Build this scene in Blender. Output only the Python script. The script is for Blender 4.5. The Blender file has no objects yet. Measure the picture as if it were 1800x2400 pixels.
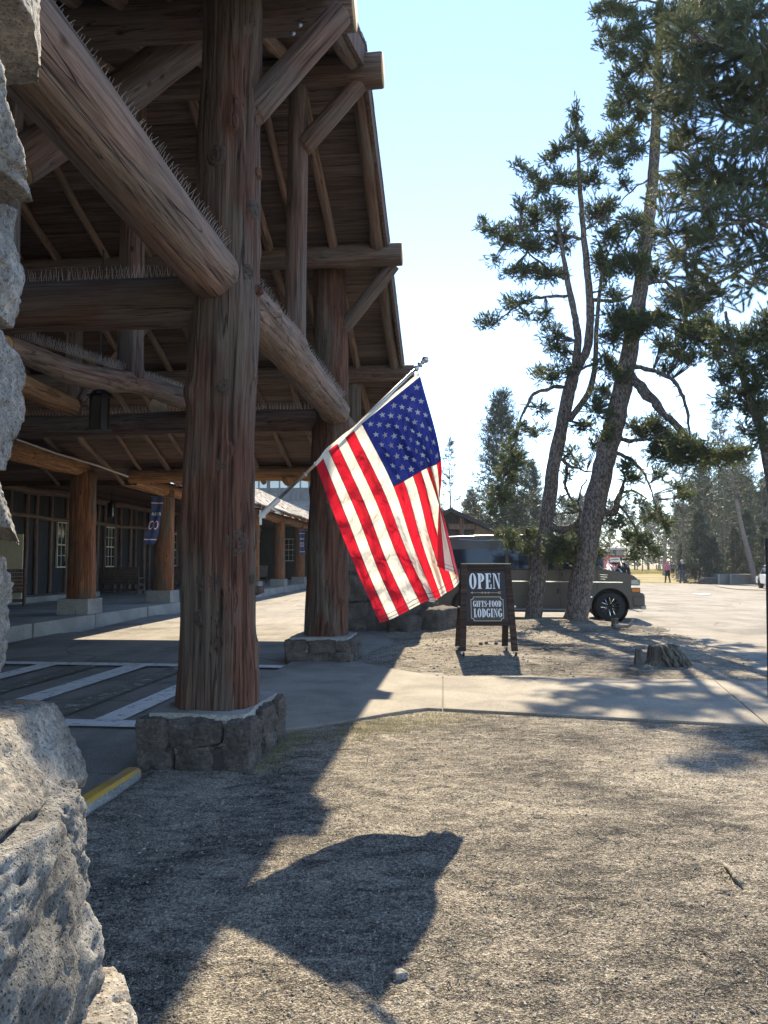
import bpy, bmesh, math, random
import numpy as np
from mathutils import Matrix, Vector, Quaternion
from mathutils.geometry import tessellate_polygon

C = bpy.context.scene.collection
scene = bpy.context.scene
rad = math.radians
HAZE = 0.00038
random.seed(7)
RNG = np.random.default_rng(7)

# ------------------------------------------------------------------ camera
cam_d = bpy.data.cameras.new('camera')
cam = bpy.data.objects.new('camera', cam_d)
C.objects.link(cam)
PITCH = rad(3.75)
CAM_H = 1.6
cam.location = (0, 0, CAM_H)
cam.rotation_euler = (rad(90) + PITCH, 0, 0)
cam_d.sensor_fit = 'VERTICAL'
cam_d.sensor_height = 36
cam_d.lens = 36 * 1803 / 2400
cam_d.clip_start = 0.05
cam_d.clip_end = 6000
scene.camera = cam

# ------------------------------------------------------------------ sky and sun
SUN_EL = rad(41.3)
SUN_AZ = rad(4.9)            # to the right of straight ahead
world = bpy.data.worlds.new('World')
scene.world = world
world.use_nodes = True
wn = world.node_tree
wn.nodes.clear()
sky = wn.nodes.new('ShaderNodeTexSky')
sky.sky_type = 'NISHITA'
sky.sun_disc = False
sky.sun_elevation = SUN_EL
sky.sun_rotation = SUN_AZ
sky.altitude = 2300
sky.air_density = 1.15
sky.dust_density = 0.05
sky.ozone_density = 1.6
bg = wn.nodes.new('ShaderNodeBackground')
bg.inputs['Strength'].default_value = 0.142
wo = wn.nodes.new('ShaderNodeOutputWorld')
wn.links.new(sky.outputs[0], bg.inputs[0])
wn.links.new(bg.outputs[0], wo.inputs[0])

sun_d = bpy.data.lights.new('sun', 'SUN')
sun_d.energy = 4.9
sun_d.angle = rad(0.53)
sun_d.color = (1.0, 0.85, 0.62)
sun = bpy.data.objects.new('sun', sun_d)
C.objects.link(sun)
_d = Vector((-math.sin(SUN_AZ) * math.cos(SUN_EL), -math.cos(SUN_AZ) * math.cos(SUN_EL), -math.sin(SUN_EL)))
sun.rotation_euler = _d.to_track_quat('-Z', 'Y').to_euler()
sun.location = (4, 40, 40)

scene.view_settings.view_transform = 'Standard'
scene.view_settings.look = 'None'
scene.view_settings.exposure = 1.5
scene.view_settings.gamma = 1.0
scene.view_settings.use_curve_mapping = False
scene.cycles.max_bounces = 8
scene.cycles.transparent_max_bounces = 8

# ------------------------------------------------------------------ helpers: frames
CT, ST = math.cos(PITCH), math.sin(PITCH)
def P(px, py, Y):
    """point of the place at distance Y straight ahead, sighted at a pixel of the 1800x2400 photograph"""
    tx = (px - 900) / 1803.0
    ty = (1200 - py) / 1803.0
    t = Y / (CT - ty * ST)
    return Vector((tx * t, Y, CAM_H + t * (ST + ty * CT)))
def G(px, py, z=0.0):
    tx = (px - 900) / 1803.0
    ty = (1200 - py) / 1803.0
    t = (z - CAM_H) / (ST + ty * CT)
    return Vector((tx * t, t * (CT - ty * ST), z))
A1 = rad(6.0)      # axis of the entrance canopy
A2 = rad(4.8)      # axis of the long lodge porch
def W(u, v, z=0.0, a=A1):
    return Vector((u * math.cos(a) + v * math.sin(a), -u * math.sin(a) + v * math.cos(a), z))
def W2(u, v, z=0.0):
    return W(u, v, z, A2)

# ------------------------------------------------------------------ helpers: numpy noise
def _hash(i, j, k, seed):
    h = (i * 374761393 + j * 668265263 + k * 2147483647 + seed * 974634521) & 0xffffffff
    h = ((h ^ (h >> 13)) * 1274126177) & 0xffffffff
    h = (h ^ (h >> 16)) & 0xffffffff
    return h / 4294967295.0
def vnoise(Pt, seed=0):
    Pt = np.asarray(Pt, float)
    f = np.floor(Pt).astype(np.int64)
    w = Pt - f
    w = w * w * (3 - 2 * w)
    out = 0
    for a in (0, 1):
        for b in (0, 1):
            for c in (0, 1):
                k = (w[:, 0] if a else 1 - w[:, 0]) * (w[:, 1] if b else 1 - w[:, 1]) * (w[:, 2] if c else 1 - w[:, 2])
                out = out + k * _hash(f[:, 0] + a, f[:, 1] + b, f[:, 2] + c, seed)
    return out * 2 - 1
def fbm(Pt, octaves=4, seed=0, gain=0.5, ridged=False):
    Pt = np.asarray(Pt, float)
    s = 0; amp = 1.0
    for o in range(octaves):
        n = vnoise(Pt * (2.03 ** o) + 17.3 * o, seed + o)
        if ridged: n = 1 - 2 * np.abs(n)
        s = s + amp * n
        amp *= gain
    return s

# ------------------------------------------------------------------ helpers: meshes and objects
def mesh_arrays(name, V, tris=None, quads=None, mats=(), tri_m=None, quad_m=None, smooth=False):
    me = bpy.data.meshes.new(name)
    V = np.asarray(V, np.float32)
    tris = np.zeros((0, 3), np.int32) if tris is None else np.asarray(tris, np.int32).reshape(-1, 3)
    quads = np.zeros((0, 4), np.int32) if quads is None else np.asarray(quads, np.int32).reshape(-1, 4)
    nt, nq = len(tris), len(quads)
    me.vertices.add(len(V)); me.vertices.foreach_set('co', V.ravel())
    me.loops.add(nt * 3 + nq * 4)
    me.loops.foreach_set('vertex_index', np.concatenate([tris.ravel(), quads.ravel()]).astype(np.int32))
    me.polygons.add(nt + nq)
    me.polygons.foreach_set('loop_start', np.concatenate([np.arange(nt) * 3, nt * 3 + np.arange(nq) * 4]).astype(np.int32))
    for m in mats: me.materials.append(m)
    if tri_m is not None or quad_m is not None:
        a = np.zeros(nt, np.int32) if tri_m is None else np.asarray(tri_m, np.int32)
        b = np.zeros(nq, np.int32) if quad_m is None else np.asarray(quad_m, np.int32)
        me.polygons.foreach_set('material_index', np.concatenate([a, b]).astype(np.int32))
    me.polygons.foreach_set('use_smooth', np.full(nt + nq, smooth, bool))
    me.update(calc_edges=True)
    me.validate()
    return me

class MB:
    """collects pieces of ONE part"""
    def __init__(s): s.V = []; s.T = []; s.Q = []; s.TM = []; s.QM = []; s.n = 0
    def add(s, V, T=None, Q=None, m=0):
        V = np.asarray(V, float).reshape(-1, 3)
        if T is not None and len(T):
            T = np.asarray(T, np.int64).reshape(-1, 3); s.T.append(T + s.n); s.TM.append(np.full(len(T), m))
        if Q is not None and len(Q):
            Q = np.asarray(Q, np.int64).reshape(-1, 4); s.Q.append(Q + s.n); s.QM.append(np.full(len(Q), m))
        s.V.append(V); s.n += len(V)
    def box(s, c, size, rz=0.0, m=0, R=None, taper=1.0):
        x, y, z = [k / 2 for k in size]
        v = np.array([(sx * x * (taper if sz > 0 else 1), sy * y * (taper if sz > 0 else 1), sz * z) for sz in (-1, 1) for sy in (-1, 1) for sx in (-1, 1)])
        if R is None: R = Matrix.Rotation(rz, 3, 'Z')
        v = v @ np.array(R).T + np.array(c)
        s.add(v, Q=[(0, 2, 3, 1), (4, 5, 7, 6), (0, 1, 5, 4), (2, 6, 7, 3), (0, 4, 6, 2), (1, 3, 7, 5)], m=m)
    def bar(s, a, b, w, h, m=0, up=(0, 0, 1)):
        a = Vector(a); b = Vector(b); d = b - a; L = d.length; d.normalize()
        side = d.cross(Vector(up))
        if side.length < 1e-4: side = d.cross(Vector((1, 0, 0)))
        side.normalize(); u2 = side.cross(d)
        R = np.array([side, d, u2]).T
        s.box((a + b) / 2, (w, L, h), R=R, m=m)
    def tube(s, pts, rads, sides=6, m=0, cap=True):
        pts = np.asarray([tuple(p) for p in pts], float); n = len(pts)
        rads = np.full(n, rads) if np.isscalar(rads) else np.asarray(rads, float)
        tan = np.gradient(pts, axis=0) if n > 2 else np.repeat((pts[1] - pts[0])[None], 2, 0)
        tan /= np.linalg.norm(tan, axis=1)[:, None] + 1e-9
        ref = np.array([0, 0, 1.0]) if abs(tan[0, 2]) < .9 else np.array([1.0, 0, 0])
        nn = np.cross(tan[0], ref); nn /= np.linalg.norm(nn)
        ang = np.arange(sides) * 2 * math.pi / sides
        V = []
        for i in range(n):
            nn = nn - tan[i] * nn.dot(tan[i]); nn /= np.linalg.norm(nn) + 1e-9
            bb = np.cross(tan[i], nn)
            V.append(pts[i] + rads[i] * (np.cos(ang)[:, None] * nn + np.sin(ang)[:, None] * bb))
        V = np.concatenate(V)
        Q = []
        for i in range(n - 1):
            for k in range(sides):
                k2 = (k + 1) % sides
                Q.append((i * sides + k, i * sides + k2, (i + 1) * sides + k2, (i + 1) * sides + k))
        T = []
        if cap:
            V = np.vstack([V, pts[0], pts[-1]])
            for k in range(sides):
                k2 = (k + 1) % sides
                T.append((n * sides, k2, k)); T.append((n * sides + 1, (n - 1) * sides + k, (n - 1) * sides + k2))
        s.add(V, T, Q, m)
    def lathe(s, c, prof, sides=16, axis='Z', m=0, R=None):
        n = len(prof); ang = np.arange(sides) * 2 * math.pi / sides
        V = np.array([(r * math.cos(a), r * math.sin(a), z) for r, z in prof for a in ang])
        if axis == 'X': V = V[:, [2, 0, 1]]
        if axis == 'Y': V = V[:, [1, 2, 0]]
        if R is not None: V = V @ np.array(R).T
        V = V + np.array(c)
        Q = [(i * sides + k, i * sides + (k + 1) % sides, (i + 1) * sides + (k + 1) % sides, (i + 1) * sides + k) for i in range(n - 1) for k in range(sides)]
        s.add(V, Q=Q, m=m)
    def poly(s, pts, m=0):
        """flat polygon, fan triangulated (convex)"""
        s.add(pts, T=[(0, i, i + 1) for i in range(1, len(pts) - 1)], m=m)
    def mesh(s, name, mats, smooth=False):
        V = np.concatenate(s.V) if s.V else np.zeros((0, 3))
        T = np.concatenate(s.T) if s.T else None
        Q = np.concatenate(s.Q) if s.Q else None
        return mesh_arrays(name, V, T, Q, mats, np.concatenate(s.TM) if s.T else None, np.concatenate(s.QM) if s.Q else None, smooth)
    def build(s, name, mats, parent=None, smooth=False, local=False):
        if not isinstance(mats, (list, tuple)): mats = [mats]
        return put(name, s.mesh(name, mats, smooth), parent, local=local)

WM = {}     # world matrices of the objects placed so far
def put(name, data, parent=None, M=None, local=False):
    """link one object; M is its world matrix; mesh data given in world coordinates unless local"""
    o = bpy.data.objects.new(name, data)
    C.objects.link(o)
    if M is None: M = Matrix.Identity(4)
    if parent is not None:
        o.parent = parent
        pw = WM[parent.name]
        if local: M = pw @ M
        o.matrix_basis = pw.inverted() @ M
    else:
        o.matrix_basis = M
    WM[o.name] = M.copy()
    return o
def tag(o, label, cat, group=None):
    o['label'] = label; o['category'] = cat
    if group: o['group'] = group
    return o
def thing(name, label, cat, loc=(0, 0, 0), rz=0.0, group=None):
    o = put(name, None, None, Matrix.Translation(Vector(loc)) @ Matrix.Rotation(rz, 4, 'Z'))
    o.empty_display_size = 0.2
    return tag(o, label, cat, group)
def struct(o):
    o['kind'] = 'structure'; return o
def stuff(o):
    o['kind'] = 'stuff'; return o
def copy_tree(src, M, label=None, group=None):
    """a copy of a thing with copies of its parts and sub-parts"""
    r = src.copy(); C.objects.link(r); r.matrix_basis = M; WM[r.name] = M.copy()
    if label: r['label'] = label
    if group: r['group'] = group
    def rec(a, b):
        for ch in list(a.children):
            c = ch.copy(); C.objects.link(c); c.parent = b
            WM[c.name] = WM[b.name] @ c.matrix_basis
            rec(ch, c)
    rec(src, r)
    return r
def bevel(o, w=0.02, seg=2, ang=40):
    m = o.modifiers.new('bevel', 'BEVEL'); m.width = w; m.segments = seg; m.limit_method = 'ANGLE'; m.angle_limit = rad(ang)
    return o
def xf(a, b, up=None):
    """matrix whose local Z runs from a to b"""
    a = Vector(a); b = Vector(b)
    q = (b - a).to_track_quat('Z', 'Y')
    return Matrix.Translation(a) @ q.to_matrix().to_4x4()

# ------------------------------------------------------------------ materials
class N:
    def __init__(s, name):
        s.mat = bpy.data.materials.new(name); s.mat.use_nodes = True
        s.t = s.mat.node_tree; s.t.nodes.clear()
        s.out = s.new('ShaderNodeOutputMaterial'); s.b = s.new('ShaderNodeBsdfPrincipled')
        s.link(s.b.outputs[0], s.out.inputs[0])
        s.b.inputs['Roughness'].default_value = .8
        s.b.inputs['Specular IOR Level'].default_value = .3
    def new(s, t, **kw):
        n = s.t.nodes.new(t)
        for k, v in kw.items(): setattr(n, k, v)
        return n
    def link(s, a, b): s.t.links.new(a, b)
    def coord(s, kind='Object', scale=(1, 1, 1), rnd=False, rot=(0, 0, 0)):
        c = s.new('ShaderNodeTexCoord'); mp = s.new('ShaderNodeMapping')
        mp.inputs['Scale'].default_value = scale
        mp.inputs['Rotation'].default_value = rot
        s.link(c.outputs[kind], mp.inputs[0])
        if rnd:
            oi = s.new('ShaderNodeObjectInfo'); mu = s.new('ShaderNodeVectorMath', operation='SCALE')
            mu.inputs[0].default_value = (37.1, 17.7, 91.3)
            s.link(oi.outputs['Random'], mu.inputs['Scale']); s.link(mu.outputs[0], mp.inputs['Location'])
        return mp.outputs[0]
    def noise(s, vec, scale, detail=4, rough=.55, dist=0.0):
        n = s.new('ShaderNodeTexNoise'); s.link(vec, n.inputs['Vector'])
        n.inputs['Scale'].default_value = scale; n.inputs['Detail'].default_value = detail
        n.inputs['Roughness'].default_value = rough; n.inputs['Distortion'].default_value = dist
        return n.outputs['Fac']
    def voro(s, vec, scale, feature='F1', out='Distance', rnd=1.0):
        n = s.new('ShaderNodeTexVoronoi', feature=feature); s.link(vec, n.inputs['Vector'])
        n.inputs['Scale'].default_value = scale; n.inputs['Randomness'].default_value = rnd
        return n.outputs[out]
    def ramp(s, fac, stops, interp='LINEAR'):
        r = s.new('ShaderNodeValToRGB'); r.color_ramp.interpolation = interp
        e = r.color_ramp.elements
        while len(e) < len(stops): e.new(0.5)
        for el, (p, c) in zip(e, stops):
            el.position = p
            el.color = (c, c, c, 1) if np.isscalar(c) else (*c, 1)
        s.link(fac, r.inputs[0]); return r.outputs[0]
    def mix(s, fac, a, b, blend='MIX'):
        m = s.new('ShaderNodeMix', data_type='RGBA', blend_type=blend)
        for sock, v in ((m.inputs[0], fac), (m.inputs[6], a), (m.inputs[7], b)):
            if np.isscalar(v): sock.default_value = v
            elif isinstance(v, tuple): sock.default_value = (*v, 1)
            else: s.link(v, sock)
        return m.outputs[2]
    def math(s, op, a, b=0.0, clamp=False):
        m = s.new('ShaderNodeMath', operation=op, use_clamp=clamp)
        for sock, v in ((m.inputs[0], a), (m.inputs[1], b)):
            if np.isscalar(v): sock.default_value = v
            else: s.link(v, sock)
        return m.outputs[0]
    def bump(s, h, strength=.5, dist=.02, prev=None):
        b = s.new('ShaderNodeBump'); b.inputs['Strength'].default_value = strength; b.inputs['Distance'].default_value = dist
        s.link(h, b.inputs['Height'])
        if prev is not None: s.link(prev, b.inputs['Normal'])
        return b.outputs[0]
    def fin(s, col, rough=None, nrm=None, metal=None, spec=None):
        for key, v in (('Base Color', col), ('Roughness', rough), ('Metallic', metal), ('Specular IOR Level', spec)):
            if v is None: continue
            if np.isscalar(v): s.b.inputs[key].default_value = v
            elif isinstance(v, tuple): s.b.inputs[key].default_value = (*v, 1)
            else: s.link(v, s.b.inputs[key])
        if nrm is not None: s.link(nrm, s.b.inputs['Normal'])
        return s.mat

def m_wood(name, dark, mid, light, grey=None, grey_amt=.5, bump=.6, knots=True, rnd=True, scale=1.0):
    """log surface: grain runs along local Z"""
    n = N(name)
    v = n.coord('Object', (scale, scale, scale * .05), rnd)
    vw = n.coord('Object', (scale, scale, scale * .35), rnd)
    g1 = n.noise(v, 22, 6, .62, .6)
    g2 = n.noise(v, 70, 4, .6, .3)
    big = n.noise(vw, 2.2, 3, .5, .4)
    col = n.ramp(g1, [(.30, dark), (.5, mid), (.72, light)])
    if grey is not None:
        w = n.ramp(big, [(.5 - grey_amt * .18, 0.0), (.62 - grey_amt * .1, 1.0)])
        gc = n.ramp(g1, [(.3, tuple(c * .45 for c in grey)), (.65, grey)])
        col = n.mix(w, col, gc)
    fine = n.ramp(g2, [(.35, .55), (.6, 1.0)])
    col = n.mix(.55, col, n.mix(1.0, col, fine, 'MULTIPLY'))
    crack = n.noise(n.coord('Object', (scale * 1.2, scale * 1.2, scale * .025), rnd), 8, 3, .5, 1.2)
    ck = n.ramp(crack, [(.485, 1.0), (.498, .0), (.502, .0), (.515, 1.0)])
    col = n.mix(1.0, col, n.ramp(ck, [(0, .32), (1, 1.0)]), 'MULTIPLY')
    h = n.math('ADD', n.math('MULTIPLY', g1, .7), n.math('MULTIPLY', g2, .25))
    h = n.math('ADD', h, n.math('MULTIPLY', ck, .5))
    if knots:
        kv = n.voro(n.coord('Object', (scale, scale, scale * .55), rnd), 3.4)
        kd = n.ramp(kv, [(.03, 0.0), (.075, .55), (.11, 1.0)])
        col = n.mix(1.0, col, n.ramp(kd, [(0, (.30, .25, .22)), (1, (1.0, 1.0, 1.0))]), 'MULTIPLY')
        h = n.math('SUBTRACT', h, n.math('MULTIPLY', kd, .4))
    nb = n.bump(h, bump, .03)
    return n.fin(col, .82, nb, spec=.25)

def m_simple(name, col, rough=.6, metal=0.0, var=.12, bump=0.0, scale=8.0, spec=.4):
    n = N(name)
    v = n.coord('Object', (1, 1, 1), True)
    a = n.noise(v, scale, 5, .6)
    c = n.mix(1.0, col, n.ramp(a, [(.25, 1 - var * 1.5), (.75, 1 + var)]), 'MULTIPLY')
    nb = n.bump(a, bump, .01) if bump else None
    return n.fin(c, rough, nb, metal, spec)

M = {}
M['log_dark'] = m_wood('log_dark', (.050, .026, .019), (.140, .082, .062), (.225, .145, .115), (.18, .14, .122), .45)
M['log_beam'] = m_wood('log_beam', (.095, .056, .041), (.225, .145, .110), (.33, .225, .18), (.245, .18, .145), .5, .9)
M['log_warm'] = m_wood('log_warm', (.12, .055, .026), (.30, .150, .072), (.48, .28, .145), None)
M['log_column'] = m_wood('log_column', (.022, .010, .007), (.105, .046, .030), (.195, .093, .058), (.150, .112, .088), .30, 1.0, False)
M['log_post'] = m_wood('log_post', (.06, .022, .010), (.22, .084, .034), (.37, .165, .072), (.17, .11, .07), .2, .9)
M['knot'] = m_simple('knot_wood', (.062, .044, .034), .85, 0, .5, .6, 40)
M['end_grain'] = None
def _end():
    n = N('end_grain'); v = n.coord('Object', (1, 1, .1), True)
    w = n.noise(v, 9, 5, .6, 1.0)
    return n.fin(n.ramp(w, [(.3, (.30, .20, .11)), (.7, (.55, .41, .25))]), .85, n.bump(w, .3, .01))
M['end_grain'] = _end()
def _plank(name, a, b, c):
    n = N(name); v = n.coord('Object', (.05, 1, 1), True)
    g = n.noise(v, 26, 5, .6, .5)
    oi = n.new('ShaderNodeObjectInfo')
    t = n.ramp(oi.outputs['Random'], [(0, .65), (1, 1.25)])
    col = n.mix(1.0, n.ramp(g, [(.3, a), (.5, b), (.72, c)]), t, 'MULTIPLY')
    return n.fin(col, .85, n.bump(g, .4, .01), spec=.2)
M['plank'] = _plank('roof_plank', (.052, .036, .031), (.120, .084, .072), (.200, .146, .126))
M['ceiling'] = _plank('ceiling_plank', (.05, .03, .022), (.10, .062, .045), (.15, .095, .07))

def _stone(name, a, b, c, lichen=None, scale=1.0, bump=1.0):
    n = N(name)
    v = n.coord('Object', (1, 1, 1), True)
    n1 = n.noise(v, 3.0 * scale, 6, .6, .3)
    n2 = n.math('ADD', n.math('MULTIPLY', n.noise(v, 26 * scale, 5, .7), .5), n.math('MULTIPLY', n.noise(v, 105 * scale, 4, .75), .5))
    n3 = n.voro(v, 100 * scale)
    f = n.math('ADD', n.math('MULTIPLY', n1, .40), n.math('MULTIPLY', n2, .60))
    col = n.ramp(f, [(.38, a), (.5, b), (.61, c)])
    pits = n.ramp(n3, [(.10, .35), (.32, 1.0)])
    col = n.mix(.8, col, n.mix(1.0, col, pits, 'MULTIPLY'))
    if lichen:
        l1 = n.noise(v, 5.5 * scale, 5, .7, .5)
        col = n.mix(n.ramp(l1, [(.60, 0.0), (.66, .85)]), col, n.ramp(n2, [(.35, tuple(k * .5 for k in lichen)), (.65, lichen)]))
    h = n.math('ADD', n.math('MULTIPLY', n2, .8), n.math('MULTIPLY', pits, .35))
    nb = n.bump(h, .9 * bump, .02)
    return n.fin(col, .92, nb, spec=.15)
M['stone'] = _stone('pale_stone', (.075, .070, .065), (.24, .228, .21), (.50, .47, .43), None)
M['stone_grey'] = _stone('grey_stone', (.045, .044, .043), (.165, .162, .155), (.36, .35, .33), None, 1.2, 1.3)
M['stone_rust'] = _stone('lichen_stone', (.070, .063, .055), (.22, .20, .172), (.44, .40, .34), (.36, .15, .035))
M['stone_dark'] = _stone('dark_stone', (.040, .036, .034), (.095, .082, .074), (.19, .165, .145), None, 1.3)
M['joint'] = m_simple('joint_filler', (.03, .028, .025), .95, 0, .2)
M['mortar'] = m_simple('mortar', (.20, .185, .165), .95, 0, .3, .6, 30)

def _concrete(name, col, stain=.5, sc=1.0):
    n = N(name); v = n.coord('Object')
    big = n.noise(v, .9 * sc, 5, .62, .4); fine = n.noise(v, 60 * sc, 5, .75); sp = n.voro(v, 90 * sc)
    c = n.mix(1.0, col, n.ramp(big, [(.3, 1 - stain * .55), (.65, 1.06)]), 'MULTIPLY')
    c = n.mix(1.0, c, n.ramp(fine, [(.36, .52), (.6, 1.12)]), 'MULTIPLY')
    c = n.mix(1.0, c, n.ramp(sp, [(.08, .7), (.2, 1.0)]), 'MULTIPLY')
    return n.fin(c, .9, n.bump(fine, .35, .006), spec=.2)
M['concrete'] = _concrete('concrete', (.305, .280, .235), .7, 1.4)
M['concrete_grey'] = _concrete('concrete_grey', (.33, .325, .30), .7)
M['concrete_dark'] = _concrete('concrete_dark', (.20, .19, .175), .7)

def _asphalt(name, a, b, c):
    n = N(name); v = n.coord('Object')
    big = n.noise(v, .45, 6, .68, .9); mid = n.noise(n.coord('Object', (1, .12, 1)), 2.5, 4, .6, .3); fine = n.noise(v, 85, 4, .8); sp = n.voro(v, 120)
    f = n.math('ADD', n.math('MULTIPLY', fine, .6), n.math('MULTIPLY', sp, .35))
    col = n.ramp(f, [(.30, a), (.5, b), (.68, c)])
    col = n.mix(1.0, col, n.ramp(big, [(.36, .60), (.5, .95), (.65, 1.12)]), 'MULTIPLY')
    col = n.mix(1.0, col, n.ramp(mid, [(.35, .86), (.6, 1.05)]), 'MULTIPLY')
    cr = n.voro(n.coord('Object', (1, 1, 1)), .42, 'DISTANCE_TO_EDGE')
    wob = n.noise(v, 3.0, 4, .6)
    cr = n.math('ADD', cr, n.math('MULTIPLY', n.math('SUBTRACT', wob, .5), .05))
    ck = n.ramp(n.math('ABSOLUTE', cr), [(.003, .45), (.010, 1.0)])
    col = n.mix(.7, col, n.mix(1.0, col, ck, 'MULTIPLY'))
    return n.fin(col, .92, n.bump(f, .5, .006), spec=.2)
M['asphalt'] = _asphalt('asphalt', (.12, .108, .092), (.235, .215, .185), (.36, .335, .295))

def _dirt():
    n = N('dirt'); v = n.coord('Object')
    big = n.noise(v, .55, 5, .62, .6); mid = n.noise(n.coord('Object', (1, 2.2, 1), rot=(0, 0, .35)), 4.0, 6, .68, .9)
    f1 = n.noise(v, 60, 6, .85); f2 = n.noise(v, 190, 3, .85); sp = n.voro(v, 95)
    g = n.math('ADD', n.math('MULTIPLY', f1, .55), n.math('MULTIPLY', f2, .55))
    thr = n.math('ADD', n.math('MULTIPLY', mid, .36), n.math('MULTIPLY', big, .34))
    k = n.math('ADD', g, n.math('SUBTRACT', thr, .362))
    col = n.ramp(k, [(.425, (.028, .0285, .030)), (.495, (.106, .098, .088)), (.55, (.30, .266, .214)), (.66, (.55, .492, .402))])
    col = n.mix(1.0, col, n.ramp(sp, [(.07, .35), (.22, 1.0)]), 'MULTIPLY')
    for sc_, lo, hi in ((62, .60, 1.12), (140, .42, 1.22)):
        cc = n.voro(v, sc_, 'F1', 'Color')
        col = n.mix(1.0, col, n.ramp(cc, [(.15, lo), (.5, 1.0), (.9, hi)]), 'MULTIPLY')
    h = n.math('ADD', n.math('MULTIPLY', f1, .6), n.math('MULTIPLY', sp, .5))
    nb = n.bump(h, 1.0, .028)
    nb = n.bump(mid, .18, .03, nb)
    return n.fin(col, .95, nb, spec=.1)
M['dirt'] = _dirt()
def _pebble():
    n = N('pebble'); v = n.coord('Object'); a = n.noise(v, 33, 2, .6); b = n.noise(v, 160, 3, .7)
    return n.fin(n.ramp(n.math('ADD', n.math('MULTIPLY', a, .8), n.math('MULTIPLY', b, .25)), [(.34, (.07, .068, .066)), (.48, (.17, .158, .14)), (.64, (.38, .35, .30))]), .9, spec=.2)
M['pebble'] = _pebble()
def _grass():
    n = N('forest_floor'); v = n.coord('Object')
    a = n.noise(v, .15, 5, .6, .5); b = n.noise(v, 3.0, 6, .7)
    col = n.ramp(n.math('ADD', n.math('MULTIPLY', a, .6), n.math('MULTIPLY', b, .5)), [(.4, (.09, .085, .04)), (.55, (.24, .20, .10)), (.72, (.36, .30, .17))])
    return n.fin(col, .95, n.bump(b, .7, .08), spec=.1)
M['floor'] = _grass()
def _paint(name, col, under, wear):
    n = N(name); v = n.coord('Object')
    w = n.noise(v, 7, 6, .75, .4); f = n.noise(v, 90, 3, .8)
    k = n.math('ADD', n.math('MULTIPLY', w, .7), n.math('MULTIPLY', f, .3))
    c = n.mix(n.ramp(k, [(wear - .05, 0.0), (wear + .05, 1.0)]), under, n.mix(1.0, col, n.ramp(f, [(.3, .75), (.6, 1.0)]), 'MULTIPLY'))
    return n.fin(c, .85, n.bump(f, .4, .005), spec=.25)
M['paint_white'] = _paint('white_paint', (.70, .69, .66), (.16, .148, .13), .43)
M['paint_worn'] = _paint('worn_white_paint', (.60, .59, .56), (.13, .118, .095), .585)
M['paint_yellow'] = _paint('yellow_paint', (.50, .285, .035), (.26, .24, .20), .47)

def m_leaf(name, a, b, trans=.35, tcol=(.16, .17, .04)):
    n = N(name); v = n.coord('Object')
    f = n.noise(v, 1.6, 3, .6); g = n.noise(v, 40, 2, .6)
    col = n.mix(n.math('ADD', n.math('MULTIPLY', f, .8), n.math('MULTIPLY', g, .3), True), a, b)
    n.fin(col, .55, spec=.35)
    tr = n.new('ShaderNodeBsdfTranslucent'); tr.inputs[0].default_value = (*tcol, 1)
    mx = n.new('ShaderNodeMixShader'); mx.inputs[0].default_value = trans
    n.link(n.b.outputs[0], mx.inputs[1]); n.link(tr.outputs[0], mx.inputs[2]); n.link(mx.outputs[0], n.out.inputs[0])
    return n.mat
M['needles'] = m_leaf('pine_needles', (.030, .054, .030), (.070, .098, .044), .26, (.17, .21, .06))
M['needles_near'] = m_leaf('near_pine_needles', (.040, .062, .038), (.090, .110, .058), .20, (.20, .22, .08))
M['needles_far'] = m_leaf('far_needles', (.014, .030, .018), (.032, .052, .028), .08, (.12, .14, .05))
def _bark(name, a, b, c):
    n = N(name); v = n.coord('Object', (1, 1, .45), False)
    g = n.noise(v, 18, 5, .65, .5); vo = n.voro(v, 26)
    f = n.math('ADD', n.math('MULTIPLY', g, .6), n.math('MULTIPLY', vo, .5))
    return n.fin(n.ramp(f, [(.32, a), (.5, b), (.7, c)]), .95, n.bump(f, .9, .03), spec=.1)
M['bark'] = _bark('pine_bark', (.035, .027, .024), (.10, .082, .072), (.20, .17, .15))
M['bark_pale'] = _bark('pale_bark', (.08, .065, .055), (.17, .14, .12), (.27, .23, .20))
M['deadwood'] = m_wood('deadwood', (.12, .105, .085), (.25, .225, .19), (.38, .345, .29), None, knots=False, bump=.8)
M['stump_wood'] = m_wood('stump_wood', (.055, .048, .042), (.13, .118, .10), (.23, .21, .18), None, knots=False, bump=.9)
M['steel'] = m_simple('brushed_steel', (.42, .41, .40), .32, 1.0, .1)
M['wire'] = m_simple('wire', (.50, .47, .45), .4, .3, .1)
M['black_metal'] = m_simple('black_metal', (.018, .018, .020), .55, .3, .2)
M['black_rubber'] = m_simple('black_rubber', (.022, .022, .024), .75, 0, .2)
M['white_plastic'] = m_simple('white_plastic', (.75, .75, .74), .45, 0, .05)
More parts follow.
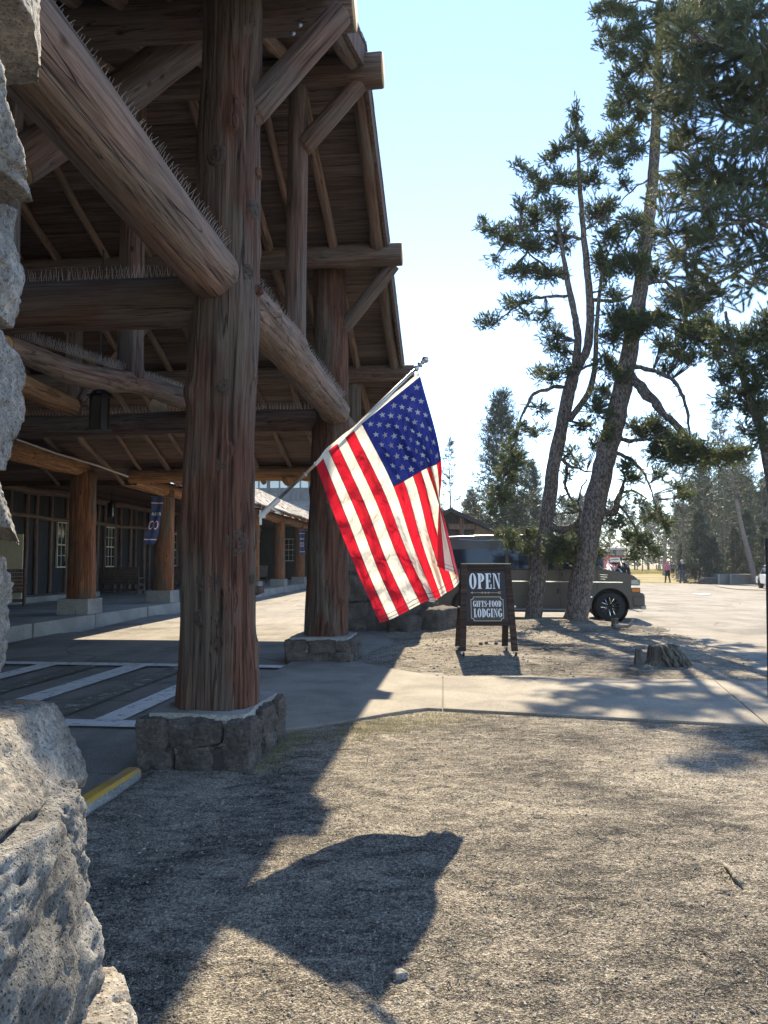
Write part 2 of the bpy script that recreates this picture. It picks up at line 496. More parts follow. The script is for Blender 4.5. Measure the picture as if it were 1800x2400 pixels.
# ================================================================== GROUND
def grid_sheet(name, xs, ys, zf, mat, smooth=True):
    X, Y = np.meshgrid(xs, ys); Z = zf(X.ravel(), Y.ravel())
    V = np.stack([X.ravel(), Y.ravel(), Z], 1)
    nx, ny = len(xs), len(ys)
    i = (np.arange(ny - 1)[:, None] * nx + np.arange(nx - 1)[None]).ravel()
    Q = np.stack([i, i + 1, i + nx + 1, i + nx], 1)
    return mesh_arrays(name, V, None, Q, [mat], smooth=smooth)
def sd_poly(X, Y, poly):
    """signed distance to a polygon, positive inside"""
    p = np.array([(a[0], a[1]) for a in poly]); q = np.roll(p, -1, 0)
    D = np.full(X.shape, 1e9); ins = np.zeros(X.shape, bool)
    for (ax, ay), (bx, by) in zip(p, q):
        ex, ey = bx - ax, by - ay
        t = np.clip(((X - ax) * ex + (Y - ay) * ey) / (ex * ex + ey * ey + 1e-12), 0, 1)
        D = np.minimum(D, np.hypot(X - ax - t * ex, Y - ay - t * ey))
        c = ((ay > Y) != (by > Y)) & (X < (bx - ax) * (Y - ay) / (by - ay + 1e-12) + ax)
        ins ^= c
    return np.where(ins, D, -D)

# the land: one sheet to the horizon
gx = np.concatenate([np.linspace(-740, -200, 8), np.linspace(-160, 160, 60), np.linspace(200, 740, 8)])
gy = np.concatenate([np.linspace(-340, -60, 8), np.linspace(-40, 300, 60), np.linspace(330, 640, 8)])
struct(put('ground', grid_sheet('ground', gx, gy, lambda x, y: -.14 + .03 * fbm(np.stack([x * .2, y * .2, x * 0], 1), 3, 5), M['floor'])))

# the asphalt: the drive under the canopy and the car park beyond, one sheet
ROAD = [W(-9.0, -30), W(-2.3, -30), W(-2.3, 6), W(-2.3, 30), (7.0, 20.0), (5.5, 8.0), (9, -30), (60, -30), (60, 40), (26, 57), (19.0, 59.5), (16.8, 66),
        (20, 92), (24, 118), (-70, 118), (-70, 76), W2(-8.95, 70), W2(-8.95, -30)]
ROAD = [W2(-8.95, -30), (60, -30), (60, 44), (26, 57), (19.0, 60.5), (16.6, 66), (19, 92), (24, 116), (-60, 118), (-60, 76), W2(-8.95, 70)]
rx = np.concatenate([np.linspace(-61, -14, 24), np.linspace(-13, 30, 87), np.linspace(32, 61, 16)])
ry = np.concatenate([np.linspace(-31, -2, 14), np.linspace(-1, 70, 143), np.linspace(71, 120, 50)])
def road_z(x, y):
    d = sd_poly(x, y, ROAD)
    z = .012 * fbm(np.stack([x * .25, y * .25, x * 0], 1), 2, 11)
    return np.where(d > 0, z, -.22) + 0.0
struct(put('road', grid_sheet('road', rx, ry, road_z, M['asphalt'])))

# bare earth yard in front of the walk
u_k = -2.42
YARD = [W(u_k, -8), W(u_k, 5.6), (-1.9, 5.9), (-1.0, 7.25), (-.94, 7.28), (0, 8.02), (.47, 8.34), (3.65, 7.44), (9, 6.0), (30, 2), (30, -8)]
yx = np.concatenate([np.linspace(-3.4, -2.2, 8), np.arange(-2.15, 4.6, .028), np.linspace(4.7, 30.5, 70)])
yy = np.concatenate([np.linspace(-8.5, 1.2, 30), np.arange(1.25, 8.9, .028)])
def rough_earth(x, y, seed):
    p = np.stack([x, y, x * 0], 1)
    drag = fbm(np.stack([x * 1.3 + y * .6, y * 3.4 - x * .8, x * 0], 1), 3, seed + 3)
    return .014 * fbm(p * .8, 3, seed) + .004 * drag + .004 * fbm(p * 11, 3, seed + 7, .6)
def yard_z(x, y):
    d = sd_poly(x, y, YARD)
    return np.clip(d * .5, -.2, .05) - .012 + rough_earth(x, y, 21) * np.clip(d * 4, 0, 1)
struct(put('earth_yard', grid_sheet('earth_yard', yx, yy, yard_z, M['dirt'])))

# bare earth island behind the walk, under the pines
ISLE = [(-.44, 12.2), (.73, 10.68), (5.04, 10.22), (5.75, 10.15), (6.1, 12.3), (6.55, 15.7), (6.8, 17.4), (7.0, 19.0), (6.6, 20.3), (4.5, 20.8), (0, 21.0),
        tuple(W(-1.6, 22.0)[:2]), tuple(W(-2.0, 18)[:2]), tuple(W(-1.75, 12.9)[:2])]
ix = np.arange(-1.2, 7.6, .05); iy = np.arange(9.8, 22.5, .05)
def isle_z(x, y):
    d = sd_poly(x, y, ISLE)
    m = np.clip(d / 1.6, 0, 1)
    mound = .10 * m + .16 * np.exp(-(((x - 4.3) / 1.9) ** 2 + ((y - 19.0) / 1.3) ** 2)) * m
    return np.where(d > 0, -.015 + mound + rough_earth(x, y, 41) * 1.5 * np.clip(d * 3, 0, 1), np.clip(d * .5, -.2, 0) - .015)
struct(put('earth_island', grid_sheet('earth_island', ix, iy, isle_z, M['dirt'])))
def isle_h(x, y): return float(isle_z(np.array([x]), np.array([y]))[0])
def yard_h(x, y): return float(yard_z(np.array([x]), np.array([y]))[0])

# concrete walk in four slabs with recessed joints
def prism(mb, pts, z0, z1, m=0):
    n = len(pts); c = np.mean([(p[0], p[1]) for p in pts], axis=0)
    V = [(p[0], p[1], z0) for p in pts] + [(p[0], p[1], z1) for p in pts]
    tes = tessellate_polygon([[Vector((p[0], p[1], 0)) for p in pts]])
    mb.add(V, T=[(n + a, n + b, n + c_) for a, b, c_ in tes], Q=[(i, (i + 1) % n, n + (i + 1) % n, n + i) for i in range(n)], m=m)
walk = MB()
prism(walk, [(-1.88, 7.4), (-.9, 7.32), (0, 8.06), (.5, 8.38), (9.5, 5.9), (9.5, 9.1), (.75, 10.62), (-.44, 12.1), (-1.47, 12.3)], -.25, -.03)
walk_o = struct(walk.build('sidewalk', M['joint']))
ZS = .05
slabs = [[(-1.90, 7.35), (-.94, 7.27), (-.45, 7.62), (0, 8.02), (.25, 8.22), (.47, 8.34), (.62, 8.30), (.80, 10.645), (.73, 10.67), (.2, 11.3), (-.44, 12.2), (-1.42, 12.45), (-1.62, 10.7)],
         [(.628, 8.298), (3.655, 7.438), (4.358, 10.29), (.808, 10.645)],
         [(3.67, 7.435), (6.6, 6.66), (7.1, 9.75), (4.37, 10.29)], [(6.62, 6.65), (9.5, 5.85), (9.5, 9.2), (7.12, 9.745)]]
for k, s in enumerate(slabs):
    mb = MB(); prism(mb, s, -.15, ZS + .003 * (k % 2))
    bevel(mb.build('slab', M['concrete'], walk_o), .012, 2, 50)

# crosswalk painted on the drive
cw = MB()
c0 = W(-9.0, 0); 
def strip(mb, u0, v0, u1, v1, z=.022):
    n = 24
    V = []; Q = []
    for i in range(n + 1):
        t = i / n
        if abs(u1 - u0) > abs(v1 - v0): a, b = W(u0 + (u1 - u0) * t, v0), W(u0 + (u1 - u0) * t, v1)
        else: a, b = W(u0, v0 + (v1 - v0) * t), W(u1, v0 + (v1 - v0) * t)
        V += [(a.x, a.y, z), (b.x, b.y, z)]
        if i: k = 2 * i; Q.append((k - 2, k - 1, k + 1, k))
    mb.add(V, Q=Q)
strip(cw, -8.6, 7.22, -2.62, 7.52)
cw_o = struct(cw.build('crosswalk', M['paint_white']))
for pts, mt in (((-8.6, 11.42, -2.55, 11.72), 'paint_white'), ((-3.72, 7.5, -3.42, 11.45), 'paint_white'), ((-5.18, 7.5, -4.84, 11.45), 'paint_white'), ((-6.6, 7.5, -6.28, 11.45), 'paint_white'),
                ((-4.42, 7.6, -4.12, 11.4), 'paint_worn'), ((-5.9, 7.6, -5.6, 11.4), 'paint_worn'), ((-8.0, 7.5, -7.7, 11.45), 'paint_white')):
    mb = MB(); strip(mb, *pts, z=.026 if mt == 'paint_white' else .024); mb.build('stripe', M[mt], cw_o)

# yellow kerb at the near edge of the drive
mb = MB()
prof = [(-.075, -.1), (-.075, .07), (-.05, .098), (.035, .102), (.055, .08), (.065, -.1)]
vs = np.concatenate([np.linspace(-6, 2, 14), np.linspace(2.2, 5.55, 30)])
V = []; Q = []; QM = []
for i, v in enumerate(vs):
    for u, z in prof:
        j = .008 * math.sin(v * 7.3 + u * 40) + .006 * math.sin(v * 19)
        p = W(u_k + u + j, v, z + .6 * j); V.append(tuple(p))
    if i:
        for k in range(5):
            a = (i - 1) * 6 + k; Q.append((a, a + 1, a + 7, a + 6)); QM.append(1 if k == 4 else 0)
e = (len(vs) - 1) * 6
mb.V.append(np.array(V)); mb.n = len(V); mb.Q.append(np.array(Q)); mb.QM.append(np.array(QM))
mb.T.append(np.array([(e, e + 1, e + 2), (e, e + 2, e + 3), (e, e + 3, e + 4), (e, e + 4, e + 5)])); mb.TM.append(np.zeros(4, int))
kerb = mb.build('yellow_kerb', [M['paint_yellow'], M['concrete_grey']])
struct(kerb)

# ================================================================== ROCKS
def cube_sphere(n):
    """unit cube grid, verts on cube surface"""
    V = []; Q = []; idx = {}
    def vid(p):
        k = tuple(np.round(p, 5))
        if k not in idx: idx[k] = len(V); V.append(p)
        return idx[k]
    lin = np.linspace(-1, 1, n + 1)
    for ax in range(3):
        for sgn in (-1, 1):
            for i in range(n):
                for j in range(n):
                    c = []
                    for a, b in ((i, j), (i + 1, j), (i + 1, j + 1), (i, j + 1)):
                        p = [0, 0, 0]; p[ax] = sgn; p[(ax + 1) % 3] = lin[a]; p[(ax + 2) % 3] = lin[b]; c.append(vid(tuple(p)))
                    Q.append(c if sgn > 0 else c[::-1])
    return np.array(V), np.array(Q)
_CS = {n: cube_sphere(n) for n in (4, 8, 14, 40, 64)}
def rock(size, seed, n=14, rough=.05, round_=.35, cuts=3, fine=1.0):
    V, Q = _CS[n]; V = V.copy(); rs = np.random.default_rng(seed)
    sph = V / np.linalg.norm(V, axis=1)[:, None]
    V = V * (1 - round_) + sph * round_ * 1.2
    s = np.array(size) / 2
    V = V * s
    m = s.min()
    V += np.stack([fbm(V / m * .55 + 9.1 * k, 2, seed + k) for k in range(3)], 1) * m * .12
    for c in range(cuts):
        d = rs.normal(size=3); d /= np.linalg.norm(d)
        h = (V @ d); lim = h.max() * rs.uniform(.70, .92)
        over = np.clip(h - lim, 0, None)
        V -= over[:, None] * d * .95
    nrm = sph
    r = fbm(V / m * 1.6, 4, seed + 31, .55) * rough * m * 1.6
    if n >= 40:
        r = r + fbm(V * 26, 4, seed + 77, .6, True) * .0042 * fine - np.clip(fbm(V * 34, 2, seed + 5) - .42, 0, 1) * .02 * fine
    V += nrm * r[:, None]
    return V, Q
def put_rock(name, parent, c, size, seed, n=14, rz=0.0, rough=.05, mat='stone', round_=.35, cuts=3, tilt=(0, 0), edge=None):
    V, Q = rock(size, seed, n, rough, round_, cuts)
    if edge:      # slide it sideways until its right edge is sighted where the photograph shows it
        R_ = np.array(Matrix.Rotation(rz, 3, 'Z') @ Matrix.Rotation(tilt[0], 3, 'X') @ Matrix.Rotation(tilt[1], 3, 'Y'))
        w = V @ R_.T + np.array(tuple(c)); dep = w[:, 1] * CT + (w[:, 2] - CAM_H) * ST
        need = (edge - 900) / 1803 * dep - w[:, 0]; c = (c[0] + need.min(), c[1], c[2])
    me = mesh_arrays(name, V, None, Q, [M[mat]], smooth=True)
    Mx = Matrix.Translation(Vector(c)) @ Matrix.Rotation(rz, 4, 'Z') @ Matrix.Rotation(tilt[0], 4, 'X') @ Matrix.Rotation(tilt[1], 4, 'Y')
    return put(name, me, parent, Mx)

# ================================================================== ENTRANCE CANOPY
canopy = thing('entrance_canopy', 'huge dark log entrance canopy with sloping plank roof over the drive', 'log canopy', W(-2.1, 9.4, 0), -A1)
def log_mesh(name, L, r0, r1, seed, mat, sides=22, ring=.16, rough=.03, knots=0, flare=0.0, wob=.012, cap=True, butt=0.02, grain=0.0, cracks=0):
    rs = np.random.default_rng(seed)
    nz = max(3, int(L / ring)); zs = np.linspace(0, L, nz + 1)
    zs = np.concatenate([[0], [butt], zs[1:-1], [L - butt], [L]]); nz = len(zs)
    th = np.arange(sides) * 2 * math.pi / sides
    TH, Z = np.meshgrid(th, zs)
    R = r0 + (r1 - r0) * (Z / L)
    if flare: R = R * (1 + flare * np.exp(-Z / .55))
    amp = np.zeros_like(R)
    for k in range(9):
        f = rs.integers(1, 8); amp += np.sin(f * TH + rs.uniform(0, 6.3) + Z * rs.normal() * .5) * rs.uniform(.2, 1) / f ** .5
    p = np.stack([np.cos(TH).ravel() * 1.3, np.sin(TH).ravel() * 1.3, Z.ravel() * 1.3], 1)
    amp2 = fbm(p, 3, seed + 3).reshape(R.shape)
    p3 = np.stack([np.cos(TH).ravel() * 6, np.sin(TH).ravel() * 6, Z.ravel() * .7], 1)
    amp3 = fbm(p3, 2, seed + 9).reshape(R.shape)
    R = R * (1 + rough * (.35 * amp + 1.1 * amp2 + .6 * amp3))
    for k in range(knots):
        kt, kz = rs.uniform(0, 6.283), rs.uniform(.05, .97) * L
        d = np.sqrt((((TH - kt + math.pi) % (2 * math.pi) - math.pi) * r0) ** 2 + ((Z - kz) * .8) ** 2)
        w = rs.uniform(.05, .11)
        R = R + .05 * rs.uniform(.4, 1) * np.exp(-(d / w) ** 2)
    if grain:
        p4 = np.stack([np.cos(TH).ravel() * 13, np.sin(TH).ravel() * 13, Z.ravel() * .55], 1)
        R = R + grain * fbm(p4, 3, seed + 21, .6).reshape(R.shape)
    for k in range(cracks):
        ct, cz, cl = rs.uniform(0, 6.283), rs.uniform(-.1, 1) * L, rs.uniform(.5, 2.6)
        wig = ct + .035 * np.sin(Z * 1.9 + k) + .012 * np.sin(Z * 7 + k * 2)
        d = ((TH - wig + math.pi) % (2 * math.pi) - math.pi) * r0
        win = np.clip(1 - np.abs((Z - cz) / cl) ** 3, 0, 1)
        R = R - rs.uniform(.012, .03) * win * np.exp(-(d / .0085) ** 2)
    R[0] *= .965; R[-1] *= .965
    ox = wob * (np.sin(Z * .9 + rs.uniform(0, 6)) + .6 * np.sin(Z * 2.3 + rs.uniform(0, 6))); oy = wob * (np.sin(Z * 1.1 + rs.uniform(0, 6)) + .6 * np.sin(Z * 2.0 + rs.uniform(0, 6)))
    V = np.stack([(R * np.cos(TH) + ox).ravel(), (R * np.sin(TH) + oy).ravel(), Z.ravel()], 1)
    i = (np.arange(nz - 1)[:, None] * sides + np.arange(sides)[None]).ravel(); k2 = (np.arange(nz - 1)[:, None] * sides + (np.arange(sides)[None] + 1) % sides).ravel()
    Q = np.stack([i, k2, k2 + sides, i + sides], 1)
    n = len(V); V = np.vstack([V, [ox[0, 0], oy[0, 0], 0], [ox[-1, 0], oy[-1, 0], L]])
    T = [(n, (k + 1) % sides, k) for k in range(sides)] + [(n + 1, (nz - 1) * sides + k, (nz - 1) * sides + (k + 1) % sides) for k in range(sides)]
    return mesh_arrays(name, V, T, Q, [M[mat], M['end_grain']], np.ones(len(T), int), np.zeros(len(Q), int), smooth=True)
_seed = [100]
def log(name, parent, a, b, r0, r1=None, mat='log_beam', **kw):
    a = Vector(a); b = Vector(b); r1 = r0 if r1 is None else r1
    _seed[0] += 1
    me = log_mesh(name, (b - a).length, r0, r1, _seed[0], mat, **kw)
    return put(name, me, parent, xf(a, b))
def spikes(parent, a, b, r, t0=.03, t1=.97, step=.035, h=.11, roll=0.0):
    """strip of thin anti-bird wires along the top of a log"""
    rs = np.random.default_rng(int(abs(a[0] * 100 + b[1] * 37)) + 5)
    a = Vector(a); b = Vector(b); d = b - a; L = d.length; dn = d.normalized()
    side = dn.cross(Vector((0, 0, 1))).normalized(); up = side.cross(dn)
    side, up = side * math.cos(roll) - up * math.sin(roll), up * math.cos(roll) + side * math.sin(roll)
    mb = MB(); n = int(L * (t1 - t0) / step)
    V = []; T = []
    for i in range(n):
        p = a + d * (t0 + (t1 - t0) * (i + .5) / n) + up * (r * .97)
        for sgn in (-1, 0, 1):
            tip = p + up * h * rs.uniform(.85, 1.05) + side * (sgn * h * .42 + rs.normal() * .006) + dn * rs.normal() * .012
            w = .0022
            q = p + side * sgn * .012
            for e in (side, dn):
                k = len(V); V += [q - e * w, q + e * w, tip + e * w * .6, tip - e * w * .6]; T += [(k, k + 1, k + 2), (k, k + 2, k + 3)]
    mb.add([tuple(x) for x in V], T=T)
    return stuff(mb.build('bird_spikes', M['wire'], parent))

U1, V1 = -2.03, 6.22      # near log column
U2, V2 = -2.26, 12.63     # far log column
RIDGE_V, RIDGE_Z, SLOPE = 9.2, 8.02, .41
RAKE_U, LEFT_U = -1.25, -15.0  # roof carried on at its unseen left end to keep sky light out
def roof_z(v): return RIDGE_Z - SLOPE * abs(v - RIDGE_V)

# --- plinths of the two columns
def plinth(u0, u1, v0, v1, h, seed, near):
    mb = MB(); c = W((u0 + u1) / 2, (v0 + v1) / 2, h / 2 - .06)
    mb.box(tuple(c), (u1 - u0 - .10, v1 - v0 - .10, h), rz=-A1)
    pl = mb.build('plinth', M['mortar'], canopy)
    rs = np.random.default_rng(seed); n = 40 if near else 14
    rows = [(0.0, h * .52), (h * .50, h * .985)]
    for r, (z0, z1) in enumerate(rows):
        cuts = [0, .34, .68, 1] if r == 0 else [0, .30, .78, 1]
        for side in ('front', 'back', 'right', 'left'):
            nn = n if side in ('front', 'right') else 8
            for a, b in zip(cuts[:-1], cuts[1:]):
                jit = rs.uniform(-.03, .03)
                a2, b2 = a + (jit if a else 0), b + (jit if b < 1 else 0)
                if side in ('front', 'back'):
                    uu = u0 + (u1 - u0) * (a2 + b2) / 2; vv = (v0 + .10) if side == 'front' else (v1 - .10); sz = ((u1 - u0) * (b2 - a2) * 1.01, .22, (z1 - z0) * 1.05)
                else:
                    uu = (u1 - .10) if side == 'right' else (u0 + .10); vv = v0 + (v1 - v0) * (a2 + b2) / 2; sz = (.22, (v1 - v0) * (b2 - a2) * 1.01, (z1 - z0) * 1.05)
                put_rock('stone', pl, W(uu, vv, (z0 + z1) / 2 - .02), sz, int(rs.integers(1e6)), nn, -A1, .08, 'stone_dark', .2, 5)
    V, Q = _CS[14]; V = V.copy()
    V = V * (1 - .04) + V / np.linalg.norm(V, axis=1)[:, None] * .04
    V = V * np.array([(u1 - u0) / 2 - .06, (v1 - v0) / 2 - .06, .05])
    V[:, :2] *= (1 + .035 * fbm(V * 3, 2, seed))[:, None]; V[:, 2] += .008 * fbm(V * 5, 2, seed + 1)
    me = mesh_arrays('cap', V, None, Q, [M['concrete_grey']], smooth=False)
    put('cap', me, pl, Matrix.Translation(W((u0 + u1) / 2, (v0 + v1) / 2, h - .035)) @ Matrix.Rotation(-A1, 4, 'Z'))
plinth(-2.49, -1.62, 5.72, 6.92, .43, 3, True)
plinth(-2.84, -1.78, 12.0, 13.2, .40, 5, False)

# --- log columns
c1 = log('column', canopy, W(U1 - .01, V1, .42), W(U1 + .045, V1 + .05, 7.0), .312, .245, 'log_column', sides=176, ring=.05, rough=.045, knots=26, flare=.07, wob=.014, grain=.006, cracks=26)
c2 = log('column', canopy, W(U2, V2, .39), W(U2 + .02, V2, 6.7), .345, .265, 'log_column', sides=110, ring=.08, rough=.05, knots=20, flare=.05, wob=.016, grain=.006, cracks=16)
# branch stubs on the near column
mb = MB()
for ang, z, r, l in ((.15, 1.32, .035, .10), (-.1, 3.85, .05, .10), (.1, 4.9, .055, .08), (-.05, 5.35, .05, .07), (.2, 4.4, .04, .07), (3.0, 2.35, .03, .05)):
    ctr = W(U1, V1, z); rr = .315 - .07 * (z / 7) - .03
    d = Vector((math.cos(ang), math.sin(ang), .15))
    mb = MB(); mb.tube([ctr + d * rr, ctr + d * (rr + l * .6), ctr + d * (rr + l)], [r * 1.35, r, r * .75], 9); mb.build('branch_stub', [M['log_column']], c1, smooth=True)
# healed knots on the face of the near column
for px, py, s in ((513, 1094, .05), (552, 1272, .085), (487, 1361, .075), (598, 1358, .045), (466, 1449, .045), (558, 1566, .045), (520, 905, .05), (575, 620, .05), (500, 350, .06), (590, 460, .06)):
    z = P(px, py, 6.1).z; f = (z - .42) / 6.58; ctr = W(U1 - .01 + .055 * f, V1 + .05 * f, z); r = (.312 - .067 * f) * (1 + .07 * math.exp(-(z - .42) / .55))
    x = P(px, py, 6.12).x - ctr.x; x = max(-r * .93, min(r * .93, x)); d = Vector((x, -math.sqrt(r * r - x * x), 0)).normalized()
    R = np.array(d.to_track_quat('Z', 'Y').to_matrix()); mb = MB(); n_ = 18
    mb.lathe(tuple(ctr + d * (r - .03)), [(s * 1.5, 0), (s * 1.25, .022), (s * .95, .036), (s * .78, .030), (s * .70, .036), (s * .52, .044), (s * .45, .036), (s * .28, .040), (.001, .034)], n_, R=R)
    V_ = mb.V[0]; V_ += np.stack([fbm(V_ * 16 + 7 * q, 2, 60 + q) for q in range(3)], 1) * .007; c_ = np.array(tuple(ctr)); V_[:, 2] = z + (V_[:, 2] - z) * 1.25
    mb.build('knot', [M['knot']], c1, smooth=True)

# --- beams along the drive
b = log('log_beam', canopy, W(-2.04, 1.6, 4.02), W(-2.05, V1 - .12, 3.98), .225, .222, 'log_beam', sides=40, ring=.10, rough=.022, knots=5)
spikes(b, W(-2.04, 1.6, 4.02), W(-2.05, V1 - .12, 3.98), .22, .12, .97, .085, .085, .55)
b = log('log_beam', canopy, W(-2.05, V1 + .1, 4.03), W(-2.08, V2 - .2, 4.10), .225, .23, 'log_beam', sides=32, ring=.10, rough=.03, knots=14)
spikes(b, W(-2.05, V1 + .1, 4.03), W(-2.08, V2 - .2, 4.10), .225, .03, .97, .10, .08, .55)
log('log_beam', canopy, W(-2.2, V2 + .1, 4.08), W(-2.2, 18.9, 4.02), .22, .22, 'log_dark', rough=.03)
b = log('log_beam', canopy, W(-4.05, V1 + .1, 3.50), W(-4.42, V2 - .1, 4.28), .105, .165, 'log_beam', rough=.04, knots=10, wob=.03)
spikes(b, W(-4.05, V1 + .1, 3.50), W(-4.42, V2 - .1, 4.28), .13)
log('log_beam', canopy, W(-6.75, V1, 4.32), W(-6.75, V2 - .1, 4.30), .19, .17, 'log_warm', rough=.04, knots=10)
log('log_beam', canopy, W(-5.3, V2 + .1, 4.3), W(-5.3, 18.6, 4.12), .17, .16, 'log_warm', rough=.04, knots=10)
# --- cross beams
ca, cb = W(-10.2, V1 + .02, 3.80), W(U1 - .15, V1 + .02, 3.84)
b = log('cross_beam', canopy, ca, cb, .20, .215, 'log_dark', sides=30, ring=.10, rough=.035, knots=12)
spikes(b, ca, cb, .20, .3, .98, .05, .12)
ca, cb = W(-10.2, V2, 3.97), W(U2 - .1, V2, 3.99)
b = log('cross_beam', canopy, ca, cb, .19, .19, 'log_dark', sides=26, rough=.035, knots=14)
spikes(b, ca, cb, .19, .2, .98, .06, .12)
ca, cb = W(-8.55, 18.85, 3.80), W(-1.0, 18.85, 3.84)
b = log('cross_beam', canopy, ca, cb, .17, .18, 'log_warm', sides=24, rough=.04, knots=16)
mb = MB(); p = W(-4.35, 18.75, 3.66); mb.lathe(tuple(p), [(.001, -.16), (.10, -.14), (.17, -.05), (.2, .05)], 12); mb.build('branch_stub', M['log_warm'], b, smooth=True)
# --- purlins and ridge log, each running out past the rake
for v, z, r in ((6.72, 6.72, .20), (RIDGE_V, 7.74, .21), (12.15, 6.58, .18), (15.1, 5.36, .17), (3.4, 5.40, .17), (0.2, 4.1, .17)):
    log('purlin', canopy, W(LEFT_U + 3, v, z), W(-.98, v, z + .02), r, r, 'log_dark', sides=22, rough=.045, knots=16)
# --- small rafters under the planks
us = [-1.36, -2.10, -2.66, -3.15, -3.62, -4.44, -5.2, -5.95, -6.8, -7.5, -8.3, -9.1, -9.9, -10.7]
for i, u in enumerate(us):
    for sg in (1, -1):
        vv = RIDGE_V + sg * .12; ve = 19.5 if sg > 0 else -1.1
        r = .11 if i == 0 else .068 + .012 * math.sin(i * 2.3)
        j = .10 * math.sin(i * 5.1 + sg)
        log('rafter', canopy, W(u, vv, roof_z(vv) - .05 - r), W(u + (0 if i == 0 else j), ve, roof_z(ve) - .05 - r), r, r * .85, 'log_dark' if i == 0 else 'log_beam', sides=12, ring=.3, rough=.05, knots=8, wob=.02)
# --- roof planks, one by one
pw = .205
for sg in (1, -1):
    L = math.hypot(1, SLOPE); n = int((10.4 if sg > 0 else 10.35) * L / pw)
    rot = math.atan(SLOPE) * -sg
    for i in range(n):
        v = RIDGE_V + sg * (i + .5) * pw / L
        R = (Matrix.Rotation(-A1, 4, 'Z') @ Matrix.Rotation(rot, 4, 'X'))
        ce = W((LEFT_U + RAKE_U) / 2 + .015 * math.sin(i * 3.7), v, roof_z(v) - .018 + .004 * math.sin(i * 7.1))
        mb = MB(); mb.box((0, 0, 0), (RAKE_U - LEFT_U + .02 * math.sin(i * 2.9), pw - .012, .036))
        put('plank', mb.mesh('plank', [M['plank']]), canopy, Matrix.Translation(ce) @ R)
    # weather deck and shingles above the planks
    mb = MB()
    R = np.array((Matrix.Rotation(-A1, 3, 'Z') @ Matrix.Rotation(rot, 3, 'X')))
    rw = 10.5 * L
    mid = W((LEFT_U + RAKE_U) / 2, RIDGE_V + sg * 5.25, roof_z(RIDGE_V + 5.25) + .04)
    mb.box(tuple(mid), (RAKE_U - LEFT_U + .06, rw, .05), R=R)
    rs = np.random.default_rng(88)
    for k in range(int(rw / .22)):
        vv = RIDGE_V + sg * (.1 + k * .22 / L)
        u = RAKE_U + .07
        for q in range(6):
            w = rs.uniform(.12, .24); t = .03
            cc = W(u - w / 2, vv, roof_z(vv) + .085 + .008 * rs.normal())
            mb.box(tuple(cc), (w - .01, .30, t), R=R @ np.array(Matrix.Rotation(sg * .06, 3, 'X'))); u -= w
    stuff(mb.build('roof_shingles', M['deadwood'], canopy))
# --- rake boards
for sg in (1, -1):
    mb = MB(); ve = RIDGE_V + sg * 10.4
    mb.bar(W(RAKE_U + .03, RIDGE_V, RIDGE_Z - .10), W(RAKE_U + .03, ve, roof_z(ve) - .10), .045, .26)
    mb.build('rake_board', M['log_dark'], canopy)
# --- king post, queen posts and braces
log('king_post', canopy, W(-2.08, RIDGE_V, 4.1), W(-2.06, RIDGE_V, 7.75), .135, .125, 'log_dark', rough=.03)
log('queen_post', canopy, W(-2.2, 15.3, 4.1), W(-2.2, 15.3, 5.35), .14, .13, 'log_dark', rough=.04)
log('queen_post', canopy, W(-6.8, V2, 4.1), W(-6.78, V2, 6.4), .145, .13, 'log_dark', rough=.04)
log('queen_post', canopy, W(-4.62, V2, 2.2 + 1.9), W(-4.6, V2, 6.4), .13, .13, 'log_dark', rough=.04)
log('queen_post', canopy, W(-4.0, V1, 3.95), W(-4.0, V1, 6.5), .125, .12, 'log_dark', rough=.04)
log('king_post', canopy, W(-4.2, RIDGE_V, 3.9), W(-4.2, RIDGE_V, 7.7), .16, .15, 'log_dark', rough=.04)
log('king_post', canopy, W(-7.0, RIDGE_V, 4.3), W(-7.0, RIDGE_V, 7.7), .15, .15, 'log_dark', rough=.04)
br = log('brace', canopy, W(-1.82, V1 + .05, 5.50), W(-1.08, V1 + .3, 6.52), .13, .115, 'log_dark', rough=.03)
for k in (0, 1):
    mb = MB()
    p = W(-1.44 + .06 * k, V1 - .02, 6.13 + .07 * k)
    mb.lathe(tuple(p), [(.001, -.005), (.020, -.005), (.024, 0), (.020, .004), (.010, .006), (.009, .012), (.001, .014)], 12, R=np.array(Matrix.Rotation(rad(90), 3, 'X')))
    mb.build('bolt_head', M['steel'], br)
log('brace', canopy, W(-1.98, RIDGE_V, 6.8), W(-1.25, RIDGE_V, 7.66), .125, .11, 'log_dark', rough=.03)
log('brace', canopy, W(-2.02, V2, 5.55), W(-1.12, V2 - .35, 6.48), .12, .11, 'log_dark', rough=.03)
log('brace', canopy, W(-2.2, 15.2, 4.1), W(-1.10, 15.1, 5.28), .12, .11, 'log_dark', rough=.03)
# struts up in the near gable
log('brace', canopy, W(-3.95, V1, 5.1), W(-2.9, 7.6, 7.1), .19, .21, 'log_dark', sides=28, rough=.03)
log('brace', canopy, W(-6.6, V2, 4.4), W(-5.2, V2 + .2, 6.3), .12, .11, 'log_beam', rough=.04)
log('brace', canopy, W(-6.9, V1 + .1, 4.1), W(-6.9, RIDGE_V, 6.6), .11, .11, 'log_beam', rough=.04)
# posts on the lodge side
for v in (V1, V2, 18.8):
    log('post', canopy, W(-9.7, v, .25), W(-9.7, v, 6.0 if v < 15 else 3.9), .30, .26, 'log_post', rough=.04, knots=10)

# --- stone pier at the near corner
pier = put('stone_pier', (lambda mb: (mb.box((-1.36, 1.30, 1.9), (.84, 1.0, 4.4)), mb.mesh('stone_pier', [M['mortar']]))[1])(MB()), canopy)
Yc = 1.87
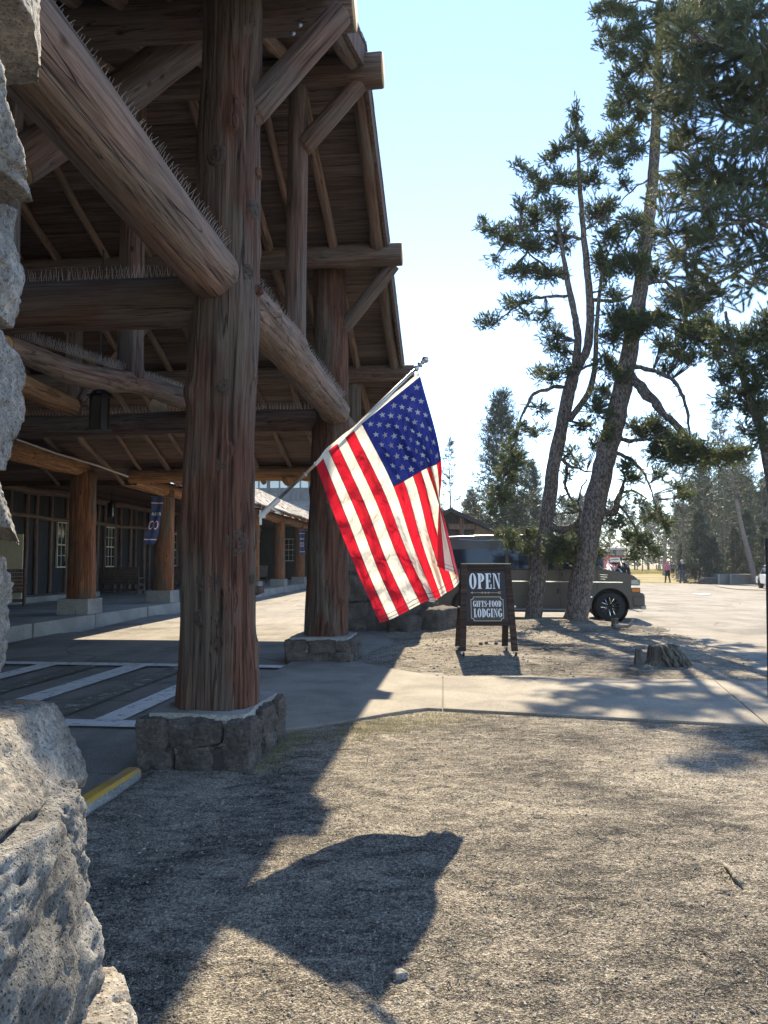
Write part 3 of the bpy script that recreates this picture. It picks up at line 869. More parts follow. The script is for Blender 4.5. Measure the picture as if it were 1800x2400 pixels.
# (right edge px, top px, bottom px)
rs = np.random.default_rng(12)
for k, (xr, y0, y1, mt, dx) in enumerate(((97, -260, 205, 'stone', 0), (78, 205, 512, 'stone', 0), (60, 512, 768, 'stone', 0), (61, 768, 1096, 'stone', .0), (46, 1098, 1246, 'stone', 0), (33, 1250, 1650, 'stone', 0))):
    pa = P(xr, (y0 + y1) / 2, Yc); z0 = P(0, y1, Yc).z; z1 = P(0, y0, Yc).z
    sx = .84
    put_rock('stone', pier, (pa.x - sx / 2 + .03, Yc - .44, (z0 + z1) / 2), (sx, .91, (z1 - z0) * 1.05), 40 + k * 7, 64, 0, .045, mt, .16, 7, edge=xr)
# upper and back courses out of the photograph
for k in range(4):
    put_rock('stone', pier, (-1.34, 1.40, 3.2 + k * .35), (.88, .97, .36), 140 + k, 8, 0, .05, 'stone')
put_rock('stone', pier, (-1.155, 1.445, 1.170), (.92, .89, .215), 301, 64, -.03, .05, 'stone_rust', .26, 7, edge=206)
put_rock('stone', pier, (-1.055, 1.378, .836), (.94, .97, .555), 322, 64, 0, .05, 'stone_grey', .2, 8, (0, -.06), edge=272)
put_rock('stone', pier, (-.95, 1.60, 1.02), (.5, .45, .24), 331, 64, .1, .06, 'stone_grey', .3, 5, edge=212)
put_rock('stone', pier, (-1.06, 1.30, .36), (.72, .92, .62), 355, 40, .1, .05, 'stone', .3, 3, (0, .1))
put_rock('stone', pier, (-.745, 1.70, .735), (.135, .17, .14), 371, 40, .4, .08, 'stone_rust', .4, 3, edge=202)
put_rock('stone', pier, (-.675, 1.53, .57), (.345, .34, .32), 381, 64, .3, .05, 'stone_rust', .3, 6, edge=334)
put_rock('stone', pier, (-.78, 1.5, .2), (.55, .5, .56), 391, 40, .3, .06, 'stone', .35, 4)
put_rock('stone', pier, (-1.15, 1.2, .05), (1.1, 1.1, .4), 393, 14, .1, .06, 'stone', .35, 4)
# --- stone pier at the far corner, with spreading boulders at its foot
mb = MB(); mb.box(tuple(W(-2.2, 19.6, 1.8)), (1.7, 1.7, 3.9), rz=-A1)
pier2 = mb.build('stone_pier', M['mortar'], canopy)
rs = np.random.default_rng(5)
zc = -.05
for row in range(6):
    h = (.72, .62, .6, .62, .6, .62)[row]; spread = (.42, .22, .1, .04, 0, 0)[row]
    for k in range(3):
        w = rs.uniform(.62, .85)
        uu = -3.0 + .28 + k * .66 + rs.uniform(-.05, .05)
        put_rock('stone', pier2, W(uu, 18.75 - spread * .8, zc + h / 2), (w, .6, h * 1.04), int(rs.integers(1e6)), 14, -A1 + rs.uniform(-.06, .06), .07, 'stone_dark', .3, 3)
        put_rock('stone', pier2, W(-1.42 + spread, 18.9 + k * .62, zc + h / 2), (.6, w, h * 1.04), int(rs.integers(1e6)), 14, -A1 + rs.uniform(-.06, .06), .07, 'stone_dark', .3, 3)
    zc += h * .98
for u, v, s in ((-.72, 18.35, (.95, .8, .62)), (-.2, 18.9, (.5, .5, .3)), (-1.35, 17.95, (.9, .6, .45))):
    put_rock('stone', pier2, W(u, v, s[2] * .38), s, int(rs.integers(1e6)), 14, rs.uniform(0, 1), .08, 'stone_dark', .3, 4)
# ================================================================== LODGE PORCH
lodge = thing('lodge_wing', 'long low log lodge with posted porch, dark batten wall and shingle roof along the drive', 'lodge', W2(-12, 40, 0), -A2)
FZ = .29
UW = -14.5
# porch floor
mb = MB()
V = [W2(-9.12, -6, z) for z in (-.2, FZ)] + [W2(UW, -6, z) for z in (-.2, FZ)] + [W2(-9.12, 66, z) for z in (-.2, FZ)] + [W2(UW, 66, z) for z in (-.2, FZ)]
mb.add([tuple(v) for v in V], Q=[(1, 3, 7, 5), (0, 1, 5, 4), (2, 6, 7, 3), (0, 2, 3, 1), (4, 5, 7, 6)])
mb.build('porch_floor', M['concrete_grey'], lodge)
v = -6.0; i = 0
rs = np.random.default_rng(4)
while v < 66:
    L = (3.1, 2.9, 3.4)[i % 3]
    if v < 16.8 < v + L: pass
    a, b = W2(-8.99, v + .02), W2(-8.99, v + L - .02)
    mb = MB(); mb.box((0, 0, 0), (.24, L - .05, FZ + .2))
    o = put('kerb_block', mb.mesh('kerb_block', [M['concrete_grey']]), lodge, Matrix.Translation(W2(-8.985 + rs.uniform(-.012, .012), v + L / 2, FZ / 2 - .1 + .006 + rs.uniform(-.01, .01))) @ Matrix.Rotation(-A2 + rs.uniform(-.003, .003), 4, 'Z'))
    bevel(o, .014, 2)
    v += L; i += 1
# posts on concrete blocks
PV = [2.0, 7.6, 13.3, 19.1, 24.85, 30.7, 36.5, 42.3, 48.1, 54.0]
for k, v in enumerate(PV):
    log('porch_post', lodge, W2(-9.42, v, .66), W2(-9.42, v + .03, 3.98), .335, .295, 'log_post', sides=30, ring=.12, rough=.045, knots=9, flare=.05)
    mb = MB(); mb.box((0, 0, 0), (.82, .82, .40), taper=.985)
    bevel(put('post_block', mb.mesh('post_block', [M['concrete_grey']]), lodge, Matrix.Translation(W2(-9.42, v, FZ + .195)) @ Matrix.Rotation(-A2, 4, 'Z')), .015)
for k in range(len(PV) - 1):
    log('plate_log', lodge, W2(-9.42, PV[k] - .28, 4.02), W2(-9.42, PV[k + 1] + .22, 4.03), .20, .23, 'log_warm', sides=24, ring=.12, rough=.06, knots=16, wob=.025)
# ceiling boards above the porch
for k in range(26):
    u = UW + .1 + k * .198
    mb = MB(); mb.bar(W2(u, 17, 4.26 + .004 * (k % 3)), W2(u, 62, 4.26 + .004 * (k % 3)), .188, .03)
    mb.build('ceiling_board', M['ceiling'], lodge)
# wall
mb = MB()
mb.bar(W2(UW - .12, -6, 2.4), W2(UW - .12, 66, 2.4), .2, 4.6)
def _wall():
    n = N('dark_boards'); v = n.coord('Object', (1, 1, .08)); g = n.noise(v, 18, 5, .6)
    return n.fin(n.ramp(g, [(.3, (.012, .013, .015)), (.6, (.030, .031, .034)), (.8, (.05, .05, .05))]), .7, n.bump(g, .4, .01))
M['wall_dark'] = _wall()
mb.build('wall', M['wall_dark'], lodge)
v = 14.0; i = 0
wins = [27.9, 31.9, 39.5, 44.5]
while v < 62:
    log('wall_batten', lodge, W2(UW + .03, v, .3), W2(UW + .03, v, 4.2), .075 + .012 * math.sin(i * 2.7), .07, 'log_beam', sides=10, ring=.4, rough=.06, wob=.012)
    v += 1.0 if i % 2 else .62; i += 1
    if any(abs(v - w) < .42 for w in wins): v += .55
log('wall_rail', lodge, W2(UW + .06, 12, 3.2), W2(UW + .06, 62, 3.2), .075, .075, 'log_beam', sides=10, ring=.5, rough=.08, wob=.02)
log('wall_plate', lodge, W2(UW + .1, 12, 4.12), W2(UW + .1, 62, 4.12), .13, .13, 'log_beam', sides=14, ring=.4, rough=.07, wob=.03)
def _glass(name, col=(.02, .03, .035)):
    n = N(name); n.b.inputs['Coat Weight'].default_value = .0
    return n.fin(col, .06, spec=.7)
M['glass'] = _glass('window_glass')
M['frame_cream'] = m_simple('cream_paint', (.56, .52, .38), .6, 0, .08)
M['glass_sky'] = _glass('pale_glass', (.55, .62, .62))  # pale sky reflection put into the glass colour
def sash_window(parent, at, right, w, h, nx, ny, frame=.05, glass='glass', split=True):
    """double-hung window standing on a wall; at = lower left corner, right = unit vector along the wall"""
    right = Vector(right); up = Vector((0, 0, 1)); out = right.cross(up); at = Vector(at)
    R = np.array([right, out, up]).T
    f = MB()
    def bx(x0, x1, z0, z1, y, d, b=f):
        b.box(tuple(at + right * (x0 + x1) / 2 + up * (z0 + z1) / 2 + out * y), (x1 - x0, d, z1 - z0), R=R)
    bx(-frame, 0, -frame, h + frame, .03, .06); bx(w, w + frame, -frame, h + frame, .03, .06); bx(0, w, h, h + frame, .03, .06); bx(0, w, -frame, 0, .03, .06)
    fr = f.build('window', M['frame_cream'], parent)
    g = MB(); bx(0, w, 0, h, .010, .012, g); g.build('pane', M[glass], fr)
    mu = MB()
    for i in range(1, nx): bx(w * i / nx - .011, w * i / nx + .011, 0, h, .028, .022, mu)
    for j in range(1, ny): bx(0, w, h * j / ny - (.025 if split and j * 2 == ny else .011), h * j / ny + (.025 if split and j * 2 == ny else .011), .030, .024, mu)
    mu.build('muntin', M['frame_cream'], fr)
for v in wins:
    sash_window(lodge, W2(UW + .0, v - .45, 1.45), W2(0, 1) - W2(0, 0), .92, 1.62, 3, 4)
# pale door standing open at the near end
mb = MB(); mb.box((0, 0, 0), (1.0, .06, 2.2))
p = P(28, 1290, 24.5)
dr = put('door', mb.mesh('door', [M['frame_cream']]), lodge, Matrix.Translation((p.x - .15, p.y, 1.40)) @ Matrix.Rotation(-A2 + .1, 4, 'Z'))
mb = MB(); mb.lathe((.40, -.05, -.05), [(.001, -.03), (.03, -.02), (.03, .01), (.001, .03)], 10, axis='Y'); put('handle', mb.mesh('handle', [M['black_metal']]), dr, WM[dr.name])
# end wall with window, closing the porch far off
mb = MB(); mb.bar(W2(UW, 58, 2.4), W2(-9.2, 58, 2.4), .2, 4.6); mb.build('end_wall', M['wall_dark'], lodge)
sash_window(lodge, W2(-12.45, 57.85, 1.75), W2(1, 0) - W2(0, 0), .95, 1.6, 3, 4)
# step along the wall
mb = MB(); mb.bar(W2(UW + .55, 14, FZ + .09), W2(UW + .55, 29, FZ + .09), .9, .20); bevel(mb.build('wall_step', M['concrete_grey'], lodge), .015)
# roof: deck, rafter tails, shingle courses
def proof(u): return 4.10 + .46 * (-8.0 - u)
U_TOP = -16.5
mb = MB()
V0, V1b = 19.7, 63
def rp(u, v, dz=0): return tuple(W2(u, v, proof(u) + dz))
mb.add([rp(-8.0, V0), rp(-8.0, 61.5), rp(U_TOP, 56), rp(U_TOP, V0), rp(-8.0, V0, -.06), rp(-8.0, 61.5, -.06), rp(U_TOP, 56, -.06), rp(U_TOP, V0, -.06)],
       Q=[(0, 1, 2, 3), (7, 6, 5, 4), (0, 4, 5, 1), (1, 5, 6, 2), (2, 6, 7, 3), (3, 7, 4, 0)])
mb.build('roof', M['ceiling'], lodge)
mb = MB()
for k in range(26):
    u = -8.4 - k * .32
    mb.box(tuple(W2(u, 19.72, (3.6 + proof(u)) / 2 + .0)), (.31, .03, max(.1, proof(u) - 3.7)), rz=-A2)
mb.build('light_gap_infill', M['ceiling'], lodge)  # added boards that shut the gap letting light in between the two roofs
def _shingle():
    n = N('grey_shingle'); v = n.coord('Object'); g = n.noise(v, 7, 4, .7); h = n.noise(v, 40, 3, .7)
    oi = n.ramp(n.math('ADD', n.math('MULTIPLY', g, .6), n.math('MULTIPLY', h, .4)), [(.35, (.11, .10, .09)), (.5, (.27, .25, .225)), (.68, (.42, .395, .36))])
    return n.fin(oi, .9, n.bump(h, .5, .02), spec=.15)
M['shingle'] = _shingle()
mb = MB(); rs = np.random.default_rng(31)
sl = math.atan(.46); Rr = np.array(Matrix.Rotation(-A2, 3, 'Z') @ Matrix.Rotation(sl, 3, 'Y'))
u = -8.0; k = 0
while u > U_TOP:
    v = 19.7
    vend = 61.3 - (-8.0 - u) * .62
    while v < vend:
        w = rs.uniform(.5, 1.1) if v < 38 else rs.uniform(.25, .6)
        c = W2(u - .02, v + w / 2, proof(u) + .045 + .022 * rs.uniform(-1, 1))
        mb.box(tuple(c), (.42, w - .03, .06), R=Rr @ np.array(Matrix.Rotation(.14 + .03 * rs.normal(), 3, 'Y')))
        v += w
    u -= .30; k += 1
stuff(mb.build('roof_shingles', M['shingle'], lodge))
v = 19.4; i = 0
while v < 62:
    a = W2(-10.4, v, proof(-10.4) - .14); b2 = W2(-8.10 + .1 * math.sin(i * 3.1), v, proof(-8.1) - .14)
    log('rafter_tail', lodge, a, b2, .095, .085, 'log_warm', sides=12, ring=.5, rough=.05, wob=.01)
    v += 1.02; i += 1
# conduit under the canopy eave
mb = MB(); pts = [W(-9.5, 14.5, 4.38), W(-9.0, 16.0, 4.22), W(-8.5, 17.4, 4.06), W(-8.2, 18.4, 3.98)]
pts = [P(40, 1030, 15.5), P(130, 1062, 16.3), P(230, 1092, 17.2), P(300, 1117, 18.3)]
mb.tube(pts, .02, 6)
tag(mb.build('conduit', M['wire']), 'thin pale conduit slanting below the canopy eave toward the porch', 'conduit')
# the tall hall behind the porch, and its lower roof
hall = thing('dining_hall', 'tall grey board hall with high clerestory windows beyond the porch roof', 'hall', W2(-14, 80, 0), -A2)
def _hallb():
    n = N('grey_boards'); v = n.coord('Object', (1, 1, .1)); g = n.noise(v, 6, 4, .6)
    return n.fin(n.ramp(g, [(.3, (.10, .11, .12)), (.6, (.17, .18, .19))]), .8)
M['hallb'] = _hallb()
mb = MB(); mb.bar(W2(-26, 72, 5), W2(-5.5, 72, 5), .3, 10); mb.bar(W2(-5.5, 72.15, 5), W2(-5.5, 90, 5), .3, 10); mb.build('wall', M['hallb'], hall)
for k in range(14):
    u = -19 + k * 1.0
    mb = MB(); mb.bar(W2(u, 71.8, 4.5), W2(u, 71.8, 9.6), .14, .1, up=(0, 1, 0)); mb.build('batten', M['hallb'], hall)
for z in (8.45, 7.4): 
    mb = MB(); mb.bar(W2(-26, 71.79, z), W2(-5.6, 71.79, z), .12, .16); mb.build('rail', M['hallb'], hall)
for k in range(7):
    u = -18.9 + k * 2.0
    mb = MB(); mb.bar(W2(u, 71.80, 9.15), W2(u + 1.65, 71.80, 9.15), .06, .95); mb.build('window', M['glass_sky'], hall)
mb = MB()
mb.add([tuple(W2(-27, 70.5, 9.9)), tuple(W2(-4.5, 70.5, 9.9)), tuple(W2(-4.5, 80, 13.5)), tuple(W2(-27, 80, 13.5)), tuple(W2(-27, 91, 9.5)), tuple(W2(-4.5, 91, 9.5))], Q=[(0, 1, 2, 3), (3, 2, 5, 4)])
mb.build('roof', M['shingle'], hall)
mb = MB(); rs = np.random.default_rng(3)
for k in range(22):
    v = 60 + k * .53; z = 4.3 + k * .145
    for q in range(22): mb.box(tuple(W2(-24 + q * .93 + .46 + (k % 2) * .3, v, z + .02 * rs.normal())), (.90, .72, .05), R=np.array(Matrix.Rotation(-A2, 3, 'Z') @ Matrix.Rotation(.20, 3, 'X')))
stuff(mb.build('roof_shingles', M['shingle'], hall))
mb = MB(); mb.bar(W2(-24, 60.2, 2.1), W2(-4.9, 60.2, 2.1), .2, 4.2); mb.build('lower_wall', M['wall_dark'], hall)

# ------------------------------------------------------------------ porch furniture
def bench(name, label, cat, at, L, rz, group):
    t = thing(name, label, cat, at, rz, group)
    Mw = WM[t.name]
    def pt(x, y, z): return Mw @ Vector((x, y, z))
    def part(nm, fn, mat='log_dark'):
        mb = MB(); fn(mb); return mb.build(nm, M[mat], t)
    for sx in (-1, 1):
        x = sx * L / 2
        part('back_post', lambda m: m.tube([pt(x, 0, 0), pt(x, 0, .6), pt(x, -.06, 1.12)], [.05, .05, .045], 10))
        part('leg', lambda m: m.tube([pt(x, .62, 0), pt(x, .62, .66)], .048, 10))
        part('arm', lambda m: m.tube([pt(x, -.02, .64), pt(x, .70, .66)], .045, 10))
        part('side_rail', lambda m: [m.tube([pt(x, 0, z), pt(x, .62, z)], .033, 8) for z in (.16, .36)])
    for k in range(6):
        part('back_slat', lambda m: m.box(tuple(pt(0, -.02 - .012 * k, .50 + .112 * k)), (L - .08, .03, .10), rz=rz))
    for k in range(4):
        part('seat_slat', lambda m: m.box(tuple(pt(0, .10 + .15 * k, .42)), (L - .06, .135, .035), rz=rz))
    part('stretcher', lambda m: [m.tube([pt(-L / 2, y, .15), pt(L / 2, y, .15)], .035, 8) for y in (0, .62)])
    return t
p = G(270, 1392, FZ); bench('log_bench', 'dark log bench seen from behind, between the two nearest porch posts', 'bench', (p.x, p.y, FZ), 1.95, -A2, 'log benches on the porch')
p = G(118, 1390, FZ); bench('log_bench', 'dark log bench left of the nearest porch post, in front of the first window', 'bench', (p.x + .1, 29.2, FZ), 1.9, -A2, 'log benches on the porch')
bench('log_bench', 'log bench half hidden behind the porch post with the navy banner', 'bench', W2(-13.4, 38.5, FZ), 1.7, -A2, 'log benches on the porch')
bench('log_bench', 'farthest log bench showing only its arm right of the banner post', 'bench', W2(-12.3, 35.4, FZ), 1.5, -A2, 'log benches on the porch')
p = G(45, 1421, FZ); bench('log_armchair', 'log armchair with round rails at the stone pier edge of the view', 'chair', (p.x - .28, p.y, FZ), .75, -A2 + .5, None)
bench('log_chair', 'small log chair beside the far porch post, right of the big column', 'chair', W2(-11.6, 47.5, FZ), .8, -A2 + 1.2, None)

# ------------------------------------------------------------------ hanging lanterns
def lantern(at, s, label, chain):
    t = thing('hanging_lantern', label, 'lantern', at)
    at = Vector(at)
    mb = MB()
    for a in range(4): 
        ca_, sa_ = math.cos(a * math.pi / 2 + .5), math.sin(a * math.pi / 2 + .5)
        mb.bar(at + Vector((ca_ * .13 * s, sa_ * .13 * s, -.25 * s)), at + Vector((ca_ * .13 * s, sa_ * .13 * s, .25 * s)), .022 * s, .022 * s)
    for z in (-.25, .25): mb.box(tuple(at + Vector((0, 0, z * s))), (.26 * s, .26 * s, .03 * s), rz=.5 + math.pi / 4 * 0 + math.pi / 4)
    mb.lathe(tuple(at + Vector((0, 0, .26 * s))), [(.19 * s, 0), (.03 * s, .12 * s), (.02 * s, .2 * s)], 4)
    mb.build('frame', M['black_metal'], t)
    mb = MB(); mb.box(tuple(at), (.165 * s, .165 * s, .48 * s), rz=.5 + math.pi / 4)
    mb.build('shade', M['lamp_glass'], t)
    mb = MB(); mb.tube([at + Vector((0, 0, .45 * s)), at + Vector((0, 0, .45 * s + chain))], .012, 6); mb.build('chain', M['black_metal'], t)
M['lamp_glass'] = _glass('smoked_lamp_glass', (.05, .05, .05))
p = P(233, 968, 10.6); lantern(p, .95, 'black iron box lantern hanging in front of the far cross beam', 1.9)
p = P(261, 1196, 28); lantern(p, .9, 'dark lantern hanging from the porch ceiling between the two nearest porch posts', .7)

# ================================================================== BANNERS
def m_cloth(name, col, trans=.3, var=.1):
    n = N(name); v = n.coord('Object')
    g = n.noise(v, 300, 2, .6); w = n.noise(v, 6, 3, .6)
    c = n.mix(1.0, col, n.ramp(w, [(.3, 1 - var), (.7, 1 + var)]), 'MULTIPLY')
    n.fin(c, .7, n.bump(g, .15, .002), spec=.2)
    if trans:
        tr = n.new('ShaderNodeBsdfTranslucent'); n.link(c, tr.inputs[0])
        mx = n.new('ShaderNodeMixShader'); mx.inputs[0].default_value = trans
        n.link(n.b.outputs[0], mx.inputs[1]); n.link(tr.outputs[0], mx.inputs[2]); n.link(mx.outputs[0], n.out.inputs[0])
    return n.mat
M['navy'] = m_cloth('navy_banner', (.045, .075, .16), .25)
M['b_white'] = m_cloth('banner_white', (.80, .80, .80), .2)
M['b_red'] = m_cloth('banner_red', (.55, .05, .07), .2)

# ------------------------------------------------------------------ lettering (own glyphs: fat condensed slab serif)
def arc_band(cx, cy, rx, ry, tx, ty, a0, a1, n=14):
    out = []
    for i in range(n):
        a = rad(a0 + (a1 - a0) * i / n); b = rad(a0 + (a1 - a0) * (i + 1) / n)
        o = lambda t: (cx + rx * math.cos(t), cy + ry * math.sin(t)); q = lambda t: (cx + (rx - tx) * math.cos(t), cy + (ry - ty) * math.sin(t))
        out.append([o(a), o(b), q(b), q(a)])
    return out
def rc(x0, y0, x1, y1): return [(x0, y0), (x1, y0), (x1, y1), (x0, y1)]
def stroke(pts, w):
    out = []
    for i, ((x0, y0), (x1, y1)) in enumerate(zip(pts[:-1], pts[1:])):
        dx, dy = x1 - x0, y1 - y0; L = math.hypot(dx, dy) + 1e-9; w0 = w[i] / 2; w1 = w[i + 1] / 2
        nx, ny = -dy / L, dx / L
        out.append([(x0 - nx * w0, y0 - ny * w0), (x1 - nx * w1, y1 - ny * w1), (x1 + nx * w1, y1 + ny * w1), (x0 + nx * w0, y0 + ny * w0)])
    return out
SW = .19
GL = {
 'O': (.56, arc_band(.28, .5, .28, .52, SW, .05, 0, 360, 26)),
 'P': (.54, [rc(.07, .05, .07 + SW, .95), rc(0, 0, .34, .05), rc(0, .95, .28, 1)] + arc_band(.25, .72, .29, .28, SW, .06, -90, 90, 14) + [rc(.07, .95, .25, 1)]),
 'E': (.50, [rc(.06, .05, .06 + SW, .95), rc(0, 0, .47, .055), rc(0, .945, .45, 1), rc(.41, .055, .47, .30), rc(.40, .72, .45, .945), rc(.25, .475, .36, .53), rc(.345, .40, .385, .61)]),
 'N': (.60, [rc(.07, .05, .12, .95), rc(0, 0, .19, .05), rc(0, .95, .2, 1), [(.12, .95), (.45, 0), (.53, 0), (.53, .12), (.26, .95)], rc(.48, .12, .53, .95), rc(.41, .95, .60, 1)]),
 'G': (.56, arc_band(.28, .5, .28, .52, SW, .05, 48, 330, 22) + [rc(.37, .10, .37 + SW, .42), rc(.30, .42, .60, .47), rc(.42, .72, .48, .98)]),
 'I': (.33, [rc(.07, .05, .07 + SW, .95), rc(0, 0, .33, .05), rc(0, .95, .33, 1)]),
 'F': (.48, [rc(.06, .05, .06 + SW, .95), rc(0, 0, .33, .05), rc(0, .945, .47, 1), rc(.41, .70, .47, .945), rc(.25, .475, .36, .53), rc(.345, .40, .385, .61)]),
 'T': (.52, [rc(.165, .05, .165 + SW, .95), rc(.09, 0, .43, .05), rc(0, .945, .52, 1), rc(0, .70, .05, .945), rc(.47, .70, .52, .945)]),
 'S': (.48, stroke([(.40, .80), (.36, .93), (.24, .975), (.12, .92), (.09, .78), (.15, .62), (.33, .42), (.385, .25), (.33, .08), (.22, .025), (.09, .09), (.05, .22)], [.03, .06, .06, .12, .18, .19, .19, .18, .12, .06, .06, .03]) + [rc(.38, .72, .43, .98), rc(.02, .02, .07, .28)]),
 'L': (.47, [rc(.06, .05, .06 + SW, .95), rc(0, 0, .45, .055), rc(0, .95, .33, 1), rc(.395, .055, .45, .32)]),
 'D': (.56, [rc(.06, .05, .06 + SW, .95), rc(0, 0, .25, .05), rc(0, .95, .25, 1)] + arc_band(.24, .5, .32, .5, SW, .05, -90, 90, 16)),
 'A': (.56, [[(0, 0), (.06, 0), (.26, .95), (.22, 1)], [(.32, 0), (.54, 0), (.32, 1), (.22, 1)], rc(.13, .28, .40, .34)]),
 'R': (.58, [rc(.07, .05, .07 + SW, .95), rc(0, 0, .32, .05), rc(0, .95, .28, 1)] + arc_band(.25, .74, .27, .26, SW, .06, -90, 90, 12) + [[(.26, .47), (.38, .47), (.56, 0), (.40, 0)]]),
 '.': (.26, arc_band(.13, .5, .10, .105, .099, .104, 0, 360, 14)),
}
def lettering(mb, text, org, right, up, out, width, height, gap=.07, m=0):
    """letters lying on a surface, org = lower left"""
    org, right, up, out = map(Vector, (org, right, up, out))
    tot = sum(GL[c][0] for c in text) + gap * (len(text) - 1); s = width / tot; x = 0; k = 0
    for c in text:
        w, polys = GL[c]
        for pl in polys:
            k += 1
            V = [tuple(org + right * ((x + a) * s) + up * (b * height) + out * (.00004 * k)) for a, b in pl]
            mb.poly(V, m)
        x += w + gap

def banner(at, w, h, label, twist, lean, detail=True):
    at = Vector(at)
    t = thing('hanging_banner', label, 'banner', at)
    def pt(s, q):   # s across -.5...5, q down 0..1
        a = twist * q + .35 * math.sin(q * 4)
        x = s * w * math.cos(a) + lean * q * q * h; y = s * w * math.sin(a) + .05 * math.sin(q * 7 + s * 3) + .03 * math.cos(s * 9 + q * 2)
        return at + Vector((x, y - .1, -q * h))
    def patch(nm, s0, s1, q0, q1, mat, off, par, nx=8, ny=24):
        V = []; Q = []
        for j in range(ny + 1):
            for i in range(nx + 1):
                p = pt(s0 + (s1 - s0) * i / nx, q0 + (q1 - q0) * j / ny); V.append((p.x, p.y - off, p.z))
        for j in range(ny):
            for i in range(nx): a = j * (nx + 1) + i; Q.append((a, a + 1, a + nx + 2, a + nx + 1))
        mb = MB(); mb.add(V, Q=Q); return mb.build(nm, M[mat], par, smooth=True)
    cl = patch('cloth', -.5, .5, 0, 1, 'navy', 0, t)
    for q in (.115, .885):
        patch('red_band', -.5, .5, q, q + .012, 'b_red', .006, cl, 8, 1); patch('white_band', -.5, .5, q + .012, q + .026, 'b_white', .006, cl, 8, 1)
    mb = MB()
    x = -.42
    for c in 'AREN':
        gw, polys = GL[c]
        for k, pl in enumerate(polys):
            V = []
            for a, b in pl:
                p = pt(x + a * .36, .395 - b * .065); V.append((p.x, p.y - .008 - .0002 * k, p.z))
            mb.poly(V)
        x += gw * .36 + .03
    mb.build('lettering', M['b_white'], cl)
    for mat, r1, th, o in (('b_red', .0, .035, .008), ('b_white', .035, .04, .010)):
        mb = MB()
        for cx in (-.24, .22):
            for k, pl in enumerate(arc_band(cx, .60, .22 - r1, .105 - r1 * .45, th, th * .45, 0, 360, 20)):
                V = []
                for a, b in pl:
                    p = pt(a, b); V.append((p.x, p.y - o, p.z))
                mb.poly(V)
        mb.build('numeral', M[mat], cl)
    mb = MB(); mb.tube([at + Vector((-w * .6, -.1, .015)), at + Vector((w * 1.6, .0, -.02))], .012, 6); mb.build('rod', M['steel'], t)
p = P(371, 1165, 24.4)
banner(p, .34, 1.50, 'navy banner with red and white bands hanging on the lit second porch post', .25, -.16)
p = P(708, 1243, 47.0)
banner(p, .34, 1.45, 'small twisted navy banner on the farthest porch post', .9, .03)

# ================================================================== FLAG AND POLE
M['bracket'] = m_simple('cast_bracket', (.50, .50, .50), .4, .3, .1)
pole = thing('flagpole', 'silver flagpole slanting up from a white bracket on the big log column', 'flagpole', P(614, 1212, 6.32))
pa, pb = P(616, 1205, 6.34), P(978, 861, 6.46)
dirp = (pb - pa).normalized()
mb = MB(); mb.tube([pa, pb], .0125, 14); mb.build('shaft', M['steel'], pole, smooth=True)
Rp = np.array(dirp.to_track_quat('Z', 'Y').to_matrix())
mb = MB(); mb.lathe(tuple(pb), [(.0146, -.02), (.022, -.015), (.022, 0), (.013, .008), (.013, .02), (.026, .026), (.026, .038), (.013, .046), (.013, .056), (.022, .06), (.014, .07), (.026, .082), (.031, .098), (.026, .114), (.012, .124), (.001, .127)], 16, R=Rp)
mb.build('finial', M['steel'], pole, smooth=True)
mb = MB(); mb.lathe(tuple(pa + dirp * .02), [(.018, -.06), (.024, -.05), (.024, .16), (.016, .165)], 14, R=Rp)
mb.box(tuple(P(611, 1213, 6.33)), (.012, .055, .12)); mb.box(tuple(P(616, 1209, 6.33)), (.04, .03, .035))
mb.bar(pa + dirp * .10 + Vector((0, -.02, -.02)), pa + dirp * .08 + Vector((.09, -.03, -.05)), .010, .014)
mb.build('bracket', M['bracket'], pole)
mb = MB()
for t in (.99, .265): 
    c = pa.lerp(pb, t); mb.lathe(tuple(c), [(.016, -.012), (.024, -.008), (.024, .008), (.016, .012)], 12, R=Rp)
mb.tube([pa.lerp(pb, .985), P(980, 872, 6.44), P(982, 878, 6.44)], .003, 5); mb.build('ring_clip', M['steel'], pole)

M['f_red'] = None
def _flag(name, col, trans):
    n = N(name); v = n.coord('Object')
    w1 = n.noise(n.coord('Object', (1, 1, .45), rot=(0, .6, 0)), 16, 2, .5, .6); w2 = n.noise(n.coord('Object', (2.4, 1, .7)), 7, 2, .5, .4)
    weave = n.noise(v, 420, 1, .5)
    h = n.math('ADD', n.math('MULTIPLY', w1, .7), n.math('MULTIPLY', w2, .8))
    c = n.mix(1.0, col, n.ramp(weave, [(.3, .92), (.7, 1.04)]), 'MULTIPLY')
    nb = n.bump(h, .65, .05)
    n.fin(c, .5, nb, spec=.3)
    tr = n.new('ShaderNodeBsdfTranslucent'); n.link(c, tr.inputs[0]); n.link(nb, tr.inputs['Normal'])
    mx = n.new('ShaderNodeMixShader'); mx.inputs[0].default_value = trans
    n.link(n.b.outputs[0], mx.inputs[1]); n.link(tr.outputs[0], mx.inputs[2]); n.link(mx.outputs[0], n.out.inputs[0])
    return n.mat
M['f_red'] = _flag('flag_red', (.62, .012, .03), .55)
M['f_white'] = _flag('flag_white', (.80, .76, .67), .5)
M['f_blue'] = _flag('flag_blue', (.010, .018, .15), .42)
M['f_seam'] = m_simple('seam_thread', (.05, .02, .02), .8)
zx = lambda x: 550 + x * .36166
zy = lambda y: 1050 + y * .36166
h0 = [(985, 882)] + [(985 + (848 - 985) * j / 7, 882 + (993 - 882) * j / 7) for j in range(1, 7)] + [(848, 993), (829, 1010), (810, 1025), (790, 1040), (771, 1056), (757, 1075), (741, 1092)]
h0 = [(x, y, 6.44 - .01 * j) for j, (x, y) in enumerate(h0)]
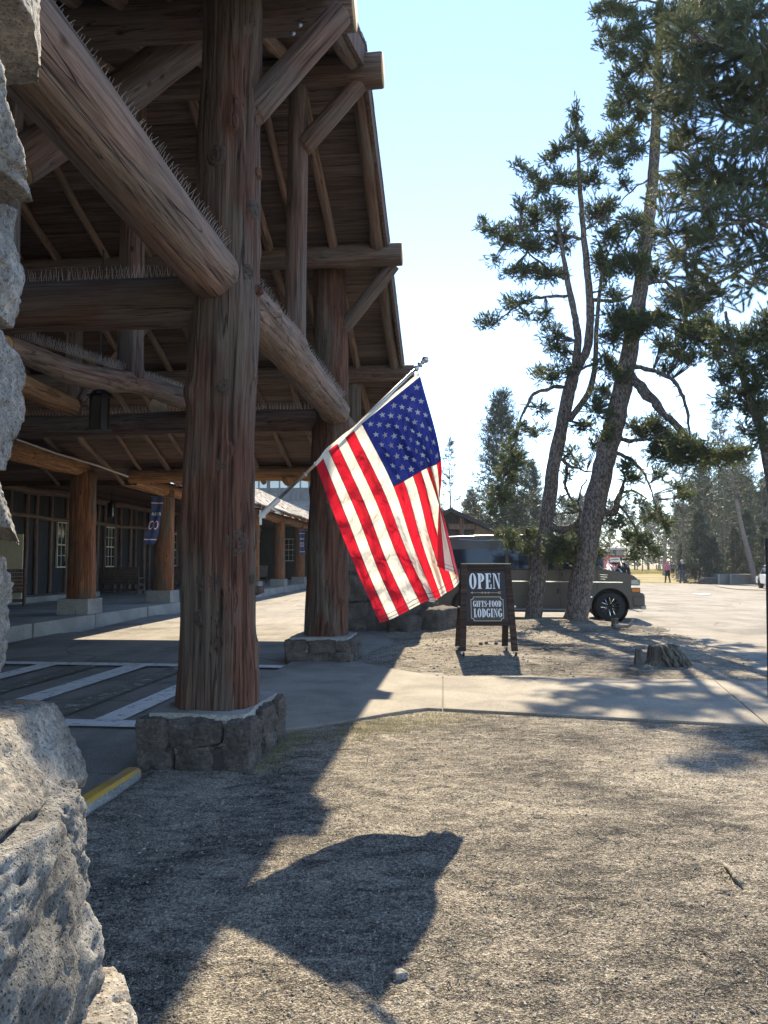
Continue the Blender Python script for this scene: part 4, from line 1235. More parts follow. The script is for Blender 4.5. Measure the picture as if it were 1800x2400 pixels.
h4 = [(1338, 75), (1310, 103), (1270, 120), (1245, 130), (1205, 150), (1155, 180), (1095, 215), (1030, 250)]
d4 = [6.26, 6.30, 6.26, 6.20, 6.24, 6.18, 6.22, 6.18]
h4 = [(zx(x), zy(y), d) for (x, y), d in zip(h4, d4)] + [(901, 1156, 6.20), (880, 1172, 6.15), (858, 1189, 6.19), (838, 1207, 6.13), (816, 1223, 6.16), (794, 1235, 6.12)]
h10 = [(1312, 768, 5.90), (1362, 790, 5.93), (1428, 815, 5.98), (1456, 862, 6.10), (1420, 908, 6.06), (1375, 935, 6.10), (1335, 964, 6.02), (1300, 980, 6.06), (1262, 986, 5.98), (1205, 1010, 5.93), (1130, 1050, 5.90), (1065, 1085, 5.84), (1000, 1115, 5.82), (940, 1132, 5.76)]
h10 = [(zx(x), zy(y), d) for x, y, d in h10]
h0, h4, h10 = np.array(h0), np.array(h4), np.array(h10)
h7 = (h4 * .48 + h10 * .52); h7[:, 0] -= np.array([2, 2, 0, -6, 3, 2, 3, 4, 4, 4, 4, 3, 2, 0]); h7[:, 1] += 3
def crom(a, t):
    n = len(a) - 1; f = min(max(t, 0), 1) * n; i = min(int(f), n - 1); f -= i
    p0, p1, p2, p3 = a[max(i - 1, 0)], a[i], a[i + 1], a[min(i + 2, n)]
    return .5 * ((2 * p1) + (-p0 + p2) * f + (2 * p0 - 5 * p1 + 4 * p2 - p3) * f * f + (-p0 + 3 * p1 - 3 * p2 + p3) * f ** 3)
def flag_pt(s, t):
    c = [crom(h0, t), crom(h4, t), crom(h7, t), crom(h10, t)]
    ss = np.array([0, .4, .7, 1.0])
    i = 0 if s <= .4 else (1 if s <= .7 else 2)
    # smooth interpolation along the fly
    if i == 0: m1 = (c[1] - c[0]) / .4; m2 = (c[2] - c[0]) / .7
    elif i == 1: m1 = (c[2] - c[0]) / .7; m2 = (c[3] - c[1]) / .6
    else: m1 = (c[3] - c[1]) / .6; m2 = (c[3] - c[2]) / .3
    h = ss[i + 1] - ss[i]; f = (s - ss[i]) / h
    p = (2 * f ** 3 - 3 * f * f + 1) * c[i] + (f ** 3 - 2 * f * f + f) * h * m1 + (-2 * f ** 3 + 3 * f * f) * c[i + 1] + (f ** 3 - f * f) * h * m2
    amp = .018 * min(1, s * 4) * (1 if s < .45 else max(.25, 1 - (s - .45) * 1.5))
    d = p[2] + .011 * min(1, s * 5) * math.sin(t * 75 - s * 9 + 2 * math.sin(t * 13)) * (1.15 - t) + amp * math.sin(t * 42 + 6 * s) * (1.2 - t) + .007 * math.sin(s * 33 + t * 15) * (.35 + t) + .006 * math.sin(s * 61 - t * 9) * t
    return P(p[0], p[1], d)
flag = thing('american_flag', 'stars and stripes flag hanging from the silver pole on the log column', 'flag', P(741, 1092, 6.4))
def flag_patch(nm, s0, s1, t0, t1, mat, par, nx, ny, off=0.0):
    V = []; Q = []
    for j in range(ny + 1):
        for i in range(nx + 1):
            V.append(tuple(flag_pt(s0 + (s1 - s0) * i / nx, t0 + (t1 - t0) * j / ny)))
    for j in range(ny):
        for i in range(nx): a = j * (nx + 1) + i; Q.append((a, a + 1, a + nx + 2, a + nx + 1))
    V = np.array(V)
    if off: V[:, 1] -= off
    mb = MB(); mb.add(V, Q=Q); return mb.build(nm, M[mat], par, smooth=True)
canton = flag_patch('canton', 0, .4, 0, 7 / 13, 'f_blue', flag, 40, 56)
for j in range(13):
    flag_patch('stripe', .4 if j < 7 else 0, 1, j / 13, (j + 1) / 13, 'f_red' if j % 2 == 0 else 'f_white', flag, 44 if j < 7 else 70, 7)
for j in range(1, 13):
    n = 40; s0 = .4 if j < 7 else 0
    if j == 7: s0 = 0
    pts = [flag_pt(s0 + (1 - s0) * i / n, j / 13) + Vector((0, -.003, 0)) for i in range(n + 1)]
    mb = MB(); mb.tube(pts, .0028, 4); mb.build('seam', M['f_seam'], flag)
pts = [flag_pt(.4, j / 13 / 4) + Vector((0, -.003, 0)) for j in range(29)]
mb = MB(); mb.tube(pts, .0028, 4); mb.build('seam', M['f_seam'], flag)
for k, (a, b) in enumerate(((.962, .965), (.985, .988))):
    for j in range(13): flag_patch('hem', a - .0, b + .0, j / 13 + .004, (j + 1) / 13 - .004, 'f_seam', flag, 1, 5, .003)
# stars: nine rows of six and five
def star(parent, s, t, r):
    c = flag_pt(s, t); e = .01
    ds = (flag_pt(s + e, t) - flag_pt(s - e, t)).normalized(); dt = (flag_pt(s, t + e) - flag_pt(s, t - e)); dt = (dt - ds * dt.dot(ds)).normalized()
    c = c + Vector((0, -.006, 0))
    V = [tuple(c)]
    for k in range(10):
        a = math.pi * k / 5; q = r if k % 2 == 0 else r * .42
        V.append(tuple(c - dt * q * math.cos(a) + ds * q * math.sin(a)))
    mb = MB(); mb.add(V, T=[(0, 1 + k, 1 + (k + 1) % 10) for k in range(10)]); mb.build('star', M['f_white'], parent)
for row in range(9):
    cols = 6 if row % 2 == 0 else 5
    for q in range(cols):
        star(canton, .4 * ((q * 2 + (1 if row % 2 == 0 else 2)) / 12), (7 / 13) * (row + 1) / 10, .030)
# heading band along the hoist
V = []; Q = []
for i in range(31):
    a = flag_pt(0, i / 30); off = Vector((-.032 * .62, 0, .032 * .78))
    V += [tuple(a), tuple(a + off * (.9 + .1 * math.sin(i)))]
    if i: k = 2 * i; Q.append((k - 2, k - 1, k + 1, k))
mb = MB(); mb.add(V, Q=Q); mb.build('heading', M['f_white'], flag)
for q in (.012, .985):
    c = flag_pt(0, q) + Vector((-.014, -.004, .016)); mb = MB(); mb.lathe(tuple(c), [(.005, -.002), (.011, -.003), (.011, .003), (.005, .002)], 12, axis='Y'); mb.build('grommet', M['steel'], flag)

# ================================================================== A-FRAME SIGN
M['sign_wood'] = _plank('sign_frame_wood', (.020, .012, .010), (.045, .028, .022), (.085, .055, .042))
M['sign_board'] = m_simple('chalkboard_brown', (.020, .014, .018), .55, 0, .15)
M['sign_plaque'] = m_simple('plaque_brown', (.058, .043, .030), .55, 0, .12)
M['letter'] = m_simple('letter_white', (.80, .82, .84), .6, 0, .03)
M['gold'] = m_simple('tan_gold', (.50, .34, .19), .6, 0, .1)
M['brass'] = m_simple('pale_edge', (.55, .50, .36), .5, 0, .1)
gB = G(1145, 1536, .085)
sg = thing('sandwich_board', 'dark wooden sandwich board reading OPEN gifts food lodging on the bare earth', 'sign', (gB.x, gB.y, .085))
SB = Matrix.Translation((gB.x, gB.y, .085)) @ Matrix.Rotation(rad(2), 4, 'Z')
s_ = 13.6 / 1803.0    # metres per photograph pixel at the sign
H = (1535 - 1338) * s_; wt = 110 * s_; wb = 128 * s_
LEAN = .20
def sp(x, z, off=0.0):   # front panel: x in px from the centre, z metres up
    f = z / H
    return SB @ Vector((x * s_ , LEAN * 1.2 * f - .02 - off, z))
def half(z): f = z / H; return (wb + (wt - wb) * f) / 2 / s_
def frontquad(mb, x0, x1, z0, z1, th, off):
    V = []
    for o in (off, off + th):
        for (x, z) in ((x0(z0), z0), (x1(z0), z0), (x1(z1), z1), (x0(z1), z1)): V.append(tuple(sp(x, z, o)))
    mb.add(V, Q=[(0, 3, 2, 1), (4, 5, 6, 7), (0, 1, 5, 4), (1, 2, 6, 5), (2, 3, 7, 6), (3, 0, 4, 7)])
cst = lambda k: (lambda z: k)
zp0 = (1535 - 1472) * s_
for sx in (-1, 1):
    mb = MB()
    if sx < 0: frontquad(mb, lambda z: -half(z), lambda z: -half(z) + 14, .07, H, .035, 0)
    else: frontquad(mb, lambda z: half(z) - 14, lambda z: half(z), .07, H, .035, 0)
    bevel(mb.build('leg', M['sign_wood'], sg), .006)
for z0, z1, nm in ((H - 15 * s_, H, 'top_rail'), (zp0, zp0 + 9 * s_, 'bottom_rail')):
    mb = MB(); frontquad(mb, lambda z: -half(z) + 14.3, lambda z: half(z) - 14.3, z0, z1, .033, .001); bevel(mb.build(nm, M['sign_wood'], sg), .005)
mb = MB(); frontquad(mb, lambda z: -half(z) + 12, lambda z: half(z) - 12, zp0 + 5 * s_, H - 10 * s_, .008, .010); board = mb.build('board', M['sign_board'], sg)
mb = MB(); frontquad(mb, lambda z: -half(z), lambda z: half(z), H + .002, H + .014, .06, -.01); mb.build('top_edge', M['brass'], sg)
# rear frame
def rpz(x, z): f = z / H; return SB @ Vector((x * s_, .30 + .42 - (.46) * f, z))
for sx in (-1, 1):
    mb = MB()
    V = []
    for o in (0, .035):
        for (x, z) in ((sx * half(0) - (3 if sx > 0 else -3) - sx * 14, .07), (sx * half(0) - sx * 3, .07), (sx * half(H), H), (sx * half(H) - sx * 14, H)):
            q = rpz(x, z); V.append((q.x, q.y + o, q.z))
    mb.add(V, Q=[(0, 3, 2, 1), (4, 5, 6, 7), (0, 1, 5, 4), (1, 2, 6, 5), (2, 3, 7, 6), (3, 0, 4, 7)])
    mb.build('leg', M['sign_wood'], sg)
mb = MB(); V = []
for o in (0, .02):
    for (x, z) in ((-half(zp0) + 12, zp0), (half(zp0) - 12, zp0), (half(H) - 12, H - .02), (-half(H) + 12, H - .02)):
        q = rpz(x, z); V.append((q.x, q.y + .006 + o, q.z))
mb.add(V, Q=[(0, 3, 2, 1), (4, 5, 6, 7), (0, 1, 5, 4), (1, 2, 6, 5), (2, 3, 7, 6), (3, 0, 4, 7)]); mb.build('back_board', M['sign_board'], sg)
# casters
for (x, rear) in ((-half(0) + 7, 0), (half(0) - 7, 0), (-half(0) + 9, 1), (half(0) - 9, 1)):
    q = rpz(x, 0) if rear else sp(x, 0, -.015)
    mb = MB(); mb.lathe((q.x + .02, q.y, .105), [(.001, -.014), (.040, -.014), (.045, 0), (.040, .014), (.001, .014)], 16, axis='X'); cw_ = mb.build('caster', M['black_rubber'], sg)
    mb = MB(); mb.box((q.x, q.y, .135), (.045, .05, .05)); mb.build('fork', M['steel'], cw_)
# side hinges
mb = MB()
for sx in (-1, 1):
    q = sp(sx * (half(.78) + 2), .78, .0); mb.lathe(tuple(q), [(.001, -.02), (.018, -.02), (.018, .02), (.001, .02)], 10, axis='X')
mb.build('hinge', M['steel'], sg)
rt = (sp(1, .5) - sp(0, .5)).normalized(); up_ = (sp(0, .6) - sp(0, .5)).normalized(); ou = rt.cross(up_)
def zpx(y): return (1535 - y) * s_
def lay(mb, text, x0, x1, y0, y1, off=.0205):
    lettering(mb, text, sp(x0, zpx(y1), off), rt, up_, ou, (x1 - x0) * s_, (y1 - y0) * s_)
ctr = 1145
mb = MB(); lay(mb, 'OPEN', 1107 - ctr, 1176 - ctr, 1358, 1392); mb.build('lettering', M['letter'], board)
# arrow
mb = MB(); za = zpx(1400.5)
def pq(x, z, off=.0205): return tuple(sp(x, z, off))
mb.poly([pq(1113 - ctr, za - .004), pq(1172 - ctr, za - .004), pq(1172 - ctr, za + .004), pq(1113 - ctr, za + .004)])
mb.poly([pq(1108.5 - ctr, za, .0206), pq(1115 - ctr, za - .021, .0206), pq(1113.2 - ctr, za, .0206), pq(1115 - ctr, za + .021, .0206)])
for k, x in enumerate((1135, 1142.3, 1149)): mb.poly([pq(x - ctr + 2.0 * math.cos(a), za + 2.0 * s_ * math.sin(a), .0207 + k * .0001) for a in np.arange(12) * math.pi / 6])
for k, x in enumerate((1171.5, 1173.7, 1175.9)):
    for sg_ in (-1, 1): mb.poly([pq(x - ctr - 2.6, za, .0208 + k * .0001), pq(x - ctr - 1.4, za, .0208 + k * .0001), pq(x - ctr + 1.4, za + sg_ * .02, .0208 + k * .0001), pq(x - ctr, za + sg_ * .02, .0208 + k * .0001)])
mb.build('arrow_print', M['gold'], board)
# plaque with notched corners
def plaque(x0, x1, y0, y1, nch, off, mat, nm):
    pts = []
    c = [(x0, y1), (x1, y1), (x1, y0), (x0, y0)]
    z0, z1 = zpx(y1), zpx(y0); n = nch; nz = nch * s_
    pts = [(x0 + n, z0), (x1 - n, z0), (x1 - n * .75, z0 + nz * .75), (x1, z0 + nz), (x1, z1 - nz), (x1 - n * .75, z1 - nz * .75), (x1 - n, z1), (x0 + n, z1), (x0 + n * .75, z1 - nz * .75), (x0, z1 - nz), (x0, z0 + nz), (x0 + n * .75, z0 + nz * .75)]
    mb = MB(); ctr_ = pq((x0 + x1) / 2, (z0 + z1) / 2, off)
    V = [ctr_] + [pq(a, b, off) for a, b in pts]
    mb.add(V, T=[(0, 1 + i, 1 + (i + 1) % 12) for i in range(12)]); return mb.build(nm, M[mat], board)
plaque(1109 - ctr, 1181 - ctr, 1409, 1462, 6, .0200, 'brass', 'plaque_rim')
plaque(1110.2 - ctr, 1179.8 - ctr, 1410.2, 1460.8, 6, .0206, 'sign_plaque', 'plaque')
mb = MB(); lay(mb, 'GIFTS.FOOD', 1114 - ctr, 1176 - ctr, 1418, 1431, .0215); lay(mb, 'LODGING', 1115 - ctr, 1177 - ctr, 1435, 1453.5, .0215); mb.build('lettering', M['letter'], board)
# ================================================================== VEHICLES
def m_paint(name, col, metal=.5, rough=.28):
    n = N(name); v = n.coord('Object'); d = n.noise(v, 5, 5, .65)
    c = n.mix(1.0, col, n.ramp(d, [(.3, .9), (.7, 1.05)]), 'MULTIPLY')
    n.b.inputs['Coat Weight'].default_value = .25; n.b.inputs['Coat Roughness'].default_value = .08
    return n.fin(c, n.ramp(d, [(.3, rough), (.7, rough + .15)]), None, metal, .35)
M['van_paint'] = m_paint('taupe_paint', (.080, .070, .061), .15, .3)
M['white_car'] = m_paint('white_car_paint', (.78, .79, .80), 0, .3)
M['suv_paint'] = m_paint('black_car_paint', (.02, .022, .028), .2)
M['bus_red'] = m_paint('bus_red', (.48, .035, .045), 0, .35)
M['bus_cream'] = m_paint('bus_cream', (.66, .60, .56), 0, .35)
M['car_glass'] = _glass('sky_blue_glass', (.010, .017, .034)); M['car_glass'].node_tree.nodes['Principled BSDF'].inputs['Specular IOR Level'].default_value = .5  # bluish base colour stands in for the sky mirrored in dark glass
M['chrome'] = m_simple('chrome', (.75, .75, .76), .14, 1.0, .05)
M['amber'] = m_simple('amber_lens', (.75, .20, .015), .25, 0, .1)
M['lens'] = m_simple('clear_lens', (.35, .37, .38), .12, .3, .1)
M['red_lens'] = m_simple('red_lens', (.4, .015, .02), .25, 0, .1)
M['tan_trim'] = m_simple('grey_trim', (.05, .048, .046), .5, 0, .1)
M['plate'] = m_simple('licence_plate', (.5, .52, .55), .5, 0, .4)

def shell(name, prof, y0, y1, mat, parent, Mx, bev=.03, seg=3):
    """closed body from a side profile; y0(z) near side, y1(z) far side"""
    bm = bmesh.new()
    a = [bm.verts.new((x, y0(z), z)) for x, z in prof]; b = [bm.verts.new((x, y1(z), z)) for x, z in prof]
    n = len(prof)
    bm.faces.new(a); bm.faces.new(b[::-1])
    for i in range(n): bm.faces.new((a[i], b[i], b[(i + 1) % n], a[(i + 1) % n]))
    bmesh.ops.recalc_face_normals(bm, faces=bm.faces[:])
    me = bpy.data.meshes.new(name); bm.to_mesh(me); bm.free(); me.materials.append(M[mat])
    for p in me.polygons: p.use_smooth = True
    o = put(name, me, parent, Mx)
    if bev: bevel(o, bev, seg, 35)
    me.set_sharp_from_angle(angle=rad(30))
    return o
def side_panel(name, poly, yfun, th, mat, parent, Mx, bev=0):
    bm = bmesh.new()
    s = -1
    a = [bm.verts.new((x, yfun(z) - th, z)) for x, z in poly]; b = [bm.verts.new((x, yfun(z) + .004, z)) for x, z in poly]
    n = len(poly); bm.faces.new(a); bm.faces.new(b[::-1])
    for i in range(n): bm.faces.new((a[i], b[i], b[(i + 1) % n], a[(i + 1) % n]))
    bmesh.ops.recalc_face_normals(bm, faces=bm.faces[:])
    me = bpy.data.meshes.new(name); bm.to_mesh(me); bm.free(); me.materials.append(M[mat])
    o = put(name, me, parent, Mx)
    if bev: bevel(o, bev, 2, 35)
    return o
def wheel(parent, x, y, z, r, w, Mx, spokes=6, rim_r=.64):
    mb = MB()
    mb.lathe((x, y, z), [(r * .6, -w / 2), (r * .90, -w / 2), (r * .97, -w * .42), (r, -w * .3), (r, w * .3), (r * .97, w * .42), (r * .9, w / 2), (r * .6, w / 2)], 36, axis='Y')
    wo = put('wheel', mb.mesh('wheel', [M['black_rubber']], True), parent, Mx)
    mb = MB()
    mb.lathe((x, y, z), [(r * rim_r, -w * .46), (r * rim_r * .97, -w * .47), (r * rim_r * .92, -w * .30), (.02, -w * .25)], 32, axis='Y')
    put('rim', mb.mesh('rim', [M['black_metal']], True), wo, Mx)
    mb = MB()
    for k in range(spokes):
        for q in (-1, 1):
            a = 2 * math.pi * k / spokes + .3; b = a + q * .16; c = a + q * .26
            def pp(rr, t, yy): return (x + rr * math.cos(t), y - w * .40 + yy, z + rr * math.sin(t))
            mb.tube([pp(r * .22, a + q * .12, .02), pp(r * .34, b * .5 + a * .5 + q * .08, -.005), pp(r * rim_r * .93, c, -.01)], .0075, 5)
        mb.tube([pp(r * .24, a - .14, .0), pp(r * .20, a, 0.0), pp(r * .24, a + .14, .0)], .007, 5)
    put('spoke', mb.mesh('spoke', [M['chrome']]), wo, Mx)
    return wo
def arch(cx, cz, r, a0, a1, n=14):
    return [(cx + r * math.cos(rad(a0 + (a1 - a0) * i / n)), cz + r * math.sin(rad(a0 + (a1 - a0) * i / n))) for i in range(n + 1)]

# ------------------------------------------------------------------ the conversion van
PSI = rad(8)
O_ = P(1508, 1400, 20.75); O_.z = .0
VM = Matrix.Translation(O_) @ Matrix.Rotation(-PSI, 4, 'Z')
def vp(px, py):
    k = (px - 900) / 1803.0; c, s = math.cos(PSI), math.sin(PSI)
    kk = k * 1.0
    xl = (kk * O_.y - O_.x) / (c + kk * s)
    return (xl, P(px, py, O_.y - xl * s).z)
van = thing('conversion_van', 'taupe high-roof conversion van parked behind the two leaning pine trunks', 'van', O_ + Vector((-2.9, 1.3, 0)), -PSI)
WD = 2.02; BELT = vp(1300, 1336)[1]
yl0 = lambda z: .03 * max(0, (.62 - z)) ; yl1 = lambda z: WD - yl0(z)
yu0 = lambda z: .005 + .115 * max(0, z - BELT); yu1 = lambda z: WD - yu0(z)
fw = vp(1427, 1414); rw = vp(1097, 1413)
WR = .405
fw = (fw[0], WR); rw = (rw[0], WR)
low = [vp(1011, 1418), vp(1060, 1424)] + arch(rw[0], rw[1], .49, 186, -6) + [vp(1142, 1426), vp(1383, 1428)] + arch(fw[0], fw[1], .49, 186, -6) + [vp(1471, 1428), vp(1501, 1427), vp(1507, 1419), vp(1508, 1396), vp(1505, 1391), vp(1498, 1389), vp(1497, 1366), vp(1494, 1359), vp(1484, 1350), vp(1470, 1344.5), vp(1445, 1338.5), vp(1417, 1336), vp(1300, 1336), vp(1009, 1336), vp(1008, 1380), vp(1006, 1404)]
# keep arches above the sill
low = [(x, max(z, .30)) for x, z in low]
vb = shell('body', low, yl0, yl1, 'van_paint', van, VM, .035)
up = [vp(1418, 1337.0), vp(1385, 1309), vp(1345, 1279), vp(1333, 1264), vp(1318, 1256), vp(1296, 1253), vp(1232, 1252), vp(1120, 1254), vp(1060, 1256.5), vp(1022, 1258), vp(1014, 1264), vp(1010, 1300), vp(1009, 1337.0)]
up = [(x, z - (.004 if abs(z - BELT) < .03 else 0)) for x, z in up]
shell('roof', up, yu0, yu1, 'van_paint', van, VM, .05)
def vpoly(pts): return [vp(*p) for p in pts]
for pts in ([(1036, 1288), (1181, 1285), (1184, 1289), (1184, 1330), (1180, 1333), (1036, 1333)], [(1192, 1285), (1234, 1284.5), (1237, 1288), (1237, 1330), (1233, 1333), (1192, 1333)], [(1256, 1286), (1297, 1286), (1298, 1330), (1294, 1333), (1256, 1333)],
            [(1317, 1290), (1338, 1287), (1356, 1295), (1398, 1331), (1396, 1334), (1319, 1334)]):
    side_panel('window', vpoly(pts), yu0, .006, 'car_glass', van, VM)
ys = lambda z: -.002
side_panel('chrome_trim', vpoly([(1190, 1360.5), (1457, 1363.5), (1457, 1366), (1190, 1363)]), ys, .012, 'chrome', vb, VM)
side_panel('running_board', vpoly([(1145, 1428), (1381, 1430), (1381, 1435), (1145, 1433)]), lambda z: -.05, .05, 'tan_trim', van, VM, .01)
for pts in ([(1310, 1286), (1311.2, 1286), (1311.2, 1424), (1310, 1424)], [(1242.5, 1285), (1244, 1285), (1244, 1424), (1242.5, 1424)], [(1397, 1337), (1398.2, 1337), (1398.2, 1424), (1397, 1424)]):
    side_panel('door_gap', vpoly(pts), ys, .003, 'black_rubber', vb, VM)
side_panel('crease', vpoly([(1150, 1391), (1380, 1394), (1380, 1396), (1150, 1393)]), ys, .010, 'van_paint', vb, VM, .003)
side_panel('crease', vpoly([(1150, 1415), (1380, 1418), (1380, 1420), (1150, 1417)]), ys, .012, 'van_paint', vb, VM, .003)
for pts in ([(1403, 1345), (1425, 1346), (1422, 1349), (1404, 1348)], [(1404, 1350), (1424, 1351), (1420, 1354), (1404, 1353)], [(1405, 1355), (1420, 1356), (1416, 1358), (1406, 1357.5)]):
    side_panel('fender_vent', vpoly(pts), ys, .006, 'black_rubber', vb, VM)
    side_panel('vent_bar', vpoly([(pts[0][0] + 1, pts[0][1] + 1.2), (pts[1][0] - 2, pts[1][1] + 1.2), (pts[1][0] - 3, pts[1][1] + 2.1), (pts[0][0] + 1, pts[0][1] + 2.1)]), lambda z: -.006, .006, 'chrome', vb, VM)
side_panel('headlight', vpoly([(1477, 1359), (1492, 1358.5), (1496.5, 1370), (1476.5, 1370.5)]), ys, .012, 'lens', van, VM, .01)
side_panel('headlight_bezel', vpoly([(1476, 1371.5), (1497, 1371.5), (1497.5, 1378), (1476, 1378)]), ys, .010, 'chrome', van, VM, .004)
side_panel('turn_signal', vpoly([(1478, 1379.5), (1496, 1379.5), (1496, 1387), (1479, 1387)]), ys, .012, 'amber', van, VM, .006)
# wrap the lamps round the nose
for z0, z1, m_ in ((vp(1490, 1370)[1], vp(1490, 1358)[1], 'lens'), (vp(1490, 1387)[1], vp(1490, 1379.5)[1], 'amber')):
    for yy in (.2, WD - .2):
        mb = MB(); x = vp(1497, 1370)[0]; mb.box((x + .004, yy, (z0 + z1) / 2), (.02, .38, z1 - z0)); put('headlight' if m_ == 'lens' else 'turn_signal', mb.mesh('lamp', [M[m_]]), van, VM)
mb = MB(); x = vp(1497, 1370)[0]; mb.box((x + .008, WD / 2, vp(1490, 1370)[1]), (.02, 1.15, .24)); put('grille', mb.mesh('grille', [M['black_metal']]), van, VM)
mb = MB(); xb = vp(1508, 1400)[0]
mb.box((xb - .16, WD / 2, .56), (.34, WD + .03, .30)); bevel(put('bumper', mb.mesh('bumper', [M['van_paint']]), van, VM), .05, 3)
mb = MB(); mb.box((xb - .03, .10, .40), (.12, .2, .12)); put('fog_light', mb.mesh('fog_light', [M['lens']]), van, VM)
# windshield, mirror, handles, filler
w0, w1 = vp(1416, 1334.5), vp(1350, 1283.5)
dn = Vector((w1[1] - w0[1], 0, -(w1[0] - w0[0]))); dn.normalize(); dn *= .008
V = []
for (x, z) in (w0, w1):
    for y in (yu0(z) + .09, yu1(z) - .09): V.append((x + dn.x, y, z + dn.z))
mb = MB(); mb.add(V, Q=[(0, 1, 3, 2)]); put('windshield', mb.mesh('windshield', [M['car_glass']]), van, VM)
mb = MB(); q = vp(1384, 1329); mb.box((q[0], -.16, q[1]), (.14, .20, .22)); bevel(put('mirror', mb.mesh('mirror', [M['tan_trim']]), van, VM), .04, 3)
for px_, py_ in ((1315.5, 1346), (1306, 1385)):
    q = vp(px_, py_); mb = MB(); mb.box((q[0], -.012, q[1]), (.035, .03, .13)); bevel(put('handle', mb.mesh('handle', [M['black_metal']]), van, VM), .008)
q = vp(1382.5, 1399.5); mb = MB(); mb.lathe((q[0], -.004, q[1]), [(.001, -.006), (.035, -.006), (.04, 0), (.04, .01)], 18, axis='Y'); put('badge', mb.mesh('badge', [M['chrome']], True), van, VM)
q0 = (fw, rw)
for (x, z) in (fw, rw):
    wheel(van, x, .155, z, WR, .26, VM); wheel(van, x, WD - .155, z, WR, .26, VM)
    mb = MB(); V = []
    pts = arch(x, z, .49, 186, -6, 20); pts2 = arch(x, z, .535, 184, -4, 20)
    for (a, c), (b, d) in zip(pts, pts2): V += [(a, -.018, max(c, .30)), (b, -.006, max(d, .30)), (a, .10, max(c, .30))]
    Q = [(3 * i, 3 * i + 1, 3 * i + 4, 3 * i + 3) for i in range(20)] + [(3 * i + 2, 3 * i, 3 * i + 3, 3 * i + 5) for i in range(20)]
    mb.add(V, Q=Q); put('fender_flare', mb.mesh('fender_flare', [M['van_paint']], True), van, VM)
    mb = MB(); mb.lathe((x, .30, z), [(.001, .01), (.485, .01), (.485, -.26)], 28, axis='Y'); put('wheel_well', mb.mesh('wheel_well', [M['black_rubber']]), van, VM)
mb = MB(); q = vp(1016, 1404); mb.box((q[0] - .03, WD / 2, q[1]), (.2, WD - .06, .22)); bevel(put('rear_bumper', mb.mesh('rear_bumper', [M['tan_trim']]), van, VM), .04)
mb = MB(); mb.tube([(vp(1075, 1262)[0], -.0, vp(1070, 1264)[1]), (vp(1120, 1266)[0], -.005, vp(1110, 1267)[1]), (vp(1200, 1266)[0], -.0, vp(1200, 1267)[1])], .008, 5); put('roof_stripe', mb.mesh('roof_stripe', [M['chrome']]), van, VM @ Matrix.Translation((0, yu0(2.2) - .004, 0)))

# ------------------------------------------------------------------ generic cars
def car(name, label, Mx, L, Wd, H, paint, kind='suv', plate=True):
    t = thing(name, label, 'car', Mx.translation, Mx.to_euler().z)
    r = .36; fx, rx_ = -.95, -(L - 1.0)
    bz = H * .58
    low = [(-L + .05, .32)] + arch(rx_, r, r + .07, 185, -5) + arch(fx, r, r + .07, 185, -5) + [(-.08, .30), (0, .42), (-.02, .72), (-.25, bz - .12), (-1.15, bz), (-L + .1, bz + .03), (-L, bz - .1), (-L + .0, .5)]
    low = [(x, max(z, .28)) for x, z in low]
    y0 = lambda z: .04 * max(0, .5 - z); y1 = lambda z: Wd - y0(z)
    u0 = lambda z: .02 + .28 * max(0, z - bz); u1 = lambda z: Wd - u0(z)
    shell('body', low, y0, y1, paint, t, Mx, .06)
    back = (-L + .12, -L + .30) if kind == 'suv' else (-L + .35, -L + .95)
    up_ = [(-1.15, bz - .01), (-1.95, H - .06), (-2.3, H), (back[1] - .1, H - .03), (back[1] - .1 - .12, H - .07), (back[0], bz + .01)]
    shell('roof', up_, u0, u1, paint, t, Mx, .05)
    for side in (0, 1):
        f = (lambda z: u0(z)) if side == 0 else (lambda z: u1(z) + .008)
        side_panel('window', [(-1.45, bz + .04), (-2.0, H - .12), (-2.55, H - .10), (-2.55, bz + .05)], f, .006, 'car_glass', t, Mx)
        side_panel('window', [(-2.63, bz + .05), (-2.63, H - .10), (back[1] - .15, H - .14), (back[0] + .2, bz + .06)], f, .006, 'car_glass', t, Mx)
    V = []
    for (x, z) in ((back[0] - .02, bz + .06), (back[1] - .24, H - .13)):
        for y in (u0(z) + .10, u1(z) - .10): V.append((x - .012, y, z))
    mb = MB(); mb.add(V, Q=[(0, 2, 3, 1)]); put('rear_window', mb.mesh('rear_window', [M['car_glass']]), t, Mx)
    V = []
    for (x, z) in ((-1.20, bz + .04), (-1.90, H - .09)):
        for y in (u0(z) + .08, u1(z) - .08): V.append((x + .03, y, z + .03))
    mb = MB(); mb.add(V, Q=[(0, 1, 3, 2)]); put('windshield', mb.mesh('windshield', [M['car_glass']]), t, Mx)
    for y in (.13, Wd - .13):
        for x in (fx, rx_): wheel(t, x, y if y < 1 else y, r, r, .22, Mx, 5)
        mb = MB(); mb.box((-L - .002, y + (.06 if y < 1 else -.06), bz - .14), (.05, .26, .13)); bevel(put('tail_light', mb.mesh('tail_light', [M['red_lens']]), t, Mx), .01)
    mb = MB(); mb.box((-L - .03, Wd / 2, .48), (.14, Wd - .08, .2)); bevel(put('bumper', mb.mesh('bumper', [M[paint]]), t, Mx), .05, 3)
    mb = MB(); mb.box((-L - .012, Wd / 2, bz - .17), (.02, .32, .16)); put('licence_plate', mb.mesh('licence_plate', [M['plate']]), t, Mx)
    return t
